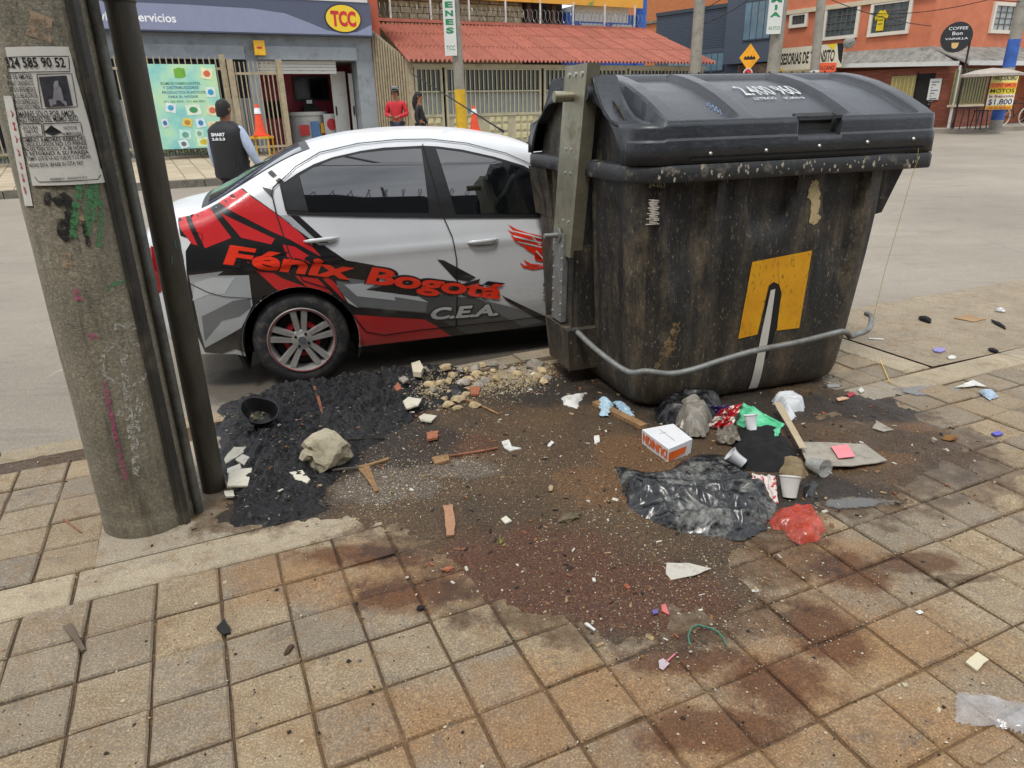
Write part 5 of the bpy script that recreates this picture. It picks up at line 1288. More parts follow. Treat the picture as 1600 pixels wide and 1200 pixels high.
def shard(name, label, cat, px, mat, th=.005, tilt=.006, lift=0., curl=0., group=None, seed=None):
    """flat scrap with thickness"""
    P = [G(*p) for p in px]; c = sum(P, Vector())/len(P); z = zg(c)+lift; r = random.Random(seed or label+str(px[0]))
    ax = Vector((r.uniform(-1, 1), r.uniform(-1, 1)))
    ax.normalize(); size = max((p-c).length for p in P)
    Q = []
    for i, p in enumerate(P):          # roughen straight edges
        q = P[(i+1) % len(P)]; Q.append(p); L_ = (q-p).length
        if L_ > .03: Q += [p.lerp(q, t)+Vector((r.gauss(0, 1), r.gauss(0, 1), 0))*L_*.02 for t in (.35, .7)]
    mb = MB((c.x, c.y, z)); n_ = len(Q)
    def zz(p): t = (p-c).xy.dot(ax)/max(.001, size); return z+.002+tilt*(t+1)*.5+curl*t*t
    top = [Vector((p.x, p.y, zz(p)+th)) for p in Q]; bot = [Vector((p.x, p.y, zz(p))) for p in Q]
    ct = Vector((c.x, c.y, zz(c)+th+(0 if not curl else -0)))
    mb.add(top+bot+[ct], [(i, (i+1) % n_, 2*n_) for i in range(n_)]+[(i, n_+i, n_+(i+1) % n_, (i+1) % n_) for i in range(n_)]+[tuple(range(2*n_-1, n_-1, -1))])
    return tag(mb.build(name, mat, None), label, cat, group)
def ico(sub=2):
    bm = bmesh.new(); bmesh.ops.create_icosphere(bm, subdivisions=sub, radius=1); vs = [v.co.copy() for v in bm.verts]; fs = [tuple(v.index for v in f.verts) for f in bm.faces]; bm.free(); return vs, fs
I2, I3 = ico(2), ico(3)
def lump(name, label, cat, px, sz, mat, rough=.25, rz=0., f=1.6, seed=0., sink=.15, group=None, smooth=False, hi=False, lift=0., flat=0.):
    c = G(*px); vs, fs = I3 if hi else I2; R = Matrix.Rotation(rz, 3, 'Z'); z = zg(c)+lift; mb = MB((c.x, c.y, z)); P = []
    for v in vs:
        k_ = 1+rough*fbm(v.x*f+seed, v.y*f, v.z*f, 4)+rough*.35*(1-abs(noise.noise(Vector((v.x*3+seed, v.y*3, v.z*3)))*2))
        w = v*k_
        if flat:                         # chip planar faces off
            for n_ in ((.8, .3, .52), (-.5, .75, .43), (-.3, -.85, .43), (.35, -.6, .72), (0, 0, 1)):
                n_ = Vector(n_).normalized(); d_ = w.dot(n_)-flat
                if d_ > 0: w = w-n_*d_*.85
        w = R@Vector((w.x*sz[0], w.y*sz[1], w.z*sz[2])); P.append(c+Vector((w.x, w.y, z+sz[2]*(1-sink)+w.z)))
    mb.add(P, fs); return tag(mb.build(name, mat, None, smooth, 35), label, cat, group)
def stick(name, label, cat, a, b, w, th, mat, lift=0., taper=.8, group=None, bow=0., la=0., lb=0.):
    A, B = G(*a), G(*b); A.z = zg(A)+lift+la; B.z = zg(B)+lift+lb; c = (A+B)/2; t = (B-A).normalized(); s_ = Vector((-t.y, t.x, 0)).normalized(); u = s_.cross(t)*-1 if s_.cross(t).z < 0 else s_.cross(t)
    mb = MB((c.x, c.y, min(A.z, B.z))); n_ = 7; r = random.Random(label)
    for i in range(n_):
        q = i/(n_-1); p = A.lerp(B, q)+s_*bow*math.sin(q*math.pi)+u*th*.5; ww = w*(1-(1-taper)*q)/2*r.uniform(.85, 1.1)
        mb.v += [tuple(p+s_*x*ww+u*y*th/2) for x, y in ((-1, -1), (1, -1), (1, 1), (-1, 1))]
    mb.f += [(i*4+j, i*4+(j+1) % 4, i*4+4+(j+1) % 4, i*4+4+j) for i in range(n_-1) for j in range(4)]+[(3, 2, 1, 0), tuple(n_*4-4+j for j in range(4))]
    return tag(mb.build(name, mat, None), label, cat, group)
def cup(name, label, px, h, r0, r1, mat, axis, crush=0., lift=0., rim=True, fill=None):
    """cup with wall, floor and rolled rim; axis = direction from bottom to mouth"""
    c = G(*px); z = zg(c); ax = Vector(axis).normalized(); x, y = frame(ax); n_ = 28; t = .0016; o = Vector((c.x, c.y, z+lift)); mb = MB(o)
    prof = [(0, .004), (r0-.002, .004), (r0-.001, 0), (r0, 0), (r0+(r1-r0)*.33, h*.33), (r0+(r1-r0)*.66, h*.66), (r1, h-.003), (r1+.003, h-.002), (r1+.003, h+.001), (r1-t, h), (r0-t+(r1-r0)*.5, h*.5), (r0-t, .006), (0, .006)]
    for r, hh in prof:
        for i in range(n_):
            a = 2*math.pi*i/n_; k_ = 1-crush*max(0, math.cos(a-1))*smooth_(hh/h)+.5*crush*math.sin(3*a)*smooth_(hh/h)*.4
            mb.v.append(tuple(o+(x*math.cos(a)+y*math.sin(a))*r*k_+ax*hh))
    mb.f += [(i*n_+j, i*n_+(j+1) % n_, (i+1)*n_+(j+1) % n_, (i+1)*n_+j) for i in range(len(prof)-1) for j in range(n_)]
    return tag(mb.build(name, mat, None, True, 50), label, 'cup')
def smooth_(t): return math.sin(math.pi*min(1, max(0, t))*.8)
mt_bagblk = plastic('black bag film', '#17191c', '#8b8c85', .65, .2, 7)
mt_bagblk2 = plastic('black bag film plain', '#121316', '#5d5c57', .35, .25, 13)
mt_cloth = M('black cloth', '#121214', .9, var=.35, sc=30, bump=.4, bsc=120, world=True)
mt_white = M('white litter', '#cfcfc9', .6, var=.12, sc=25, dirt='#8d8371', dirt_amt=.3, dsc=22, world=True)
mt_wplas = plastic('white plastic film', '#d6dadd', '#9fa0a0', .3, .3, 20)
mt_wood = M('weathered splinter wood', '#8f6f4b', .8, var=.3, sc=20, world=True, dirt='#4a3827', dirt_amt=.35, dsc=25, stretch=(1, 1, 1), bump=.4, bsc=80)
mt_wood2 = M('reddish splinter wood', '#8a5a41', .8, var=.3, sc=20, world=True, dirt='#463024', dirt_amt=.3, dsc=25)
mt_shard = M('tile shard glaze', '#cbc6b4', .4, var=.12, sc=12, world=True, dirt='#6b6456', dirt_amt=.25, dsc=18)
mt_rub = M('rubble stone', '#b5a27e', .9, var=.25, sc=22, world=True, dirt='#6e5a3e', dirt_amt=.35, dsc=30, bump=.6, bsc=90, rnd=.2)
mt_rub2 = M('rubble grey', '#9c9488', .9, var=.25, sc=22, world=True, dirt='#5a4c3c', dirt_amt=.35, dsc=30, bump=.6, bsc=90, rnd=.2)
mt_brick = M('brick chip', '#9a5f44', .85, var=.2, sc=40, world=True)
mt_card = M('dirty grey card', '#9c968a', .8, var=.15, sc=9, world=True, dirt='#625a4d', dirt_amt=.4, dsc=14)
# --- the rubbish pile in front of the container
drape('trash_bag', 'large crumpled black rubbish bag dusted grey at the front of the rubbish pile', 'trash bag',
      [(958, 732), (978, 733), (1000, 742), (1022, 748), (1045, 738), (1066, 722), (1090, 712), (1120, 712), (1142, 718), (1154, 732), (1165, 744), (1190, 760), (1212, 785), (1210, 808), (1198, 830), (1160, 846), (1110, 844), (1060, 834), (1010, 815), (985, 797), (972, 774), (970, 752)], .058, mt_bagblk, 8.0, .005, .004, 3.4, .06, .66, None, 3, .8, 1.3)
drape('plastic_bag', 'crumpled dark bag with grey folds at the back of the rubbish pile against the container', 'plastic bag', [(1022, 642), (1040, 628), (1075, 622), (1112, 624), (1130, 640), (1120, 660), (1090, 672), (1050, 668), (1026, 662)], .075, mt_bagblk2, 12, .006, .004, 7.1, .07, .6)
drape('plastic_wrap', 'dusty grey translucent wrap between the white box and the red wrapper', 'plastic wrap', [(1052, 655), (1075, 645), (1100, 650), (1112, 668), (1100, 690), (1075, 690), (1058, 672)], .075, plastic('dusty grey film', '#7d776c', '#b3aca0', .5, .4, 18), 16, .005, .02, 3.3, .05, .6)
drape('black_cloth', 'heap of black cloth lying in the middle of the rubbish pile', 'cloth', [(1150, 676), (1165, 668), (1185, 676), (1215, 684), (1238, 700), (1247, 724), (1235, 740), (1200, 744), (1165, 738), (1147, 715), (1142, 695)], .055, mt_cloth, 9, .006, .004, 9.4, .08, .5)
drape('plastic_bag', 'small white plastic bag lying behind the rubbish pile under the container', 'plastic bag', [(1206, 630), (1222, 622), (1238, 624), (1258, 634), (1254, 645), (1240, 648), (1246, 655), (1230, 660), (1218, 648)], .045, mt_wplas, 16, .005, .004, 5.5, .04, .55)
drape('paper_bag', 'crumpled brown paper bag behind the white paper cup', 'paper bag', [(1213, 728), (1232, 722), (1255, 732), (1262, 745), (1250, 756), (1225, 754)], .05, M('brown paper', '#7f6f52', .85, var=.3, sc=25, world=True), 15, .005, .01, 8.1, .04, .6)
drape('plastic_scrap', 'small shiny black plastic scrap right of the white paper cup', 'plastic scrap', [(1248, 762), (1265, 755), (1281, 762), (1278, 775), (1258, 779)], .03, mt_bagblk2, 20, .005, .004, 1.1, .03, .6)
# thin sheets that stand up out of the pile
def sheet3(name, label, cat, cor, mat, wave=.012, f=9., n=22, seed=1., th=.0015):
    P = [G(x, y, z) for x, y, z in cor]; c = sum(P, Vector())/4; mb = MB((c.x, c.y, 0)); nn = (P[1]-P[0]).cross(P[3]-P[0]).normalized()
    def fn(u, v):
        p = (P[0]*(1-u)+P[1]*u)*(1-v)+(P[3]*(1-u)+P[2]*u)*v; L_ = (P[1]-P[0]).length
        h = wave*(2*(ridged(u*f*.25+seed, v*f*.25, seed, 3, .5)-.5))+wave*.5*math.sin(u*7+seed+2*v); q = p+nn*h; e = .004*fbm(u*9, v*9, seed+4); q += (P[1]-P[0]).normalized()*e; q.z = max(.004, q.z); return q
    mb.grid(fn, n, n); o = mb.build(name, mat, None, True, 80, fix=False); so_ = o.modifiers.new('thickness', 'SOLIDIFY'); so_.thickness = th; return tag(o, label, cat)
k = NT('printed red foil'); co = k.coord(True); c = k.mix(k.ramp(k.noise(k.coord(True, (1, 1, 1)), 26, 3, .5), (.52, 0.), (.56, 1.)), lin('#a8141c'), lin('#e9d9cf')); k.col(c); k.rough(.25); k.bump(k.noise(co, 50, 5, .7), .3, .004)
sheet3('foil_wrapper', 'shiny red crisp wrapper standing in the rubbish pile', 'wrapper', [(1104, 668, .02), (1143, 668, .03), (1160, 630, .13), (1126, 640, .12)], k.m, .012, 10, seed=4.9)
sheet3('plastic_bag', 'mint green plastic bag at the back of the rubbish pile', 'plastic bag', [(1148, 660, .06), (1212, 686, .07), (1226, 662, .10), (1160, 628, .13)], plastic('mint film', '#5cc795', '#9be0c0', .4, .35, 16), .02, 7, seed=4.4)
sheet3('foil_wrapper', 'dark purple wrapper tucked beside the red crisp wrapper', 'wrapper', [(1106, 648, .03), (1134, 650, .04), (1138, 633, .09), (1112, 634, .09)], plastic('purple foil', '#3c2a66', '#8d86a8', .4, .3, 24), .01, 9, seed=2.9)
k = NT('printed white bag'); c = k.mix(k.ramp(k.noise(k.coord(True), 45, 2, .5), (.56, 0.), (.60, 1.)), lin('#d0c9c2'), lin('#b5363f')); k.col(c); k.rough(.4)
sheet3('printed_bag', 'white printed plastic bag with red marks beside the paper cup', 'plastic bag', [(1176, 768, .015), (1216, 788, .012), (1212, 744, .05), (1176, 740, .065)], k.m, .014, 9, seed=6.1)
sheet3('plastic_wrap', 'grey crumpled film between the white cup and the red wrapper', 'plastic wrap', [(1118, 690, .03), (1158, 690, .05), (1150, 664, .08), (1122, 668, .07)], plastic('brown grey film', '#6f675a', '#a59c8c', .5, .35, 18), .02, 9, seed=7.7)
sheet3('paper_napkin', 'crumpled white napkin beside the grey wrap behind the box', 'napkin', [(1062, 668, .05), (1092, 672, .05), (1098, 652, .09), (1070, 648, .09)], M('napkin', '#c6c0b4', .8, var=.1, sc=30, world=True), .02, 9, seed=1.7)
drape('plastic_bag', 'red translucent plastic bag lying on the tiles at the front of the rubbish pile', 'plastic bag', [(1200, 818), (1213, 806), (1222, 800), (1245, 798), (1268, 803), (1283, 815), (1287, 832), (1275, 849), (1250, 854), (1238, 849), (1226, 834), (1208, 830)], .055, film('red bag film', '#ea4f3e', .4, .2), 13, .004, .004, 6.6, .035, .6)
# doughnut box
zt = .080; A, B, C_, D_ = (G(1003, 671, zt), G(1052, 662, zt), G(1082, 686, zt), G(1045, 702, zt)); cB = (A+B+C_+D_)/4; cB.z = 0
box = thing('cardboard_box', 'white cardboard doughnut box with orange lettering in the rubbish pile', 'box', cB)
mb = MB(cB); bt = [Vector((p.x, p.y, .008))+(p-cB).normalized().xy.to_3d()*-.004 for p in (A, B, C_, D_)]; mb.hexa(bt+[A, B, C_, D_]); mb.build('carton', M('white carton', '#d9dadc', .55, var=.05, sc=12), box)
mt_or = M('orange print', '#d9631e', .55); nrm = (D_-A).cross(Vector((0, 0, 1))).normalized(); nrm = -nrm if nrm.dot(O0-A) < 0 else nrm
mb = MB(cB)
def face_pt(P0, P1, u, w, off): e = P0.lerp(P1, u); e2 = Vector((e.x, e.y, .008)); return e.lerp(e2, w)+off
put_text(mb, 'DUNKIN', lambda u, v: face_pt(D_, A, .04+u*.90, .18+v*.58, nrm*.002), off=.045)
n2_ = (C_-D_).cross(Vector((0, 0, 1))).normalized(); n2_ = -n2_ if n2_.dot(O0-D_) < 0 else n2_
mb.add([face_pt(D_, C_, u, w, n2_*.002) for u, w in ((.02, .25), (.75, .3), (.7, .7), (.02, .9))], [(0, 1, 2, 3)])
mb.build('lettering', mt_or, box, fix=False)
mb = MB(cB); pth = [A.lerp(B, .45).lerp(D_.lerp(C_, .45), w)+Vector((0, 0, .0012)) for w in (.15, .8)]; mb.tube(pth, .0012, 4); pth = [A.lerp(D_, .35).lerp(B.lerp(C_, .35), w)+Vector((0, 0, .0012)) for w in (.3, .5)]; mb.tube(pth, .0012, 4); mb.build('flap_crease', M('crease grey', '#8c8d90', .7), box)
cup('paper_cup', 'white paper cup standing tilted beside the red plastic bag', (1233, 781), .085, .027, .041, M('white paper cup', '#cdccc7', .5, var=.06, sc=20, dirt='#9a907e', dirt_amt=.15, dsc=16), (.10, .45, 1), .08, .004)
cup('plastic_cup', 'crushed white plastic cup lying on the black cloth', (1172, 697), .07, .022, .034, M('white plastic cup', '#dcdedf', .3, var=.05), (-.05, .35, .9), .3, .075)
cup('plastic_cup', 'dented pale cup half hidden beside the big black bag', (1160, 735), .07, .024, .035, M('pale plastic cup', '#c3c6c8', .3, var=.08), (-.7, .3, .55), .25, .03)
cup('clear_cup', 'clear plastic cup lying on its side right of the rubbish pile', (1262, 738), .085, .026, .038, film('clear cup film', '#b7b8b4', .4, .15), (.35, -.75, .12), .05, .04)
# grey card with a pink label
cd_ = shard('card_sheet', 'dirty grey cardboard sheet with a pink label right of the rubbish pile', 'cardboard', [(1248, 703), (1290, 702), (1350, 702), (1385, 727), (1330, 738), (1298, 739), (1262, 740), (1252, 720)], mt_card, .004, .02, .012)
pk_ = [G(*p) for p in [(1296, 711), (1322, 708), (1334, 727), (1308, 730)]]; cc = sum(pk_, Vector())/4; zc = cd_.location.z+.024
mb = MB(cd_.location); mb.prism([Vector((p.x, p.y, zc)) for p in pk_], (0, 0, .002)); mb.build('pink_label', M('pink label', '#e58a92', .7, var=.1), cd_)
stick('paper_strip', 'stiff beige paper strip sloping down the right side of the pile', 'paper', (1212, 650), (1252, 722), .04, .004, M('beige paper', '#b3a488', .8, var=.15, world=True), .06, .8)
stick('wood_plank', 'short wooden plank end lying left of the rubbish pile by the container', 'plank', (930, 635), (1006, 672), .045, .022, mt_wood, 0, 1.)
drape('face_mask', 'pale blue crumpled face mask on the wooden plank', 'face mask', [(936, 632), (952, 630), (958, 640), (950, 656), (937, 656)], .03, plastic('pale blue cloth', '#a9c8d8', '#dfe6ea', .4, .7, 40), 14, .005, .02, 3.7, .03, .5)
drape('paper_scrap', 'blue and white crumpled paper beside the face mask', 'paper', [(958, 634), (970, 632), (988, 644), (990, 655), (975, 650)], .022, plastic('blue white paper', '#8fb0c4', '#e4e6e4', .6, .7, 50), 18, .005, .012, 2.7, .02, .5)
drape('paper_scrap', 'white torn paper lying on the dark dirt left of the container', 'paper', [(877, 624), (892, 622), (912, 616), (910, 626), (900, 640), (880, 636)], .02, mt_white, 10, .005, .006, 7.7, .02, .5)
shard('plastic_scrap', 'small white plastic lid piece on the dirt left of the white box', 'plastic scrap', [(928, 686), (936, 685), (937, 694), (929, 697)], mt_white, .006)
# --- on and round the burnt heap
lump('concrete_chunk', 'large pale broken concrete chunk on the edge of the black ash heap', 'concrete chunk', (512, 733), (.105, .085, .085), M('broken concrete', '#aaa18a', .9, var=.2, sc=16, dirt='#6b6250', dirt_amt=.3, dsc=20, bump=1, bsc=55), .5, .3, 1.9, 3.1, .3, hi=True, flat=.8)
# black bowl
bc = G(410, 676); zb = zg(bc); bowl = thing('plastic_bowl', 'battered black plastic bowl with scraps inside lying on the ash heap', 'bowl', (bc.x, bc.y, zb))
mb = MB(); R = Matrix.Rotation(rad(28), 3, 'X')@Matrix.Rotation(rad(14), 3, 'Y'); n_ = 36
for r, h in ((0, .0), (.05, .002), (.066, .02), (.082, .075), (.087, .077), (.087, .073), (.083, .074), (.079, .07), (.063, .022), (.048, .006), (0, .006)):
    for i in range(n_): a = 2*math.pi*i/n_; k_ = 1+.10*math.cos(2*a+.6)+.05*math.sin(3*a); v = R@Vector((r*k_*math.cos(a), r*k_*math.sin(a), h)); mb.v.append((v.x, v.y, v.z+.025))
mb.f += [(i*n_+j, i*n_+(j+1) % n_, (i+1)*n_+(j+1) % n_, (i+1)*n_+j) for i in range(10) for j in range(n_)]
mb.build('shell', M('black bowl plastic', '#19191a', .4, var=.2, sc=15, dirt='#4a463e', dirt_amt=.3, dsc=20), bowl, True, 40)
mb = MB()
for i in range(14): pebble(mb, Vector((random.uniform(-.035, .035), random.uniform(-.04, .03), .045+random.uniform(0, .008))), random.uniform(.006, .014))
tag(mb.build('scraps', M('scraps', '#7d7355', .8, var=.5, sc=60), bowl, fix=False), kind='stuff')
for lab, px in (('large triangular pale tile shard left of the ash heap', [(353, 728), (368, 712), (393, 712), (372, 726), (354, 735)]), ('squarish pale tile shard at the foot of the dark pipe', [(362, 753), (397, 749), (390, 774), (358, 775)]), ('narrow pale tile shard between two bigger ones at the pipe', [(357, 744), (378, 738), (380, 745), (358, 750)]), ('greyish tile shard with a dark corner behind the others at the pipe', [(371, 734), (382, 727), (393, 731), (384, 741)]), ('tiny white tile chip lowest at the foot of the pipe', [(352, 777), (366, 774), (368, 781), (354, 783)]), ('cracked beige tile shard alone on the front edge of the ash', [(451, 756), (475, 752), (487, 765), (478, 774), (463, 777)]), ('white shard in the middle of the burnt debris right of the heap', [(631, 646), (640, 639), (660, 641), (655, 650), (637, 656)]), ('pale square shard just right of the white one on the debris', [(655, 659), (663, 653), (683, 655), (674, 666), (658, 665)])):
    shard('tile_shard', lab, 'tile shard', px, mt_shard, .008, .012, group='broken pale tile shards on the ash heap')
wd = [('broad brown wood splinter pointing down at the ash edge', (566, 732), (589, 772), .05, .006, mt_wood, .35), ('thin brown splinter crossing above the broad one', (608, 721), (556, 737), .02, .008, mt_wood, .7), ('long thin wooden strip on the gravel in the middle', (778, 705), (702, 717), .012, .007, mt_wood2, .7), ('reddish wooden stick standing out of the black ash', (491, 614), (506, 665), .018, .008, mt_wood2, .8), ('small flat plank standing out pale on the brown dirt', (700, 796), (704, 842), .04, .008, M('pinkish plank wood', '#a0785c', .8, var=.25, sc=25, world=True), .85), ('curved strip of pale bark right of the rubble', (729, 629), (779, 651), .02, .006, mt_wood, .5), ('dark charred stick left of the concrete chunk top', (545, 702), (600, 690), .012, .008, M('charred wood', '#2a2521', .8, world=True), .7), ('grey splinter right behind the broad brown one', (520, 745), (570, 735), .012, .006, M('grey wood', '#5c564d', .8, world=True), .6)]
for lab, a, b, w, th, mt, tp_ in wd: stick('wood_splinter', lab, 'wood splinter', a, b, w, th, mt, .004, tp_, bow=.004)
stick('plastic_strip', 'curved cream plastic strip under the rear tyre', 'plastic strip', (384, 610), (440, 604), .022, .004, M('cream plastic', '#b5a67d', .6, world=True), .0, .6, bow=-.02)
drape('wrapper', 'yellow and blue snack wrapper stretched on the ash heap', 'wrapper', [(440, 628), (462, 620), (492, 632), (490, 638), (465, 634)], .02, plastic('yellow blue wrapper', '#b9b26a', '#4f7fae', .6, .4, 30), 16, .005, .02, 1.9, .02, .5)
drape('wrapper', 'bright pink sweet wrapper beside the reddish stick', 'wrapper', [(499, 642), (512, 640), (517, 650), (505, 654)], .02, plastic('pink wrapper', '#e04f8f', '#f0b3cd', .4, .4, 40), 18, .004, .02, 2.5, .015, .4)
drape('wrapper', 'pink and red wrapper left of the concrete chunk', 'wrapper', [(465, 686), (478, 680), (483, 690), (470, 697)], .02, plastic('pink red wrapper', '#c43d56', '#e9a7b4', .4, .4, 40), 18, .004, .015, 3.5, .015, .4)
drape('paper_scrap', 'white paper scrap on the ash above the reddish stick', 'paper', [(498, 617), (512, 612), (520, 617), (508, 622)], .014, mt_white, 20, .004, .02, 8.8, .012, .4)
for lab, px, mt in (('orange brick chip at the left end of the rubble', [(618, 629), (624, 620), (630, 629), (622, 633)], mt_brick), ('square brick chip below the bark strip', [(734, 612), (751, 611), (748, 624), (736, 625)], mt_brick), ('reddish brick chip in the middle of the dirt', [(667, 683), (686, 681), (684, 693), (669, 695)], mt_brick), ('flat tan brick chip beside the long wooden strip', [(675, 722), (700, 718), (703, 726), (680, 731)], mt_wood), ('grey tile chip behind the orange brick chip', [(625, 616), (634, 612), (641, 619), (632, 624)], mt_rub2)):
    shard('brick_chip', lab, 'brick chip', px, mt, .012, .008)
# rubble under the car sill: the larger stones one by one, the rest as fines
rs = random.Random(5); RB = [(655, 605), (665, 598), (700, 592), (712, 600), (690, 612), (705, 618), (722, 606), (735, 596), (745, 590), (760, 585), (772, 580), (785, 578), (800, 582), (812, 588), (826, 580), (835, 574), (846, 580), (790, 592), (775, 598), (805, 600), (822, 598), (838, 590), (760, 600), (745, 606), (730, 620), (715, 628), (700, 640), (712, 640), (680, 624), (692, 628), (672, 615), (742, 578), (730, 583), (718, 585), (752, 572), (768, 570), (856, 594), (848, 600), (700, 605), (740, 640)]
for i, (x, y) in enumerate(RB):
    big = (i == 15); r = .05 if big else rs.uniform(.014, .034)
    lump('rubble_stone', 'big tan stone on top of the rubble beside the container' if big else 'small tan rubble stone in the crumbly heap along the kerb under the car sill', 'stone', (x+rs.uniform(-3, 3), y+rs.uniform(-2, 2)), (r*1.25, r, r*.75), mt_rub if rs.random() < .72 else mt_rub2, .5, rs.uniform(0, 6), 1.9, i*1.7, .25, None if big else 'rubble stones along the kerb', flat=.62)
mb = MB()
for _ in range(4200):
    t = rs.random(); x = 660+t*195+rs.gauss(0, 12); y = 622-t*38+rs.gauss(0, 11); p = G(x, y); r = min(.011, .0035*math.exp(rs.gauss(0, .45))); p.z = gz(p.x, p.y)+r*.3; pebble(mb, p, r)
tag(mb.build('rubble_fines', mt_rub, None, fix=False), kind='stuff')
mb = MB()
for _ in range(1400):
    t = rs.random(); x = 640+t*220+rs.gauss(0, 16); y = 622-t*38+rs.gauss(0, 14); p = G(x, y); r = min(.012, .004*math.exp(rs.gauss(0, .4))); p.z = gz(p.x, p.y)+r*.3; pebble(mb, p, r)
tag(mb.build('rubble_fines', mt_rub2, None, fix=False), kind='stuff')
shard('rubble_slab', 'white rounded block of plaster at the left end of the rubble', 'plaster block', [(645, 596), (658, 592), (664, 604), (660, 613), (648, 611)], M('white plaster', '#c9bfa6', .9, world=True), .03, .01)
drape('plastic_scrap', 'dark crumpled plastic scrap among the rubble stones', 'plastic scrap', [(697, 612), (715, 606), (732, 616), (725, 624), (704, 624)], .03, mt_bagblk2, 18, .005, .01, 4.2, .02, .5)
lump('bottle_neck', 'white plastic bottle neck at the right end of the rubble', 'bottle neck', (834, 588), (.022, .014, .014), mt_white, .05, .2, seed=3, smooth=True)
# --- scattered small things
for nm, lab, cat, px, mt, th in (
    ('plastic_sheet', 'white dusty triangular plastic sheet on the dark stain below the bag', 'plastic sheet', [(1041, 885), (1075, 886), (1111, 895), (1082, 906), (1048, 912), (1040, 902)], plastic('dusty white sheet', '#c4bfb2', '#7d7467', .5, .6, 22), .002),
    ('plastic_scrap', 'small pink triangular scrap on the dark stain', 'plastic scrap', [(1033, 949), (1040, 948), (1046, 964), (1034, 958)], M('pink scrap', '#c96a6a', .6, world=True), .003),
    ('plastic_scrap', 'tiny purple and white scrap left of the pink triangle', 'plastic scrap', [(1018, 960), (1026, 957), (1029, 963), (1021, 966)], M('purple scrap', '#6a5f9a', .6, world=True), .005),
    ('paper_scrap', 'silvery sweet wrapper on the tiles at the stain tip', 'wrapper', [(1029, 1034), (1036, 1031), (1046, 1040), (1036, 1050), (1030, 1046)], plastic('silver wrapper', '#b8b2b8', '#c04a62', .35, .35, 60), .003),
    ('paper_scrap', 'square cream sachet on the tiles at the right', 'sachet', [(1508, 1038), (1526, 1023), (1544, 1035), (1526, 1051)], M('cream sachet', '#c9c0a4', .5, var=.08, sc=20, world=True), .006),
    ('charred_scrap', 'small black triangular scrap on the tiles left of centre', 'charred scrap', [(339, 985), (352, 971), (361, 992), (350, 995)], M('charred scrap', '#1c1a18', .8, world=True), .008),
    ('card_piece', 'pale triangular piece of card on the dirt right of the container', 'card', [(1362, 674), (1368, 661), (1396, 676), (1380, 679)], mt_card, .003),
    ('card_piece', 'flat brown piece of cardboard far right on the pavement', 'card', [(1490, 498), (1512, 493), (1541, 500), (1520, 504)], M('brown card', '#9a7c55', .8, world=True), .003),
    ('plastic_scrap', 'blue plastic scrap on the tiles at the right edge', 'plastic scrap', [(1548, 680), (1560, 676), (1567, 680), (1556, 684)], M('blue scrap', '#5a55b5', .5, world=True), .008),
    ('plastic_disc', 'pale purple lid lying on the far concrete pavement', 'lid', [(1457, 548), (1463, 545), (1476, 546), (1477, 550), (1468, 553), (1459, 551)], M('lilac lid', '#8a86bf', .5, world=True), .008),
    ('plastic_disc', 'white oval lid near the crack on the far pavement', 'lid', [(1480, 560), (1487, 557), (1494, 559), (1492, 562), (1483, 563)], mt_white, .006),
    ('paper_scrap', 'white paper scrap behind the container corner', 'paper', [(1340, 611), (1346, 607), (1350, 613), (1344, 616)], mt_white, .005),
    ('plastic_scrap', 'red plastic scrap on the dirt behind the container corner', 'plastic scrap', [(1322, 619), (1331, 616), (1336, 620), (1326, 624)], M('red scrap', '#a02530', .5, world=True), .006),
    ('cigarette_butt', 'orange and white cigarette packet piece on the dirt', 'cigarette packet', [(1306, 628), (1315, 625), (1326, 627), (1318, 630), (1308, 632)], M('orange white scrap', '#cfa889', .6, var=.4, sc=60, world=True), .005),
    ('paper_scrap', 'torn white paper at the far edge of the grey puddle', 'paper', [(1492, 606), (1508, 600), (1520, 595), (1541, 606), (1524, 604), (1506, 606)], mt_white, .003),
    ('paper_scrap', 'white chip of paper on the right hand tiles', 'paper', [(1430, 957), (1437, 955), (1443, 960), (1436, 962)], mt_white, .002),
    ('paper_scrap', 'white chip on the brown dirt left of the rubbish bag', 'paper', [(913, 978), (917, 976), (931, 986), (928, 988)], mt_white, .005),
    ('paper_scrap', 'white rag scrap at the end of the long wooden strip', 'paper', [(784, 695), (795, 692), (800, 703), (815, 705), (797, 709), (788, 704)], mt_white, .006),
    ('paper_scrap', 'bluish white chip right of the long wooden strip', 'paper', [(855, 700), (862, 693), (866, 696), (858, 702)], mt_white, .004),
    ('tile_chip', 'bluish white tile chip below the leaf on the dirt', 'tile chip', [(783, 817), (791, 812), (800, 819), (790, 823)], mt_shard, .006),
    ('paper_scrap', 'white scrap on the road beyond the ash at the left', 'paper', [(127, 655), (133, 652), (138, 656), (131, 659)], mt_white, .004),
    ('white_tape', 'small white strip lying on the far pavement right of the bar', 'tape', [(1357, 529), (1380, 530), (1381, 532), (1358, 531)], mt_white, .002)):
    shard(nm, lab, cat, px, mt, th, .004)
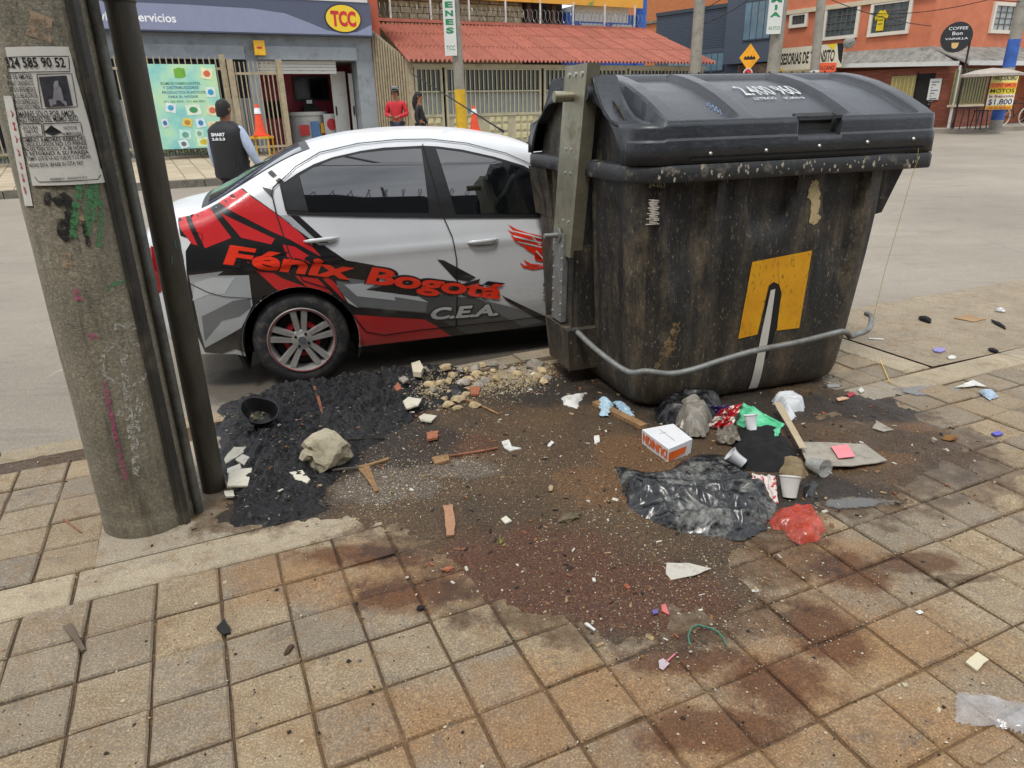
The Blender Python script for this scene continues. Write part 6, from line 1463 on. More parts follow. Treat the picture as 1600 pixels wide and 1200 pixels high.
for lab, px, sz, mt in (('brown crumpled leaf on the dirt right of the container', (1484, 688), (.035, .02, .012), M('brown leaf', '#7a552a', .8, var=.3, sc=40, world=True)), ('grey pebble beside the brown leaf', (1458, 693), (.012, .012, .012), mt_rub2), ('curled grey brown leaf on the dirt in the middle', (890, 815), (.045, .018, .012), M('grey leaf', '#5f5440', .8, var=.4, sc=40, world=True)), ('tan pebble beside the wooden plank on the dirt', (700, 892), (.02, .01, .009), mt_brick), ('brown lump on the tiles left of the stain', (452, 1018), (.022, .008, .008), M('brown lump', '#4d3a28', .9, world=True)), ('dark lump on the tiles just left of the stain tip', (657, 953), (.011, .01, .009), M('dark lump', '#221f1c', .9, world=True)), ('cream coloured pebble on the dirt by the leaf', (861, 768), (.018, .01, .009), mt_rub), ('black rag lump on the far pavement', (1445, 502), (.06, .03, .02), mt_cloth), ('short black rag on the far pavement near the puddle', (1552, 550), (.035, .02, .012), mt_cloth), ('dark strip of rag by the brown cardboard', (1560, 508), (.10, .018, .01), mt_cloth), ('white crumpled cup on the far right pavement', (1562, 488), (.03, .025, .02), mt_wplas)):
    lump('leaf' if 'leaf' in lab else 'rag' if 'rag' in lab else 'cup' if 'cup' in lab else 'pebble', lab, 'leaf' if 'leaf' in lab else 'rag' if 'rag' in lab else 'cup' if 'cup' in lab else 'pebble', px, sz, mt, .45, random.uniform(0, 3), 1.8, random.random()*9, .2)
drape('paper_scrap', 'blue and white crumpled tissue right of the grey puddle', 'tissue', [(1527, 613), (1540, 611), (1556, 615), (1558, 622), (1548, 627), (1534, 618)], .02, plastic('blue tissue', '#9fb4c8', '#dfe2e4', .5, .7, 40), 14, .005, .004, 5.2, .02, .5)
stick('wood_splinter', 'dark split stick on the tiles at far left', 'wood splinter', (106, 980), (132, 1020), .022, .012, M('grey split wood', '#5f5344', .85, var=.3, world=True), 0, .5)
stick('wood_stick', 'thin dark stick lying along the kerb behind the pole', 'stick', (74, 684), (142, 682), .012, .008, M('dark stick', '#3b2b20', .8, world=True), .012, .9)
stick('wood_stick', 'thin reddish stick on the tiles left of the pole', 'stick', (99, 812), (128, 834), .008, .006, mt_wood2, 0, .7)
stick('drinking_straw', 'thin yellow straw lying on the tiles behind the container', 'straw', (1375, 563), (1390, 598), .006, .005, M('yellow straw', '#c2a94f', .5, world=True), 0, 1.)
stick('lolly_stick', 'pink sweet stick next to the silvery wrapper', 'stick', (1040, 1038), (1055, 1024), .004, .004, M('pink stick', '#c4717c', .6, world=True), .004, 1.)
mb = MB(); pth = [G(*p)+Vector((0, 0, .010)) for p in ((1077, 1012), (1075, 997), (1080, 985), (1090, 980), (1100, 983), (1112, 986), (1122, 992), (1130, 1001), (1135, 1013))]; o_ = pth[0].copy(); mb.o = Vector((o_.x, o_.y, 0)); mb.tube(pth, .0026, 6)
tag(mb.build('string', M('green string', '#3f7a66', .7, world=True), None, True), 'short green string curled on the edge of the dark stain', 'string')
# yellow cord hanging from the container rim
x0_, z0_ = dF(1434, 238, -.03); L0 = lambda x, y, z: DO+Vector((_ex.x*x+_ey.x*y, _ex.y*x+_ey.y*y, z))
pth = [L0(x0_, -.03, z0_+.02), L0(x0_+.005, -.032, z0_-.05), L0(x0_-.01, -.03, z0_-.12), L0(x0_-.03, -.02, z0_-.35), L0(x0_-.045, -.0, z0_-.6), L0(x0_-.07, .0, z0_-.9)]
mb = MB(pth[0]); mb.tube(pth, .0013, 5); tag(mb.build('cord', M('yellow cord', '#a99b3d', .7), None, True), 'thin yellow cord hanging from the right end of the container rim', 'cord')
# clear wrapper at the bottom right corner
drape('plastic_wrapper', 'long clear plastic wrapper on the tiles in the bottom right corner', 'wrapper', [(1492, 1082), (1530, 1088), (1565, 1095), (1640, 1110), (1640, 1165), (1590, 1148), (1545, 1138), (1490, 1130)], .022, film('clear wrapper film', '#c9ccd0', .36, .15), 11, .006, .004, 3.9, .03, .55)
# tufts of weed
for px, lab in (((782, 853), 'tiny green weed sprouting on the brown dirt'),):
    p = G(*px); mb = MB((p.x, p.y, 0)); z = gz(p.x, p.y)
    for _ in range(14):
        a = random.uniform(0, 6.3); l_ = random.uniform(.015, .035); d = Vector((math.cos(a)*.5, math.sin(a)*.5, .8)).normalized()*l_; s_ = Vector((-math.sin(a), math.cos(a), 0))*.002
        b_ = Vector((p.x, p.y, z)); mb.add([b_-s_, b_+s_, b_+d], [(0, 1, 2)])
    tag(mb.build('weed', M('weed green', '#7c8a3c', .7, world=True), None, fix=False), lab, 'weed')
# small dark and pale crumbs on the tiles, too many to pick apart
for nm, cl, n_, sg in (('dark crumbs', '#2a241e', 420, 1), ('pale crumbs', '#bfb39a', 420, 1), ('wood crumbs', '#8c6a43', 160, 1)):
    mb = MB()
    for _ in range(n_):
        x, y = random.uniform(-20, 1620), random.uniform(700, 1199); p = G(x, y)
        if sdist([(p.x, p.y)], TARN)[0][0] > 0: continue
        p.z = max(0, gz(p.x, p.y)) if 300 < x < 1560 else 0; r = min(.009, .0022*math.exp(random.gauss(.2, .5))); p.z += r*.3; pebble(mb, p, r)
    tag(mb.build('crumbs', M(nm, cl, .85, world=True), None, fix=False), kind='stuff')
# ================================================================== ACROSS THE STREET
FA = Plane((-4.6, 22), 28)
def FAo(s, z, off=0.): return FA.pt(s, z, off)
def base_far(s): return interp(s, (-12, -5, 2, 12), (.68, .62, .56, .46))
mt_fartile = NT('far paving'); co = mt_fartile.coord(True); mp_ = mt_fartile.n('Mapping'); mp_.inputs[2].default_value = (0, 0, -rad(28)); mt_fartile.l(co, mp_.inputs[0])
bk = mt_fartile.n('TexBrick'); bk.inputs['Scale'].default_value = 1.; bk.inputs['Brick Width'].default_value = .4; bk.inputs['Row Height'].default_value = .4; bk.inputs['Mortar Size'].default_value = .012; bk.offset = 0
bk.inputs['Color1'].default_value = lin('#a99c84'); bk.inputs['Color2'].default_value = lin('#b8ab93'); bk.inputs['Mortar'].default_value = lin('#6f6452'); mt_fartile.l(mp_.outputs[0], bk.inputs[0])
mt_fartile.col(mt_fartile.mix(mt_fartile.math('MULTIPLY', mt_fartile.ramp(mt_fartile.noise(co, 1.2, 6, .7), (.45, 0.), (.7, 1.)), .5), bk.outputs[0], lin('#8d8068'))); mt_fartile.rough(.85)
KERB = [Vector((-20, 10.6)), Vector((-10.1, 14.35)), Vector((-6.6, 15.7)), Vector((2, 20.0)), Vector((9.5, 23.9)), Vector((12.2, 26.5)), Vector((11.5, 29.5))]
mb = MB(); sb = [-18, -8.8, -5, 3, 10.5, 13.2, 13.6]
far = [FAo(s, base_far(s)+.01, -1.0 if s < 13 else -2.5) for s in sb]
kt = [Vector((p.x, p.y, road_z(p.y)+.15)) for p in KERB]; n_ = len(kt)
mb.add(kt+far, [(i, i+1, n_+i+1, n_+i) for i in range(n_-1)])
tag(mb.build('far_sidewalk', mt_fartile.m, None, fix=False), kind='structure')
mt_fkerb = M('far kerb', '#6f6a60', .85, var=.25, sc=5, world=True, dirt='#3f3b34', dirt_amt=.4, dsc=6)
fs_ = thing('kerb', 'dark grey concrete kerb along the pavement across the street', 'kerb', (KERB[0].x, KERB[0].y, 0)); del fs_['category']; fs_['kind'] = 'structure'
for a, b in zip(KERB[:-1], KERB[1:]):
    n2 = max(1, int((b-a).length/1.0))
    for i in range(n2):
        p, q = a.lerp(b, (i+.008)/n2), a.lerp(b, (i+.992)/n2); nn = Vector((-(q-p).y, (q-p).x)).normalized()*.14; o = KERB[0]
        pts = [(p-nn*.0), q, q+nn, p+nn]; mb = MB(); zz = lambda v, h: Vector((v.x-o.x, v.y-o.y, road_z(v.y)+h))
        mb.hexa([zz(v, -.1) for v in pts]+[zz(v, .158) for v in pts]); mb.build('kerb_stone', mt_fkerb, fs_)
# --- shop -------------------------------------------------------------------
mt_gwall = M('grey shop wall', '#8e959b', .7, var=.1, sc=2, world=True, dirt='#6b6f70', dirt_amt=.3, dsc=3)
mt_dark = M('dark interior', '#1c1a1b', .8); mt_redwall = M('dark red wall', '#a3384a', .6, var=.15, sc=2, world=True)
mt_beige = M('beige bars', '#a2957c', .5, .1, .15, 6, world=True, dirt='#6c5f44', dirt_amt=.3, dsc=8)
mt_corr = M('grey roller shutter', '#8f9396', .5, .2, .12, 4, world=True)
mt_whitep = M('white painted panel', '#c9cac6', .55, var=.08, sc=5, world=True, dirt='#8f8b80', dirt_amt=.25, dsc=5)
mt_orw = M('orange rendered wall', '#a8533a', .8, var=.12, sc=2, world=True)
sb0 = FAo(-2, base_far(-2)); shop = thing('shop_building', 'grey single storey shop with an open bay and rolled up shutter across the street', 'shop', sb0)
def PB(name, mat, par, o, *boxes, smooth=False):
    mb = MB(o)
    for bx in boxes: mb.pbox(*bx)
    return mb.build(name, mat, par, smooth)
PB('lintel', mt_gwall, shop, sb0, (FA, -14, .85, 2.96, 4.45, -.5, 0))
PB('pillar', mt_gwall, shop, sb0, (FA, .34, .85, .5, 2.96, -.5, .03)); PB('pillar', mt_gwall, shop, sb0, (FA, -2.72, -2.42, .5, 2.96, -.5, .02)); PB('pillar', mt_gwall, shop, sb0, (FA, -5.6, -5.35, .5, 2.96, -.4, .02))
PB('roof', M('flat roof', '#77736b', .9), shop, sb0, (FA, -14, .85, 4.45, 4.55, -6, .0))
PB('end_wall', mt_orw, shop, sb0, (FA, .86, 1.10, .5, 6.2, -5, .10))
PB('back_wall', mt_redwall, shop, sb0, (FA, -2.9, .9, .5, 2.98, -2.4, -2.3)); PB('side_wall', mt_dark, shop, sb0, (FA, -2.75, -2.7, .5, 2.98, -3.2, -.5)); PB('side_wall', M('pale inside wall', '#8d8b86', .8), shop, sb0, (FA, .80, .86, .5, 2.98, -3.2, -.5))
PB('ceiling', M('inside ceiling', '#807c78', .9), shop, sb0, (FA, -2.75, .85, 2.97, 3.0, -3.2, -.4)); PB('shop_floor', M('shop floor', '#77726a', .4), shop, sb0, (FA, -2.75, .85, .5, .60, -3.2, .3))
mb = MB(sb0)                                    # grey corrugated shutters left of the bay
for t in range(120):
    s0 = -12+t*.0775
    if s0 > -2.8: break
    mb.pbox(FA, s0, s0+.05, .55, 2.0, -.16, -.10)
mb.pbox(FA, -12, -2.72, .55, 2.0, -.2, -.14); tag(mb.build('corrugated_shutter', mt_corr, shop), kind='stuff')
PB('shop_window', M('dark shop glass', '#20262a', .15, var=.4, sc=1.5, world=True), shop, sb0, (FA, -12, -2.72, 2.0, 2.96, -.2, -.15))
sh = thing('roller_shutter', 'white slatted roller shutter half rolled up over the open shop bay', 'shutter', FAo(-1, 2.7))
for t in range(4): PB('slat', mt_whitep, sh, FAo(-1, 2.7), (FA, -2.4, -.25, 2.62+t*.085, 2.695+t*.085, -.12, -.07+.01*(t % 2)))
PB('box', mt_gwall, sh, FAo(-1, 2.7), (FA, -2.42, .34, 2.965, 3.3, .0, .12)); PB('box', mt_gwall, sh, FAo(-1, 2.7), (FA, -5.3, -2.75, 2.965, 3.3, .0, .10))
yb = thing('meter_box', 'small yellow box on the shop wall above the gate', 'box', FAo(-2.5, 3.1, .1)); PB('case', M('yellow box', '#d6a51d', .5), yb, FAo(-2.5, 3.1, .1), (FA, -2.50, -2.22, 3.06, 3.42, .12, .25)); PB('cover_text', M('red print', '#b8402a', .6), yb, FAo(-2.5, 3.1, .1), (FA, -2.43, -2.30, 3.22, 3.27, .25, .254))
# fascia sign
fo = FAo(-3, 3.56, .1); sign = thing('shop_sign', 'long slate blue shop sign with red letters in a yellow oval', 'shop sign', fo)
PB('panel', M('slate sign blue', '#4d5367', .45, var=.05), sign, fo, (FA, -14, .80, 3.57, 4.42, .02, .34)); PB('cap', mt_whitep, sign, fo, (FA, -14, .72, 4.425, 4.49, .02, .36))
wv = [(-14, 3.60), (.78, 3.60), (.78, 3.87), (.62, 3.80), (.35, 3.68), (-.05, 3.64), (-.5, 3.70), (-1.0, 3.88), (-1.6, 4.08), (-2.4, 4.16), (-4, 4.19), (-14, 4.20)]
mb = MB(fo); mb.prism([FAo(s, z, .342) for s, z in wv], tuple((FAo(0, 0, .008)-FAo(0, 0, 0)))); mb.build('light_wave', M('pale sign blue', '#8389a3', .45, var=.05), sign)
def oval(mb, cx, cz, rx, rz, o0, o1, n=36): mb.prism([FAo(cx+rx*math.cos(2*math.pi*t/n), cz+rz*math.sin(2*math.pi*t/n), o0) for t in range(n)], tuple(FAo(0, 0, o1-o0)-FAo(0, 0, 0)))
mb = MB(fo); oval(mb, -.02, 4.005, .52, .37, .343, .356); mb.build('oval_rim', M('dark rim', '#23263a', .5), sign)
mb = MB(fo); oval(mb, -.02, 4.005, .485, .335, .357, .366); mb.build('oval', M('sign yellow', '#e3c22a', .5, var=.04), sign)
def wtext(par, o, s, pl, s0, s1, z, cap, off, mat, name='lettering', bold=.02, vert=None):
    mb = MB(o); put_text(mb, s, lambda u, v: pl.pt(s0+(s1-s0)*u, z+v*cap, off), off=bold); return mb.build(name, mat, par, fix=False)
mt_tccr = M('sign red', '#c0272b', .5); mt_wtx = M('sign white', '#e4e5e8', .5)
wtext(sign, fo, 'TCC', FA, -.37, .34, 3.83, .36, .370, mt_tccr, bold=.05)
wtext(sign, fo, 'Envíos y Servicios', FA, -6.28, -4.32, 3.78, .20, .353, mt_wtx, bold=.02)
# inside the bay
cb = FAo(-.9, .6, -1.6); counter = thing('shop_counter', 'white round fronted shop counter with printed front inside the open bay', 'counter', cb)
mb = MB((0, 0, 0)); mb.lathe([(.55, .0), (.55, .92)], n=28); mb.lathe([(0, .92), (.62, .92), (.62, 1.02), (0, 1.02)], n=28); mb.build('drum', mt_whitep, counter, True)
for k_, (s0, s1, z0, z1, cl) in enumerate(((-1.3, -1.0, .95, 1.25, '#c43a3a'), (-.95, -.7, .85, 1.35, '#5d86b8'), (-.65, -.35, 1.0, 1.3, '#d6a02a'))):
    PB('print', M('counter print %s' % cl, cl, .6), counter, cb, (FA, s0, s1, z0, z1, -1.03, -1.02))
sd_b = FAo(-.2, .6, -1.1); st = thing('display_stand', 'white printed cardboard display with a red circle beside the counter', 'display', sd_b)
PB('board', mt_whitep, st, sd_b, (FA, -.55, .05, .6, 1.55, -1.0, -.96)); mb = MB(sd_b); oval(mb, -.33, 1.25, .14, .17, -.955, -.945, 20); mb.build('red_circle', mt_tccr, st)
PB('printed_figure', M('display blue', '#4a566c', .6), st, sd_b, (FA, -.22, -.08, .72, 1.12, -.955, -.945), (FA, -.19, -.11, 1.13, 1.23, -.955, -.945))
tvb = FAo(-.7, 1.9, -3.1); tv = thing('television', 'black flat screen on the dark red wall inside the shop', 'television', tvb); PB('frame', M('tv frame', '#26282a', .4), tv, tvb, (FA, -1.05, .05, 1.95, 2.65, -2.29, -2.22)); PB('screen', M('tv screen', '#0c1114', .15), tv, tvb, (FA, -1.0, 0, 2.0, 2.6, -2.218, -2.212))
dk = FAo(-2, .6, -2.6); desk = thing('red_cabinet', 'glossy red cabinet standing left of the counter in the shop', 'cabinet', dk); PB('carcass', M('glossy red', '#8a1f2a', .25), desk, dk, (FA, -2.5, -1.5, .6, 1.45, -2.29, -1.8)); PB('screen', mt_dark, desk, dk, (FA, -2.2, -1.5, 1.5, 1.95, -2.25, -2.2))
mc = FAo(-.8, 1.62, -1.6); mon = thing('till', 'black till on the shop counter', 'till', mc); PB('case', mt_dark, mon, mc, (FA, -1.0, -.55, 1.64, 1.75, -1.8, -1.4), (FA, -.95, -.6, 1.75, 2.0, -1.7, -1.64)); PB('till_screen', mt_wtx, mon, mc, (FA, -.85, -.68, 1.86, 1.96, -1.638, -1.63))
for k_, (s0, w, lab, al) in enumerate(((-.02, .45, 'tall white door panel leaning in the right of the shop bay', -.8), (.24, .12, 'narrow pale door edge standing beside the shop pillar', -.4))):
    b_ = FAo(s0, .6, al); d_ = thing('door_panel', lab, 'door', b_); PB('leaf', mt_whitep if k_ == 0 else M('grey door', '#a9aaa6', .6), d_, b_, (FA, s0-w/2, s0+w/2, .6, 2.72 if k_ == 0 else 2.65, al-.04, al)); PB('handle', M('door handle', '#555', .4) if '#555' not in _mc and False else mt_dark, d_, b_, (FA, s0-w/2+.05, s0-w/2+.09, 1.5, 1.75, al+.001, al+.03))
# fence of beige bars, banner, gate
def bar_fence(name, label, s0, s1, off, z1, step, cat='fence', post0=True, z0=None):
    b_ = FAo(s0, base_far(s0), off); t = thing(name, label, cat, b_); z0 = z0 or base_far(s0)+.02
    bw = .028; mb = MB(); mb.box((0, 0, (z1-z0)/2), (bw, bw, z1-z0), rad(28)); mb.v += [(0, 0, z1-z0+.07)]; first = None
    n = int((s1-s0)/step)
    for i in range(n+1):
        p = FAo(s0+i*step, z0, off)-b_
        if first is None: first = mb.build('bar', mt_beige, t, loc=p, fix=False)
        else: sharewith(first, 'bar', t, p)
    for z in (z0+.12, z1-.28): PB('rail', mt_beige, t, b_, (FA, s0-.02, s1+.02, z-.03, z+.03, off-.02, off+.02))
    for s in ((s0, s1) if post0 else (s1,)): PB('post', mt_beige, t, b_, (FA, s-.07, s+.07, base_far(s0)-.05, z1+.06, off-.06, off+.06))
    return t
bar_fence('bar_fence', 'tall fence of beige metal bars behind the pole and the plastics banner', -10.4, -3.42, .6, 2.98, .145)
bar_fence('bar_gate', 'open beige barred gate leaf between the banner and the shop bay', -3.26, -2.02, .75, 2.86, .115, 'gate')
bo = FAo(-4.5, 1.8, .66); ban = thing('banner', 'pale green plastic products banner with little pictures hung on the beige fence', 'banner', bo)
k = NT('banner print'); co = k.coord(); n1 = k.noise(co, 1.6, 4, .5); k.col(k.ramp(n1, (.35, lin('#b9dcb0')), (.5, lin('#9fd4c0')), (.68, lin('#6fbcc0')))); k.rough(.6)
PB('sheet', k.m, ban, bo, (FA, -5.32, -3.62, .78, 2.80, .64, .66))
mt_bt = M('banner text green', '#3a6d56', .7); mt_bt2 = M('banner text blue', '#2f5d8a', .7)
for s, a, b, z, cap, mt in (('SOMOS FABRICANTES', -4.98, -4.05, 2.32, .065, mt_bt), ('Y DISTRIBUIDORES', -4.95, -4.1, 2.22, .07, mt_bt2), ('PRODUCTOS PLASTICOS', -4.98, -3.95, 2.11, .065, mt_bt2), ('PARA EL HOGAR', -4.85, -4.15, 2.01, .06, mt_bt2), ('321 253 9070 - 311 456 8761', -4.98, -4.0, 1.90, .05, mt_bt)): wtext(ban, bo, s, FA, a, b, z, cap, .664, mt, 'banner_text', .005)
mb = MB(bo); mb.prism([FAo(s, z, .662) for s, z in ((-4.62, 2.48), (-4.62, 2.68), (-4.5, 2.72), (-4.36, 2.70), (-4.36, 2.52), (-4.45, 2.48))], tuple(FAo(0, 0, .003)-FAo(0, 0, 0))); mb.build('leaf_logo', M('logo green', '#6fa838', .6), ban)
rb = random.Random(3)
for s, z, w, h, cl, c2 in ((-3.85, 2.58, .28, .26, '#dfe0ba', '#d0643f'), (-3.83, 2.14, .24, .24, '#cfe0d8', '#2b8fc0'), (-3.86, 1.70, .28, .26, '#d8d7b4', '#c7674a'), (-3.88, 1.30, .30, .26, '#e0d5b0', '#c98a30'), (-4.32, 1.72, .34, .25, '#d8e6d4', '#3d8f5a'), (-4.85, 1.78, .24, .22, '#dbe8ea', '#4c9fc4'), (-4.52, 1.42, .24, .20, '#d8c26a', '#b8862e'), (-4.2, 1.40, .22, .22, '#cfe0ea', '#3f7fb0'), (-4.62, 1.12, .28, .24, '#b8dcd6', '#6aa08c'), (-4.28, 1.14, .2, .2, '#c6e2d6', '#7aa88f'), (-4.7, .90, .22, .2, '#d8e6ea', '#5f6d70'), (-4.2, .93, .34, .24, '#cfe6c0', '#c9b52e'), (-5.05, 1.42, .16, .2, '#cfd6d4', '#2f6db0')):
    a = rb.uniform(-.25, .25); mb = MB(bo); mb.prism([FAo(s+(x*math.cos(a)-y*math.sin(a))*w/2, z+(x*math.sin(a)+y*math.cos(a))*h/2, .663) for x, y in ((-1, -1), (1, -1), (1, 1), (-1, 1))], tuple(FAo(0, 0, .003)-FAo(0, 0, 0))); q = mb.build('picture', M('pic '+cl, cl, .6), ban)
    mb = MB(bo); oval(mb, s, z, w*.3, h*.3, .667, .670, 10); mb.build('item', M('item '+c2, c2, .6), q)
# planter strip under the fence
mb = MB()
for _ in range(900):
    s = random.uniform(-10.5, -3.4); p = FAo(s, base_far(s)+random.uniform(0, .10), .66+random.uniform(-.1, .12)); a = random.uniform(0, 6.3); l_ = .05; mb.add([p, p+Vector((math.cos(a), math.sin(a), .4))*l_, p+Vector((math.cos(a+.8), math.sin(a+.8), .9))*l_], [(0, 1, 2)])
tag(mb.build('weeds', M('weed leaves', '#4a5c30', .8, var=.4, sc=9, world=True), None, fix=False), kind='stuff')
# parked dark car behind the far left bars
b_ = FAo(-9.6, base_far(-9), -.4); pv = thing('parked_car', 'dark car parked behind the beige bars at the far left', 'car', b_, rad(28))
mb = MB(); pr_f = [(-2, .3), (-1.95, .75), (-1.3, .85), (-.8, 1.35), (.6, 1.38), (1.2, .9), (1.95, .75), (2, .3)]; mb.prism([(x, -.4, z) for x, z in pr_f], (0, 1.5, 0)); mb.build('body', M('dark car paint', '#17191c', .3, coat=.6), pv)
mb = MB(); mb.prism([(x, -.405, z) for x, z in ((-1.15, .9), (-.75, 1.3), (.55, 1.32), (1.0, .92))], (0, .004, 0)); mb.build('window', M('car side glass', '#2c3438', .1), pv)
for x in (-1.25, 1.25): mb = MB(); mb.cyl((x, -.41, .3), (x, -.2, .3), .3, n=24); mb.build('wheel', mt_trim, pv, True)
# --- garage with the red roof ---------------------------------------------------
mt_gate = M('pale olive gate paint', '#a29c83', .5, .05, .10, 3, world=True, dirt='#7c7452', dirt_amt=.25, dsc=4); mt_gbar = M('pale gate bars', '#b8b18c', .5, .05, .1, 5)
gb0 = FAo(6, .5, 1.2); gar = thing('garage_building', 'long low garage with a red corrugated roof and pale olive barred gates', 'garage', gb0)
PB('rear_wall', M('dark garage inside', '#37362f', .9), gar, gb0, (FA, 1.5, 12.7, .3, 2.9, -.3, -.2))
mb = MB(gb0); n = 13
for i in range(n):
    q0, q1 = i/n, (i+.62)/n; A_ = FAo(.90, 0, .05).lerp(FAo(1.52, 0, 1.15), q0); B_ = FAo(.90, 0, .05).lerp(FAo(1.52, 0, 1.15), q1); h0 = 3.75-.85*q0
    _d = (FAo(1.52, 0, 1.15)-FAo(.90, 0, .05)).normalized(); e = Vector((_d.y, -_d.x, 0))*.06; e = e if e.dot(A_) < 0 else -e; mb.hexa([Vector((p.x, p.y, .5))+o_ for p, o_ in ((A_, e*0), (B_, e*0), (B_, e), (A_, e))]+[Vector((p.x, p.y, h0))+o_ for p, o_ in ((A_, e*0), (B_, e*0), (B_, e), (A_, e))])
A_, B_ = FAo(.90, 0, .03), FAo(1.52, 0, 1.13); mb.hexa([Vector((p.x, p.y, .5)) for p in (A_, B_, B_+Vector((.02, 0, 0)), A_+Vector((.02, 0, 0)))]+[Vector((p.x, p.y, h)) for p, h in ((A_, 3.75), (B_, 2.9), (B_+Vector((.02, 0, 0)), 2.9), (A_+Vector((.02, 0, 0)), 3.75))])
tag(mb.build('corrugated_side', mt_beige, gar), kind='stuff')
PB('corner_post', mt_beige, gar, gb0, (FA, 1.45, 1.62, .4, 2.9, 1.05, 1.22))
mt_roof = M('red roof sheet', '#a0604f', .75, var=.2, sc=3, world=True, dirt='#7f4034', dirt_amt=.35, dsc=6, rnd=.08)
E0, E1, R0, R1 = FAo(1.28, 2.86, 1.62), FAo(12.75, 2.88, 1.62), FAo(2.0, 4.32, -3), FAo(13.3, 4.40, -3); nsh, nrow = 16, 3; pitch = (E1-E0).length/nsh/5
for r in range(nrow):
    for c_ in range(nsh):
        mb = MB(gb0)
        def rf(u, v):
            U = (c_+u*1.02)/nsh; Vv = (r+v*1.04)/nrow; p = E0.lerp(E1, U).lerp(R0.lerp(R1, U), min(1, Vv)); return p+Vector((0, 0, .045*math.cos(2*math.pi*u*5)+.02*(1-v)))
        mb.grid(rf, 30, 1); mb.build('roof_sheet', mt_roof, gar, True, 60, fix=False)
PB('ridge', mt_roof, gar, gb0, (FA, 2.0, 13.3, 4.36, 4.46, -3.15, -2.9))
PB('eave_board', mt_gate, gar, gb0, (FA, 1.6, 12.6, 2.72, 2.82, 1.1, 1.3))
mb = MB(gb0); pb_ = MB(gb0)
leafs = [(1.64, 2.50), (2.58, 5.86), (5.96, 9.2), (9.28, 12.55)]; sq = None
for li, (a, b) in enumerate(leafs):
    fr = MB(gb0); z0 = base_far(a)+.02; zt = 2.74
    for bx in ((a, a+.07, z0, zt), (b-.07, b, z0, zt), (a+.07, b-.07, zt-.07, zt), (a+.07, b-.07, 1.38, 1.46), (a+.07, b-.07, 2.06, 2.10)): fr.pbox(FA, *bx, 1.18, 1.25)
    lf = fr.build('gate_leaf', mt_gate, gar)
    PB('lower_panel', mt_gate, lf, gb0, (FA, a+.07, b-.07, z0, 1.38, 1.19, 1.215)); PB('dark_glass', M('dark gate glass', '#2a2d2c', .25), lf, gb0, (FA, a+.07, b-.07, 2.10, zt-.07, 1.16, 1.18)); PB('frosted_glass', M('frosted gate glass', '#7f8484', .5), lf, gb0, (FA, a+.07, b-.07, 1.46, 2.06, 1.16, 1.18))
    nb = int((b-a-.14)/.155); bm_ = None
    for i in range(1, nb+1):
        s = a+.07+(b-a-.14)*i/(nb+1); p = FAo(s, 1.46, 1.22)-gb0
        if bm_ is None:
            m_ = MB(); m_.box((0, 0, .62), (.022, .022, 1.24), rad(28)); bm_ = m_.build('bar', mt_gbar, lf, loc=p)
        else: sharewith(bm_, 'bar', lf, p)
    for gcx in ([a+(b-a)/2] if li == 0 else [a+.55, a+1.75, b-.62] if li in (1, 2) else [a+.6, b-.6]):
        for i in range(3):
            for j in range(3):
                p = FAo(gcx+(i-1)*.23, z0+.20+j*.25, 1.215)-gb0
                if sq is None:
                    m_ = MB(); h_ = lambda x, y, z: Vector((x*math.cos(rad(28))+y*math.sin(rad(28)), x*math.sin(rad(28))-y*math.cos(rad(28)), z))
                    o_ = [(-.09, -.09), (.09, -.09), (.09, .09), (-.09, .09)]; i_ = [(-.06, -.06), (.06, -.06), (.06, .06), (-.06, .06)]
                    m_.add([h_(x, .0, z) for x, z in o_]+[h_(x, .03, z) for x, z in i_], [(0, 1, 5, 4), (1, 2, 6, 5), (2, 3, 7, 6), (3, 0, 4, 7), (4, 5, 6, 7)]); sq = m_.build('embossed_square', mt_gbar, lf, loc=p)
                else: sharewith(sq, 'embossed_square', lf, p)
PB('gate_step', mt_fkerb, gar, gb0, (FA, 1.6, 12.6, .2, .50, 1.0, 1.35))
# --- houses behind ---------------------------------------------------------------
hb = FAo(5, .4, -4); rh = thing('stone_house', 'house with an ochre stone wall rising behind the red roof', 'house', hb)
PB('wall', M('ochre mortar', '#6d5d42', .9), rh, hb, (FA, 1.2, 8.2, .4, 6.4, -6, -4.05)); mt_stn = M('ochre wall stone', '#ab9a78', .9, var=.2, sc=3, world=True, rnd=.15); rs = random.Random(2); stn = []
for v_ in range(4): m_ = MB(); m_.box((0, 0, 0), (.30+.04*v_, .06, .17), rad(28)); stn.append(m_)
zc = 4.3; first = [None]*4
for row in range(6):
    s = 2.75+rs.uniform(0, .2)
    while s < 8.0:
        v_ = rs.randrange(4); w = .32+.04*v_; p = FAo(s+w/2, zc+row*.19, -4.03)-hb
        if first[v_] is None: first[v_] = stn[v_].build('wall_stone', mt_stn, rh, loc=p)
        else: sharewith(first[v_], 'wall_stone', rh, p, (rs.gauss(0, .03), 0, rs.gauss(0, .02)), (rs.uniform(.9, 1.0), 1, rs.uniform(.85, 1.05)))
        s += w
for s in (8.4, 8.9, 9.5): PB('column', M('dark brown column', '#5e4334', .8), rh, hb, (FA, s, s+.16, 4.2, 6.2, -4.2, -4.0))
PB('recess', M('recess dark', '#2c2622', .9), rh, hb, (FA, 8.2, 10.2, .4, 6.4, -6, -4.4))
tk = FAo(1.9, 4.5, -3.6); tank = thing('water_tank', 'black round water tank on the roof behind the shop sign', 'water tank', tk); mb = MB(); mb.lathe([(0, .02), (.42, .02), (.45, .1), (.45, .55), (.3, .7), (0, .72)], n=20); mb.build('drum', mt_dark, tank, True); mb = MB(); mb.cyl((.0, -.46, .35), (0, -.44, .35), .16, n=16); mb.build('lid', mt_trim, tank)
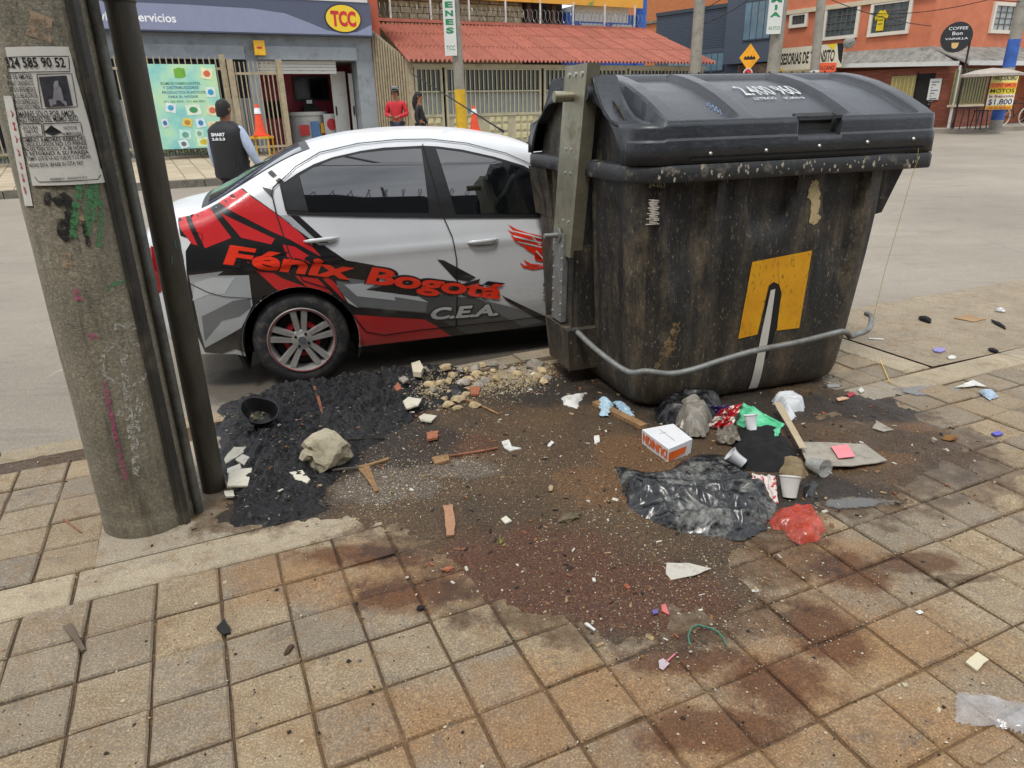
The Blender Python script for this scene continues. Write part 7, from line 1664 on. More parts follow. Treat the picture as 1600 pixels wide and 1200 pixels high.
bo2 = FAo(7, 5.0, -3.7); bill = thing('billboard', 'orange advertising billboard along the top of the frame above the stone wall', 'billboard', bo2)
k = NT('billboard print'); co = k.coord(); n1 = k.noise(co, .9, 5, .6, 1.); k.col(k.ramp(n1, (.3, lin('#4d8a45')), (.40, lin('#d69a35')), (.6, lin('#dba03a')), (.72, lin('#c8602c')))); k.rough(.6)
PB('panel', k.m, bill, bo2, (FA, 1.8, 13.6, 5.25, 6.8, -3.75, -3.65)); PB('white_label', mt_whitep, bill, bo2, (FA, 7.4, 8.6, 5.45, 6.2, -3.65, -3.62)); wtext(bill, bo2, 'PIZZERIA', FA, 7.5, 8.5, 5.52, .13, -3.61, mt_dark, bold=0)
PB('white_splash', M('white splash', '#d9cfc0', .6), bill, bo2, (FA, 11.2, 12.6, 5.8, 6.4, -3.65, -3.62))
bh = FAo(12, .4, -4.2); blue = thing('blue_house', 'bright blue house front behind the right end of the red roof', 'house', bh); mt_blue = M('bright blue paint', '#2f62b4', .7, var=.15, sc=2, world=True)
PB('wall', mt_blue, blue, bh, (FA, 10.2, 14.0, .4, 5.05, -7, -4.1)); PB('upper_wall', mt_whitep, blue, bh, (FA, 10.6, 13.2, 4.75, 5.3, -7, -4.08))
for a, b in ((10.9, 11.9), (12.4, 13.4)): f_ = PB('window', mt_whitep, blue, bh, (FA, a, b, 4.05, 4.68, -4.1, -4.04)); PB('pane', mt_glass, f_, bh, (FA, a+.08, b-.08, 4.12, 4.6, -4.04, -4.03))
PB('corner', mt_blue, blue, bh, (FA, 13.6, 14.0, .4, 6.4, -4.09, -3.9))
rw = FAo(3, 4.5, -3.1); rz_ = thing('razor_wire', 'coiled razor wire on white posts along the ridge of the red roof', 'razor wire', rw); mt_wire = M('wire grey', '#8d9092', .4, .6)
mb = MB(rw); pth = [FAo(2+11.2*t/900, 4.72+.22*math.sin(t*.42), -3.1+.22*math.cos(t*.42)) for t in range(901)]; mb.tube(pth, .008, 4); mb.build('coil', mt_wire, rz_)
for i in range(8): PB('post', mt_whitep, rz_, rw, (FA, 2.6+i*1.45, 2.65+i*1.45, 4.3, 5.25, -3.13, -3.08))
# dark slate building at the cross street
FD = Plane((11.54, 32), -48.6); db = FD.pt(-3, .4); dk = thing('slate_building', 'dark slate grey clad building with strip windows beyond the red roof', 'building', db)
mt_slate = M('slate cladding', '#3f4854', .6, var=.12, sc=3, world=True, stretch=(1, 1, 8)); mt_slate2 = M('darker slate', '#2c333d', .6, var=.1, sc=3, world=True)
PB('wall', mt_slate, dk, db, (FD, -6.4, .12, .3, 5.6, -.05, 0)); PB('wall', mt_slate, dk, db, (FD, -2.4, .0, 3.2, 6.6, -.02, .35)); PB('parapet', mt_slate2, dk, db, (FD, -6.4, -2.4, 5.5, 5.65, -.2, .08))
for i in range(18): PB('cladding_board', mt_slate2, dk, db, (FD, -6.4, -2.42, 3.95+i*.09, 3.965+i*.09, 0, .012))
for z_ in (.8, ): PB('band', mt_slate2, dk, db, (FD, -6.4, .1, 2.62, 2.72, 0, .1))
for a, b, z0, z1, o_ in ((*[FD.sz(x, 65)[0] for x in (1047, 1081)], 2.95, 3.7, 0), (*[FD.sz(x, 60)[0] for x in (1097, 1134)], 2.95, 3.75, 0), (*[FD.sz(x, 30, .35)[0] for x in (1164, 1206)], 4.05, 5.55, .35)):
    f_ = PB('window', mt_slate2, dk, db, (FD, a, b, z0, z1, o_, o_+.05)); n_ = 4
    for i in range(n_): PB('pane', M('blue grey glass', '#5e7480', .12, var=.3, sc=1, world=True), f_, db, (FD, a+(b-a)*(i+.06)/n_, a+(b-a)*(i+.94)/n_, z0+.05, z1-.05, o_+.05, o_+.055))
a, b = [FD.sz(x, 95)[0] for x in (1090, 1153)]; gd = PB('garage_door', mt_slate2, dk, db, (FD, a, b, .4, 2.5, 0, .06))
for i in range(6):
    for j in range(3): PB('louvre', M('black louvre', '#15181c', .6), gd, db, (FD, a+(b-a)*(j+.06)/3, a+(b-a)*(j+.94)/3, .6+i*.3, .75+i*.3, .06, .07))
a2, b2 = [FD.sz(x, 80)[0] for x in (1157, 1212)]; PB('brown_wall', M('brown rendered wall', '#5b3d33', .9, var=.25, sc=2, world=True, dirt='#8f8672', dirt_amt=.5, dsc=1.2), dk, db, (FD, a2, b2, .4, 3.15, 0, .12))
tb = FD.pt(-4, 5.7, -3); bh2 = thing('brick_house', 'raw orange brick upper storey behind the slate building', 'house', tb); PB('wall', M('raw brick', '#a9683f', .9, var=.25, sc=9, world=True, stretch=(1, 1, 3)), bh2, tb, (FD, -14, -2.0, .4, 8.6, -3.6, -3.0)); PB('roof_edge', mt_fkerb, bh2, tb, (FD, -14, -2.6, 5.62, 5.74, -3, -2.9))
# orange corner building
OC = Vector((16.73, 30)); FO, FR = Plane(OC, -53), Plane(OC, 25); ob_ = Vector((OC.x, OC.y, .5)); orb = thing('corner_building', 'orange painted two storey corner building with white framed windows', 'building', ob_)
mt_or2 = M('orange painted brick', '#bd6e4e', .8, var=.12, sc=2.5, world=True, dirt='#c98a6a', dirt_amt=.2, dsc=2)
PB('wall', mt_or2, orb, ob_, (FO, -7.6, 0, .4, 7.5, -5, 0)); PB('wall', mt_or2, orb, ob_, (FR, .0, 9, .4, 7.5, -5, 0))
mt_band = M('cream band', '#c2b49a', .8, var=.1)
def on(pl, x0, y0, x1, y1, o=0.): return pl.rect(x0, y0, x1, y1, o)
r = on(FO, 1226, 14, 1300, 21); PB('string_course', mt_band, orb, ob_, (FO, -7.6, 0, 5.25, 5.42, 0, .12))
mt_wf = M('white window frame', '#cfc8ba', .7, var=.08)
mt_pane2 = M('curtained glass', '#4c565a', .2, var=.5, sc=2.5, world=True)
def oran_win(pl, x0, y0, x1, y1, nb, glass=None):
    a, b, z0, z1 = on(pl, x0, y0, x1, y1); f_ = MB(ob_); t = .13
    for bx in ((a, b, z1-t, z1), (a, b, z0, z0+t), (a, a+t, z0+t, z1-t), (b-t, b, z0+t, z1-t)): f_.pbox(pl, *bx, 0, .10)
    w_ = f_.build('window', mt_wf, orb); PB('pane', glass or mt_pane2, w_, ob_, (pl, a+t, b-t, z0+t, z1-t, .0, .02)); mb = MB(ob_)
    for i in range(1, nb): s = a+t+(b-a-2*t)*i/nb; mb.pbox(pl, s-.018, s+.018, z0+t, z1-t, .021, .05)
    for i in range(1, 4): z = z0+t+(z1-z0-2*t)*i/4; mb.pbox(pl, a+t, b-t, z-.012, z+.012, .026, .045)
    tag(mb.build('grille', M('window grille', '#5b564c', .6), w_), kind='stuff'); return w_, (a, b, z0, z1)
oran_win(FO, 1235, 19, 1263, 43, 4); oran_win(FO, 1288, 8, 1343, 61, 6); jw, jr = oran_win(FO, 1360, 0, 1424, 55, 4); oran_win(FR, 1548, 4, 1592, 53, 4, M('lace curtain', '#9a9f9f', .6, var=.3, sc=6, world=True))
a, b, z0, z1 = on(FO, 1369, 16, 1386, 48); jb = FO.pt(a, z0, .12); jer = thing('jersey', 'yellow football shirt hung in the window of the orange building', 'shirt', jb)
mb = MB(jb); w = b-a; h = z1-z0; mb.prism([FO.pt(a+w*x, z0+h*y, .06) for x, y in ((.2, 0), (.85, 0), (.82, .62), (1.05, .5), (1.15, .7), (.72, 1), (.55, .93), (.38, 1), (-.05, .72), (.02, .5), (.22, .62))], tuple(FO.pt(0, 0, .03)-FO.pt(0, 0, 0))); mb.build('cloth', M('yellow shirt', '#d1b51c', .8, var=.2, sc=8, world=True), jer)
mb = MB(jb); 
for q in range(3): mb.pbox(FO, a+w*.3, a+w*.72, z0+h*(.3+.18*q), z0+h*(.36+.18*q), .09, .095)
tag(mb.build('print', M('shirt print', '#7d6f1a', .8), jer), kind='stuff')
# ground floor with tin roof
GC = Vector((17.30, 28.6)); GO, GR = Plane(GC, -53), Plane(GC, 25); gb_ = Vector((GC.x, GC.y, .5)); low = thing('brick_shop', 'red brick lean-to shop with a tin roof at the foot of the orange building', 'shop', gb_)
k = NT('red brick'); co = k.coord(True); sp = k.n('SeparateXYZ'); k.l(co, sp.inputs[0]); cmb = k.n('CombineXYZ'); k.l(k.math('ADD', sp.outputs[0], k.math('MULTIPLY', sp.outputs[1], -.6)), cmb.inputs[0]); k.l(sp.outputs[2], cmb.inputs[1])
bk = k.n('TexBrick'); bk.inputs['Scale'].default_value = 1.; bk.inputs['Brick Width'].default_value = .26; bk.inputs['Row Height'].default_value = .085; bk.inputs['Mortar Size'].default_value = .01; bk.inputs['Color1'].default_value = lin('#7a3b2b'); bk.inputs['Color2'].default_value = lin('#8f4c36'); bk.inputs['Mortar'].default_value = lin('#5a463a'); k.l(cmb.outputs[0], bk.inputs[0]); k.col(bk.outputs[0]); k.rough(.85); mt_rbk = k.m
PB('wall', mt_rbk, low, gb_, (GO, -5.2, 0, .35, 2.72, -1.2, 0)); PB('wall', mt_rbk, low, gb_, (GR, 0, 2.75, .35, 2.72, -1.5, 0)); PB('wall', M('cream side wall', '#b3a684', .8, var=.15), low, gb_, (GO, -7.6, -5.2, .35, 3.4, -1.2, -.05))
mt_tin = M('old tin roof', '#8b8a84', .6, .3, .25, 2.2, world=True, dirt='#4d4a45', dirt_amt=.5, dsc=3)
mb = MB(gb_); t_ = [GO.pt(-5.6, 2.95, .25), GO.pt(.05, 2.72, .3), FO.pt(.0, 3.45, -.02), FO.pt(-5.6, 3.55, -.02)]; mb.prism(t_, (0, 0, .05)); mb.build('tin_roof', mt_tin, low)
mb = MB(gb_); t_ = [GR.pt(-.05, 2.72, .35), GR.pt(8.5, 2.78, .35), FR.pt(8.6, 3.5, -.02), FR.pt(0, 3.45, -.02)]; mb.prism(t_, (0, 0, .05)); mb.build('tin_roof', mt_tin, low)
PB('fascia', mt_whitep, low, gb_, (GR, -.1, 8.5, 2.70, 2.86, .36, .42)); mb = MB(gb_); A_, B_ = GO.pt(-5.6, 2.93, .28), GO.pt(.05, 2.70, .33); mb.hexa([A_, B_, B_+Vector((.05, .05, 0)), A_+Vector((.05, .05, 0)), A_+Vector((0, 0, .16)), B_+Vector((0, 0, .16)), B_+Vector((.05, .05, .16)), A_+Vector((.05, .05, .16))]); mb.build('fascia', mt_whitep, low)
a, b, z0, z1 = on(GO, 1393, 112, 1431, 150); fw = PB('shutter', M('olive shutter', '#8f8350', .6, var=.1), low, gb_, (GO, a, b, 1.25, 2.45, 0, .06))
for i in range(6): PB('rib', M('olive rib', '#a89b64', .6), fw, gb_, (GO, a+(b-a)*(i+.3)/6, a+(b-a)*(i+.55)/6, 1.3, 2.4, .06, .085))
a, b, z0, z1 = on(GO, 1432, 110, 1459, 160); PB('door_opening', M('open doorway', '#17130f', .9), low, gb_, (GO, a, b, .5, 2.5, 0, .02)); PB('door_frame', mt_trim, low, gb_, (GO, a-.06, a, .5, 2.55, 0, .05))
a, b, z0, z1 = on(GO, 1452, 123, 1470, 156); nb_ = GO.pt(a, z0, .06); nbt = thing('menu_board', 'white menu board with small writing on the brick wall beside the doorway', 'notice board', nb_); PB('board', mt_whitep, nbt, nb_, (GO, a, b, z0, z1, .03, .06)); mb = MB(nb_)
for i in range(9): mb.pbox(GO, a+.08, b-.08-.1*(i % 3), z1-.14-i*.1, z1-.10-i*.1, .06, .064)
tag(mb.build('writing', M('grey writing', '#6a6a6a', .8), nbt), kind='stuff')
mb = MB(gb_); mb.cyl(GO.pt(.02, .45, .08), GO.pt(.02, 2.72, .08), .05, n=10); mb.build('drain_pipe', mt_whitep, low, True)
a, b, z0, z1 = on(GR, 1488, 108, 1540, 163); ww = PB('window', M('window surround', '#8a7f58', .7), low, gb_, (GR, a, b, z0, 2.6, 0, .04))
for i in range(12): PB('bar', M('olive grey bar', '#6f6a48', .6), ww, gb_, (GR, a+(b-a)*(i+.1)/12, a+(b-a)*(i+.62)/12, z0+.06, 2.55, .04, .08))
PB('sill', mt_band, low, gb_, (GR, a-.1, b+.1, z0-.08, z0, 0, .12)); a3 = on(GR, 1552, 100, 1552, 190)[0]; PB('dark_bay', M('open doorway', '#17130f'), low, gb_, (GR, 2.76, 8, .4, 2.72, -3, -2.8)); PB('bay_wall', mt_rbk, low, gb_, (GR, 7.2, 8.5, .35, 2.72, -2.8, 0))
mb = MB(); Pp = [GO.pt(-8, .52, 1.9), GO.pt(.9, .50, 1.6), GR.pt(8.5, .52, 2.6), GR.pt(8.5, .54, -3), GO.pt(-8, .54, -1)]; mb.prism(Pp, (0, 0, -.25)); tag(mb.build('corner_sidewalk', M('corner paving', '#8d8478', .9, var=.15, sc=2, world=True), None), kind='structure')
# signs on and before the corner building
def zig(pl, o): return lambda x, y: pl.sz(x, y, o)
a, b, z0, z1 = on(FO, 1212, 72, 1316, 108, 1.0); sb_ = FO.pt(a, z0, 1.0); asg = thing('advice_sign', 'cream sign board with yellow corners reading ASESORIAS DE TRANSITO', 'sign', sb_); PB('board', M('cream board', '#d3ccb6', .6, var=.06), asg, sb_, (FO, a, b, z0, z1, .95, 1.0))
wtext(asg, sb_, 'ASESORIAS DE TRANSITO', FO, a+.12, b-.35, z0+(z1-z0)*.28, (z1-z0)*.50, 1.004, M('sign black', '#161616', .6), bold=.03)
for P_ in (((a, z0), (a+.5, z0), (a, z0+.35)), ((b-.75, z1), (b-.3, z1), (b-.45, z1-.25))): mb = MB(sb_); mb.prism([FO.pt(s, z, 1.001) for s, z in P_], tuple(FO.pt(0, 0, .004)-FO.pt(0, 0, 0))); mb.build('yellow_corner', M('sign yellow', '#e3c22a'), asg)
mb = MB(sb_); mb.prism([FO.pt(s, z, 1.001) for s, z in ((b-.3, z1), (b, z1), (b, z0+.1), (b-.15, z0+.3))], tuple(FO.pt(0, 0, .004)-FO.pt(0, 0, 0))); mb.build('black_corner', mt_dark, asg)
FS = lambda Y, ang, px, py: Plane((ray(px, py).x/ray(px, py).y*Y, Y), ang)
def panel(name, label, cat, px, Y, ang, mat, th=.05):
    pl = FS(Y, ang, (px[0]+px[2])/2, (px[1]+px[3])/2); a, b, z0, z1 = pl.rect(*px); o = pl.pt((a+b)/2, z0); t = thing(name, label, cat, o); PB('panel', mat, t, o, (pl, a, b, z0, z1, -th, 0)); return t, pl, o, (a, b, z0, z1)
osg, pl, o, (a, b, z0, z1) = panel('orange_sign', 'orange sign with black lettering just above the container lid', 'sign', (1274, 98, 1306, 122), 24, 5, M('orange sign', '#d4552a', .6)); wtext(osg, o, 'VULCANIZ', pl, a+.06, b-.06, z1-.2, .12, .004, mt_dark, bold=.01)
PB('post', mt_trim, osg, o, (pl, (a+b)/2-.03, (a+b)/2+.03, .35, z0, -.05, 0))
pk, pl, o, (a, b, z0, z1) = panel('parking_sign', 'yellow and white parking price sign reading PARQUEADERO MOTOS 1.800', 'sign', (1545, 113, 1587, 171), 26.6, 8, M('sign pale yellow', '#d9cf7a', .6)); h = z1-z0; w = b-a
for q0, q1, cl in ((.73, .56, '#e8862a'), (.58, .42, '#d8c62a'), (.42, .3, '#e9d3c4'), (.30, .12, '#e8e4da'), (.11, .0, '#e0a52a')): PB('stripe', M('stripe '+cl, cl, .6), pk, o, (pl, a+.01, b-.01, z0+h*q1+.005, z0+h*q0-.005, 0, .006))
for s, y, cap, mt in (('PARQUEADERO', .80, .13, M('sign navy', '#1c2450', .6)), ('CONTAMOS', .62, .09, M('sign red text', '#b02a20', .6)), ('MOTOS', .46, .10, mt_dark), ('la fracción', .33, .07, mt_dark), ('$1.800', .14, .15, M('sign navy', '#1c2450', .6)), ('LAS 24 HORAS', .015, .07, M('sign red text', '#b02a20', .6))): wtext(pk, o, s, pl, a+.06, b-.06, z0+h*y, h*cap, .012, mt, bold=.015)
rc = ray(1495, 58); Yc = 27.5; cpos = Vector((rc.x/rc.y*Yc, Yc, H+rc.z/rc.y*Yc)); cof = thing('coffee_sign', 'round black coffee shop sign on a thin pole', 'sign', (cpos.x, cpos.y, .5)); plc = Plane(cpos.xy, -20)
mb = MB((cpos.x, cpos.y, .5)); R_ = .50; mb.prism([plc.pt(R_*math.cos(t*.2618), cpos.z+R_*math.sin(t*.2618), -.12) for t in range(24)], tuple(plc.pt(0, 0, .12)-plc.pt(0, 0, 0))); mb.build('disc', M('sign disc black', '#1d1e22', .45), cof)
o = (cpos.x, cpos.y, .5)
wtext(cof, Vector(o), 'COFFEE', plc, -.30, .30, cpos.z+.24, .10, .004, mt_wtx, bold=0); wtext(cof, Vector(o), 'Bon', plc, -.16, .16, cpos.z+.07, .12, .004, mt_wtx, bold=0); wtext(cof, Vector(o), 'VAINILLA', plc, -.36, .36, cpos.z-.08, .07, .004, mt_wtx, bold=0)
mb = MB(o); mb.prism([plc.pt(x, cpos.z+y, .002) for x, y in ((-.13, -.18), (.1, -.18), (.08, -.32), (.02, -.37), (-.06, -.37), (-.11, -.32))], tuple(plc.pt(0, 0, .004)-plc.pt(0, 0, 0))); mb.build('cup_emblem', M('cup cream', '#c9a86a', .6), cof)
mb = MB(o); mb.cyl((cpos.x+.45, cpos.y-.1, .5), (cpos.x+.45, cpos.y-.1, cpos.z+.05), .035, n=8); mb.build('pole', mt_trim, cof)
# poles across the street
mt_cpole = M('concrete street pole', '#8a867c', .9, var=.15, sc=3, world=True, dirt='#5d594f', dirt_amt=.3, dsc=4); mt_ypaint = M('yellow pole paint', '#c9a01f', .7, var=.2, sc=5, world=True); mt_bpaint = M('blue pole paint', '#2f57a0', .7, var=.3, sc=4, world=True)
def street_pole(label, px, py, Y, r, bands=(), h=9., lean=0.):
    d = ray(px, py); z0 = road_z(Y)+.1; o = Vector((d.x/d.y*Y, Y, z0)); t = thing('street_pole', label, 'utility pole', o); t.rotation_euler = (0, lean, 0)
    mb = MB(); zs = sorted({0., h}|{z for b in bands for z in b[:2]}); cuts = [(a, b) for a, b in zip(zs[:-1], zs[1:])]
    for a, b in cuts:
        m_ = next((q[2] for q in bands if q[0] <= a < q[1]), None); rr = lambda z: r*(1-.25*z/h)
        mb = MB(); mb.cyl((0, 0, a), (0, 0, b), rr(a)+(.004 if m_ else 0), rr(b)+(.004 if m_ else 0), n=20); mb.build('painted_band' if m_ else 'shaft', m_ or mt_cpole, t, True)
    return t, o
p1, o1 = street_pole('grey street pole with a yellow painted foot in front of the garage gate', 724, 215, 18.2, .135, ((.0, 1.75, mt_ypaint),), lean=-.02)
p2, o2 = street_pole('plain grey concrete pole at the right end of the red roof', 1087, 95, 25.5, .20, lean=.0)
p3, o3 = street_pole('street pole with a blue painted foot carrying a white vertical sign', 1207, 105, 24.5, .22, ((.5, 2.05, mt_bpaint),), lean=.015)
p4, o4 = street_pole('grey pole with a white and blue band right of the advice sign', 1277, 100, 24, .15, ((1.2, 1.75, mt_bpaint), (1.75, 2.1, mt_whitep)), lean=-.03)
p5, o5 = street_pole('leaning grey pole with worn blue bands behind the parking sign', 1556, 196, 26.9, .21, ((.35, .8, mt_bpaint), (2.1, 3.0, mt_bpaint)), lean=.0)
def vsign(label, px, Y, ang, letters, tail):
    t, pl, o, (a, b, z0, z1) = panel('hanging_sign', label, 'sign', px, Y, ang, mt_whitep, .04); n = len(letters); mt = M('sign green', '#1f7a4d', .6); st = (z1-z0-.45)/n
    for i, ch_ in enumerate(letters): wtext(t, o, ch_, pl, a+.05 if ch_ != 'I' else (a+b)/2-.04, b-.05 if ch_ != 'I' else (a+b)/2+.04, z1-(i+.85)*st, st*.66, .004, mt, bold=.05)
    wtext(t, o, tail, pl, a+.04, b-.04, z0+.12, .10, .004, mt, bold=0); return t
vsign('white vertical sign with green letters on the yellow footed pole', (693, -14, 712, 87), 18.0, 4, 'GENES', 'TCC')
vsign('white vertical sign with green letters on the blue footed pole', (1201, -18, 1223, 53), 24.2, 2, 'EMIA', 'AUTO')
# warning sign, cones, satellite dish, umbrella, tables, bicycle
d = ray(1171, 90); Y = 22.5; o = Vector((d.x/d.y*Y, Y, road_z(Y))); zc = H+d.z/d.y*Y; bs = thing('warning_sign', 'yellow diamond road sign with a black bumps symbol', 'road sign', o); plw = Plane(o.xy, 0)
q = .30; mb = MB(o); mb.prism([plw.pt(x*q, zc+y*q*1.25, 0) for x, y in ((-1, 0), (0, -1), (1, 0), (0, 1))], (0, -.02, 0)); mb.build('plate', M('road sign yellow', '#e09a12', .5), bs)
mb = MB(o); mb.prism([plw.pt(x*q, zc+y*q, .021) for x, y in ((-.55, -.18), (.55, -.18), (.55, 0), (.42, .16), (.3, 0), (.14, .2), (0, 0), (-.16, .2), (-.3, 0), (-.44, .16), (-.55, 0))], (0, -.004, 0)); mb.build('bumps_symbol', mt_dark, bs)
mb = MB(o); mb.cyl((o.x, o.y+.02, 0), (o.x, o.y+.02, zc), .03, n=8); mb.build('post', mt_cpole, bs); mb = MB(o); mb.prism([plw.pt(-.02+.14*math.cos(t*.4), zc-.42+.14*math.sin(t*.4), .03) for t in range(16)], (0, -.015, 0)); mb.build('round_plate', mt_whitep, bs)
mb = MB(o); mb.prism([plw.pt(-.02+.11*math.cos(t*.4), zc-.42+.11*math.sin(t*.4), .047) for t in range(16)], (0, -.003, 0)); mb.build('red_ring', mt_tccr, bs)
def cone(label, px, py, Y, h, stand=True):
    d = ray(px, py); z = H+d.z/d.y*Y; o = Vector((d.x/d.y*Y, Y, z)); t = thing('traffic_cone', label, 'traffic cone', o); mt = M('cone orange', '#df4a22', .5)
    mb = MB(); mb.lathe([(.14, .03), (.10, .25*h/.7), (.035, h)], n=20); mb.lathe([(0, h), (.035, h)], n=20); mb.build('body', mt, t, True, 40)
    mb = MB(); r0 = .10-.065*.55; mb.lathe([(r0+.014, h*.70), (r0-.002, h*.88)], n=20); mb.build('white_band', mt_wtx, t, True); mb = MB(); mb.box((0, 0, .015), (.36, .36, .03), .4); mb.build('base', mt, t); return o
oc = cone('orange traffic cone on a yellow stand by the shop gate', 408, 213, 17.2, .70); oc2 = cone('orange traffic cone on a block in front of the garage gate', 742, 206, 20.0, .66)
ys = thing('yellow_stand', 'low yellow metal stand under the left traffic cone', 'stand', (oc.x, oc.y, oc.z-.5)); mb = MB(); mb.box((0, 0, .475), (.46, .4, .05)); mb.build('top', mt_ypaint, ys)
for x in (-.2, .2):
    for y in (-.17, .17): mb = MB(); mb.cyl((x, y, 0), (x, y, .45), .018, n=8); mb.build('leg', mt_ypaint, ys)
gz0 = .42; mb = MB((oc2.x, oc2.y, gz0)); mb.box((oc2.x, oc2.y, (gz0+oc2.z)/2), (.45, .4, oc2.z-gz0)); tag(mb.build('concrete_block', mt_fkerb, None), 'grey concrete block under the right traffic cone', 'block')
mb = MB(); d = ray(1327, 68); Y = 31.5; o = Vector((d.x/d.y*Y, Y, H+d.z/d.y*Y)); ds = thing('satellite_dish', 'grey satellite dish on the wall under the barred window', 'satellite dish', o); ds.scale = (.6, .6, .6)
mb = MB(); R = Matrix.Rotation(rad(-60), 3, 'X')@Matrix.Rotation(rad(25), 3, 'Z'); n_ = 20
for r, h in ((0, 0), (.2, .03), (.38, .11), (.385, .12), (.19, .045), (0, .015)):
    for i in range(n_): a = 2*math.pi*i/n_; mb.v.append(tuple(Matrix.Rotation(rad(40), 3, 'Y')@(R@Vector((r*math.cos(a), r*math.sin(a), h)))))
mb.f += [(i*n_+j, i*n_+(j+1) % n_, (i+1)*n_+(j+1) % n_, (i+1)*n_+j) for i in range(5) for j in range(n_)]; mb.build('reflector', M('dish grey', '#9a9a96', .5), ds, True); mb = MB(); mb.tube([(0, 0, 0), (.2, -.3, .1)], .02, 6); mb.build('arm', mt_trim, ds)
d = ray(1550, 112); Y = 26.0; o = Vector((d.x/d.y*Y, Y, .5)); um = thing('parasol', 'flat pale grey parasol by the brick shop window', 'parasol', o); zt = H+ray(1550, 106).z/ray(1550, 106).y*Y
mb = MB(); mb.lathe([(0, zt-.5), (.5, zt-.56), (.95, zt-.70), (.95, zt-.78)], n=10); mb.build('canopy', M('parasol cloth', '#a39a90', .9), um); mb = MB(); mb.cyl((0, 0, 0), (0, 0, zt-.5), .025, n=8); mb.build('pole', mt_trim, um)
def stool(label, px, py, Y, h, w, cat, nm):
    d = ray(px, py); o = Vector((d.x/d.y*Y, Y, .50)); t = thing(nm, label, cat, o); mb = MB(); mb.box((0, 0, h), (w, w, .04)); mb.build('seat' if cat == 'stool' else 'table_top', mt_trim, t)
    for x in (-1, 1):
        for y in (-1, 1): mb = MB(); mb.cyl((x*w*.55, y*w*.45, 0), (x*w*.4, y*w*.4, h), .018, n=6); mb.build('leg', mt_trim, t)
stool('black metal cafe table outside the brick shop window', 1507, 190, 26.8, .72, .55, 'table', 'cafe_table'); stool('black metal stool beside the cafe table nearer the parking sign', 1530, 190, 26.9, .62, .36, 'stool', 'cafe_stool')
d = ray(1583, 186); Y = 27.6; o = Vector((d.x/d.y*Y, Y, .52)); bike = thing('bicycle', 'dark bicycle with pale tyres parked behind the parking sign', 'bicycle', o, rad(8)); mt_pt = M('pale tyre', '#bdb6a8', .6)
for x in (-.5, .55):
    mb = MB(); mb.tube([(x+.33*math.cos(t*.2618), 0, .35+.33*math.sin(t*.2618)) for t in range(24)], .022, 6, True); wh = mb.build('wheel', mt_pt, bike, True); mb = MB()
    for t in range(10): a = t*.628; mb.cyl((x, 0, .35), (x+.32*math.cos(a), 0, .35+.32*math.sin(a)), .004, n=4)
    tag(mb.build('spokes', mt_wire, wh), kind='stuff')
mb = MB(); 
for p, q_ in (((-.5, 0, .35), (-.15, 0, .8)), ((-.15, 0, .8), (.38, 0, .82)), ((.38, 0, .82), (.0, 0, .33)), ((.0, 0, .33), (-.15, 0, .8)), ((-.5, 0, .35), (0, 0, .33)), ((.38, 0, .95), (.55, 0, .35))): mb.cyl(p, q_, .02, n=6)
mb.build('frame', mt_trim, bike); mb = MB(); mb.box((-.18, 0, .88), (.26, .14, .06)); mb.build('saddle', mt_trim, bike); mb = MB(); mb.tube([(.3, -.28, 1.0), (.38, 0, .98), (.3, .28, 1.0)], .014, 6); mb.build('handlebar', mt_trim, bike)
# overhead cables
mt_cab = M('black cable', '#1a1a1a', .7); cab = thing('overhead_cables', 'black overhead cables strung across the cross street', 'cables', (o2.x, o2.y, 6.5))
def wire(A_, B_, sag, r=.014):
    mb = MB((o2.x, o2.y, 6.5)); mb.tube([A_.lerp(B_, t/12)-Vector((0, 0, sag*4*(t/12)*(1-t/12))) for t in range(13)], r, 5); mb.build('cable', mt_cab, cab)
top = lambda o, z: Vector((o.x, o.y, z))
for z, (A_, B_) in ((5.2, (top(o2, 4.4), top(o3, 6.2))), (5.2, (top(o2, 4.0), top(o3, 5.4))), (6, (top(o2, 5.6), FO.pt(-3, 6.8, .1))), (6, (top(o4, 6.0), FO.pt(-1, 5.2, .1))), (6, (top(o3, 5.2), FO.pt(0, 4.2, .1))), (6, (top(o5, 5.0), FO.pt(-2.5, 4.9, .1))), (6, (top(o2, 4.9), top(o1, 8))), (6, (top(o5, 4.6), top(o4, 5.6)))): wire(A_, B_, .25)
# --- the street side behind the camera, mirrored in the car's windows ------------------
wl = thing('boundary_wall', 'dark rendered boundary wall topped with coiled razor wire behind the camera', 'wall', (0, -3.6, 0)); mb = MB(); mb.box((0, 0, 2.9), (34, .3, 5.8)); mb.build('wall', M('dark render', '#2e2d2d', .9, var=.2, sc=1, world=True), wl)
mb = MB(); mb.tube([(-16+32*t/1500, .22*math.cos(t*.36), 6.02+.25*math.sin(t*.36)) for t in range(1501)], .011, 4); mb.build('razor_coil', mt_wire, wl)
for i in range(9): mb = MB(); mb.cyl((-14+i*3.4, 0, 5.8), (-14+i*3.4, 0, 6.5), .03, n=6); mb.build('stake', mt_trim, wl)
oc_ = thing('overhead_cables', 'black cables strung over the pavement behind the camera', 'cables', (0, -1.5, 7))
for i, (z0, z1, y) in enumerate(((7, 7.8, -1.2), (7.4, 7.0, -1.0), (8.2, 6.8, -.8), (8.6, 8.4, -.5))): mb = MB(); mb.tube([(-15+30*t/16, y, z0+(z1-z0)*t/16-7+1.6-.6*4*(t/16)*(1-t/16)) for t in range(17)], .02, 5); mb.build('cable', mt_cab, oc_)
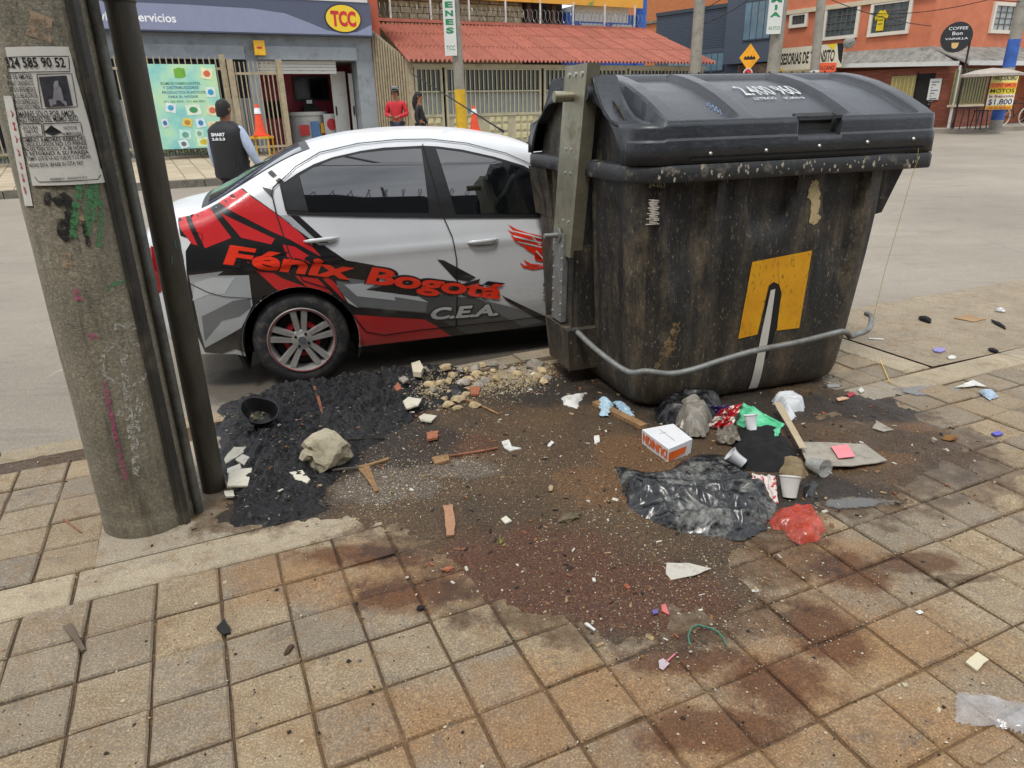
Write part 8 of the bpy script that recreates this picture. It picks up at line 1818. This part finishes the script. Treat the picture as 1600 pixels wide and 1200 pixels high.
# ================================================================== PEOPLE
def skin(name, verts, edges, mat, parent, sub=2):
    me = bpy.data.meshes.new(name); me.from_pydata([v[:3] for v in verts], edges, []); ob = bpy.data.objects.new(name, me); COL.objects.link(ob); ob.parent = parent
    m_ = ob.modifiers.new('Skin', 'SKIN'); m_.branch_smoothing = .6
    for i, v in enumerate(verts):
        sv = me.skin_vertices[0].data[i]; r = v[3]; sv.radius = r if isinstance(r, tuple) else (r, r); sv.use_root = (i == 0)
    s_ = ob.modifiers.new('Sub', 'SUBSURF'); s_.levels = s_.render_levels = sub
    dg = bpy.context.evaluated_depsgraph_get(); ev = ob.evaluated_get(dg); m2 = bpy.data.meshes.new_from_object(ev)
    ob.modifiers.clear(); ob.data = m2; m2.materials.clear(); m2.materials.append(mat); m2.polygons.foreach_set('use_smooth', [True]*len(m2.polygons)); return ob
mt_skin = M('skin', '#8f5f45', .6, var=.08); mt_hair = M('dark hair', '#15110f', .7, var=.3, sc=40)
def person(label, loc, rz, ht, top, legs, arms, hair='short', vest=None, cap=None, build=1.0, glow=None):
    """arms: (right elbow, right wrist, left elbow, left wrist) as offsets from the shoulders; x right, y front"""
    t = thing('person', label, 'person', loc, rz); k_ = ht/1.72; S_ = lambda x, y, z, r: (x*k_*1.0, y*k_, z*k_, tuple(q*k_ for q in r) if isinstance(r, tuple) else r*k_)
    b = build; sh = .175*b; V_ = [S_(0, 0, .95, (.13*b, .10*b)), S_(0, .0, 1.15, (.135*b, .10*b)), S_(0, -.01, 1.33, (.15*b, .10*b)), S_(0, -.01, 1.44, (.085, .07)), S_(0, 0, 1.50, .060), S_(0, .015, 1.565, (.072, .082)), S_(0, .012, 1.65, (.074, .088))]; E_ = [(0, 1), (1, 2), (2, 3), (3, 4), (4, 5), (5, 6)]
    def arm(s_, el, wr):
        i = len(V_); V_.append(S_(s_*sh, -.01, 1.40, .055*b)); V_.append(S_(s_*sh+el[0], el[1], 1.40+el[2], .043*b)); V_.append(S_(s_*sh+wr[0], wr[1], 1.40+wr[2], .029)); E_.extend([(2, i), (i, i+1), (i+1, i+2)])
        a = Vector(V_[i+1][:3]); w = Vector(V_[i+2][:3]); return w, (w-a).normalized()
    hands = [arm(1, arms[0], arms[1]), arm(-1, arms[2], arms[3])]
    for s_ in (1, -1):
        i = len(V_); V_.extend([S_(s_*.09, 0, .90, .085*b), S_(s_*.10, .02, .50, .058*b), S_(s_*.10, -.01, .09, .042), S_(s_*.11, .13, .035, .036)]); E_.extend([(0, i), (i, i+1), (i+1, i+2), (i+2, i+3)])
    skin('body', V_, E_, mt_skin, t)
    # hands: palm and five fingers
    for w, d in hands:
        x_, y_ = frame(d); mb = MB(); sc = k_
        mb.tube([w-d*.01*sc, w+d*.035*sc, w+d*.085*sc], [.024*sc, .034*sc, .030*sc], 8)
        for i, (o_, l_) in enumerate(((-.024, .060), (-.008, .072), (.008, .068), (.024, .052))): p = w+d*.082*sc+x_*o_*sc; mb.tube([p, p+d*l_*.5*sc+y_*.008*sc, p+d*l_*.9*sc+y_*.03*sc], [.009*sc, .0085*sc, .006*sc], 6)
        p = w+d*.03*sc+x_*.03*sc; mb.tube([p, p+(d*.6+x_*.7)*.035*sc, p+(d*.9+x_*.5)*.06*sc+y_*.01*sc], [.011*sc, .010*sc, .007*sc], 6); mb.build('hand', mt_skin, t, True)
    # clothes
    def offs(V, idx, add): return [(*V[i][:3], tuple(q+add*k_ for q in V[i][3]) if isinstance(V[i][3], tuple) else V[i][3]+add*k_) for i in idx]
    na = len(V_)
    tv = offs(V_, [0, 1, 2, 3, 7, 8, 9, 10, 11, 12], .016); tv[0] = (tv[0][0], tv[0][1], tv[0][2]-.03*k_, tuple(q+.01 for q in tv[0][3])); e2 = [(0, 1), (1, 2), (2, 3), (2, 4), (4, 5), (5, 6), (2, 7), (7, 8), (8, 9)]
    for q in (6, 9): x, y, z, r = tv[q]; px_, py_, pz_, _ = tv[q-1]; tv[q] = (x+(px_-x)*.12, y+(py_-y)*.12, z+(pz_-z)*.12, r)
    skin('jacket' if not vest else 'shirt', tv, e2, top, t)
    if vest:
        mb = MB(); n_ = 28; rg = [(.80, .205, .160), (.84, .210, .165), (1.0, .205, .160), (1.18, .215, .162), (1.32, .228, .155), (1.39, .222, .140), (1.43, .190, .118), (1.465, .125, .095), (1.49, .085, .085)]
        for z, a_, b_ in rg:
            for i in range(n_):
                t_ = 2*math.pi*i/n_; q = 1+.012*math.sin(z*60)+.012*fbm(math.cos(t_)*3, math.sin(t_)*3, z*6); mb.v.append((a_*b*.96*k_*q*math.copysign(abs(math.cos(t_))**.8, math.cos(t_)), (b_*b*.9*k_*q*math.copysign(abs(math.sin(t_))**.8, math.sin(t_))-.01), z*k_))
        mb.f += [(i*n_+j, i*n_+(j+1) % n_, (i+1)*n_+(j+1) % n_, (i+1)*n_+j) for i in range(len(rg)-1) for j in range(n_)]; mb.build('vest', vest, t, True, 60)
        mb = MB(); mb.lathe([(.068*k_, 1.42*k_), (.074*k_, 1.475*k_), (.066*k_, 1.48*k_)], n=20); mb.build('collar', vest, t, True)
    li = [0, 13, 14, 15, 17, 18, 19]; lv = offs(V_, li, .014); lv[0] = (lv[0][0], lv[0][1], .93*k_, (.135*k_*b, .105*k_*b)); skin('trousers', lv, [(0, 1), (1, 2), (2, 3), (0, 4), (4, 5), (5, 6)], legs, t)
    for s_ in (1, -1):
        mb = MB(); mb.tube([(s_*.10*k_, -.05*k_, .045), (s_*.105*k_, .03, .05), (s_*.11*k_, .13*k_, .04), (s_*.11*k_, .19*k_, .03)], [.042, .048, .044, .022], 10); mb.build('shoe', mt_trim, t, True)
    # face and hair
    hz = 1.625*k_; mb = MB(); mb.tube([(0, .085*k_, hz+.01), (0, .112*k_, hz-.02), (0, .09*k_, hz-.03)], [.008, .015, .010], 8); mb.build('nose', mt_skin, t, True)
    for s_ in (1, -1):
        mb = MB(); mb.lathe([(0, -.003), (.008, -.002), (.009, .002), (0, .004)], (s_*.030*k_, .088*k_, hz+.005), 'Y', 10); mb.build('eye', M('eye white', '#cfc9c2', .3), t, True)
        mb = MB(); mb.tube([(s_*.078*k_, 0, hz+.02), (s_*.088*k_, -.005, hz), (s_*.078*k_, 0, hz-.03)], [.010, .014, .009], 8); mb.build('ear', mt_skin, t, True)
    mb = MB(); mb.box((0, .090*k_, hz-.055*k_), (.045*k_, .012, .010)); mb.build('mouth', M('lips', '#7a4238', .5), t)
    if cap:
        mb = MB(); mb.lathe([(.086*k_, 1.64*k_), (.090*k_, 1.68*k_), (.075*k_, 1.735*k_), (.03*k_, 1.758*k_), (0, 1.76*k_)], n=20); mb.box((0, .125*k_, 1.652*k_), (.13*k_, .11*k_, .010)); mb.build('cap', cap, t, True)
    hv = []; ff = []; n_ = 22; prof = [(.086, 1.575 if hair == 'short' else 1.60), (.090, 1.64), (.084, 1.69), (.062, 1.728), (.03, 1.745), (0, 1.748)]
    for r, z in prof:
        for i in range(n_): a = 2*math.pi*i/n_; f_ = math.sin(a); zz = z+((.06*max(0, f_)-.035*max(0, -f_)) if z < 1.66 else 0)+.004*math.sin(a*9+z*40); hv.append((r*k_*math.cos(a), (r*1.12*math.sin(a)-.004)*k_, zz*k_))
    mb = MB(); mb.add(hv, [(i*n_+j, i*n_+(j+1) % n_, (i+1)*n_+(j+1) % n_, (i+1)*n_+j) for i in range(5) for j in range(n_)])
    if hair == 'long': mb.tube([(0, -.03*k_, 1.68*k_), (0, -.085*k_, 1.58*k_), (0, -.10*k_, 1.45*k_), (0, -.10*k_, 1.30*k_)], [.07*k_, .085*k_, .09*k_, .05*k_], 12)
    mb.build('hair', mt_hair, t, True); return t, k_
def at(px, py, Y): d = ray(px, py); return d.x/d.y*Y
mt_vest = M('black padded vest', '#17181b', .7, var=.25, sc=25); mt_pshirt = M('pale blue shirt', '#aab6cc', .8, var=.12, sc=20); mt_rjack = M('red jacket', '#b3202a', .7, var=.15, sc=20); mt_jean = M('dark blue trousers', '#2b3140', .8, var=.15, sc=20); mt_bjack = M('black jacket', '#1b1b1d', .6, var=.2, sc=25)
Y = 9.4; vm, k_ = person('man seen from behind in a black vest over a pale shirt beyond the car', (at(357, 220, Y), Y, road_z(Y)), rad(-18), 1.70, mt_pshirt, mt_jean, ((.10, .02, -.27), (.15, .10, -.50), (-.10, .03, -.28), (-.13, .10, -.52)), vest=mt_vest, build=1.16)
mb = MB(); put_text(mb, 'SMART', lambda u, v: Vector(((-.105+.21*u)*k_, -.182*k_*1.0, (1.315+.038*v)*k_)), off=.05); put_text(mb, '2.0.2.3', lambda u, v: Vector(((-.10+.2*u)*k_, -.184*k_, (1.265+.030*v)*k_)), off=.05); mb.build('lettering', mt_wtx, vm, fix=False)
Y = 17.6; person('man in red jacket and grey cap looking at his hands by the garage', (at(620, 180, Y), Y, .34), rad(172), 1.73, mt_rjack, mt_jean, ((.07, -.02, -.26), (-.10, .24, -.30), (-.07, -.02, -.26), (.10, .25, -.32)), cap=M('grey cap', '#6f7274', .8), build=1.02)
Y = 18.0; person('woman with long dark hair in a black jacket facing right by the gate', (at(656, 180, Y), Y, .36), rad(-95), 1.60, mt_bjack, mt_bjack, ((.03, -.06, -.27), (.04, .02, -.50), (-.03, .05, -.27), (-.04, .16, -.47)), hair='long', build=.92)
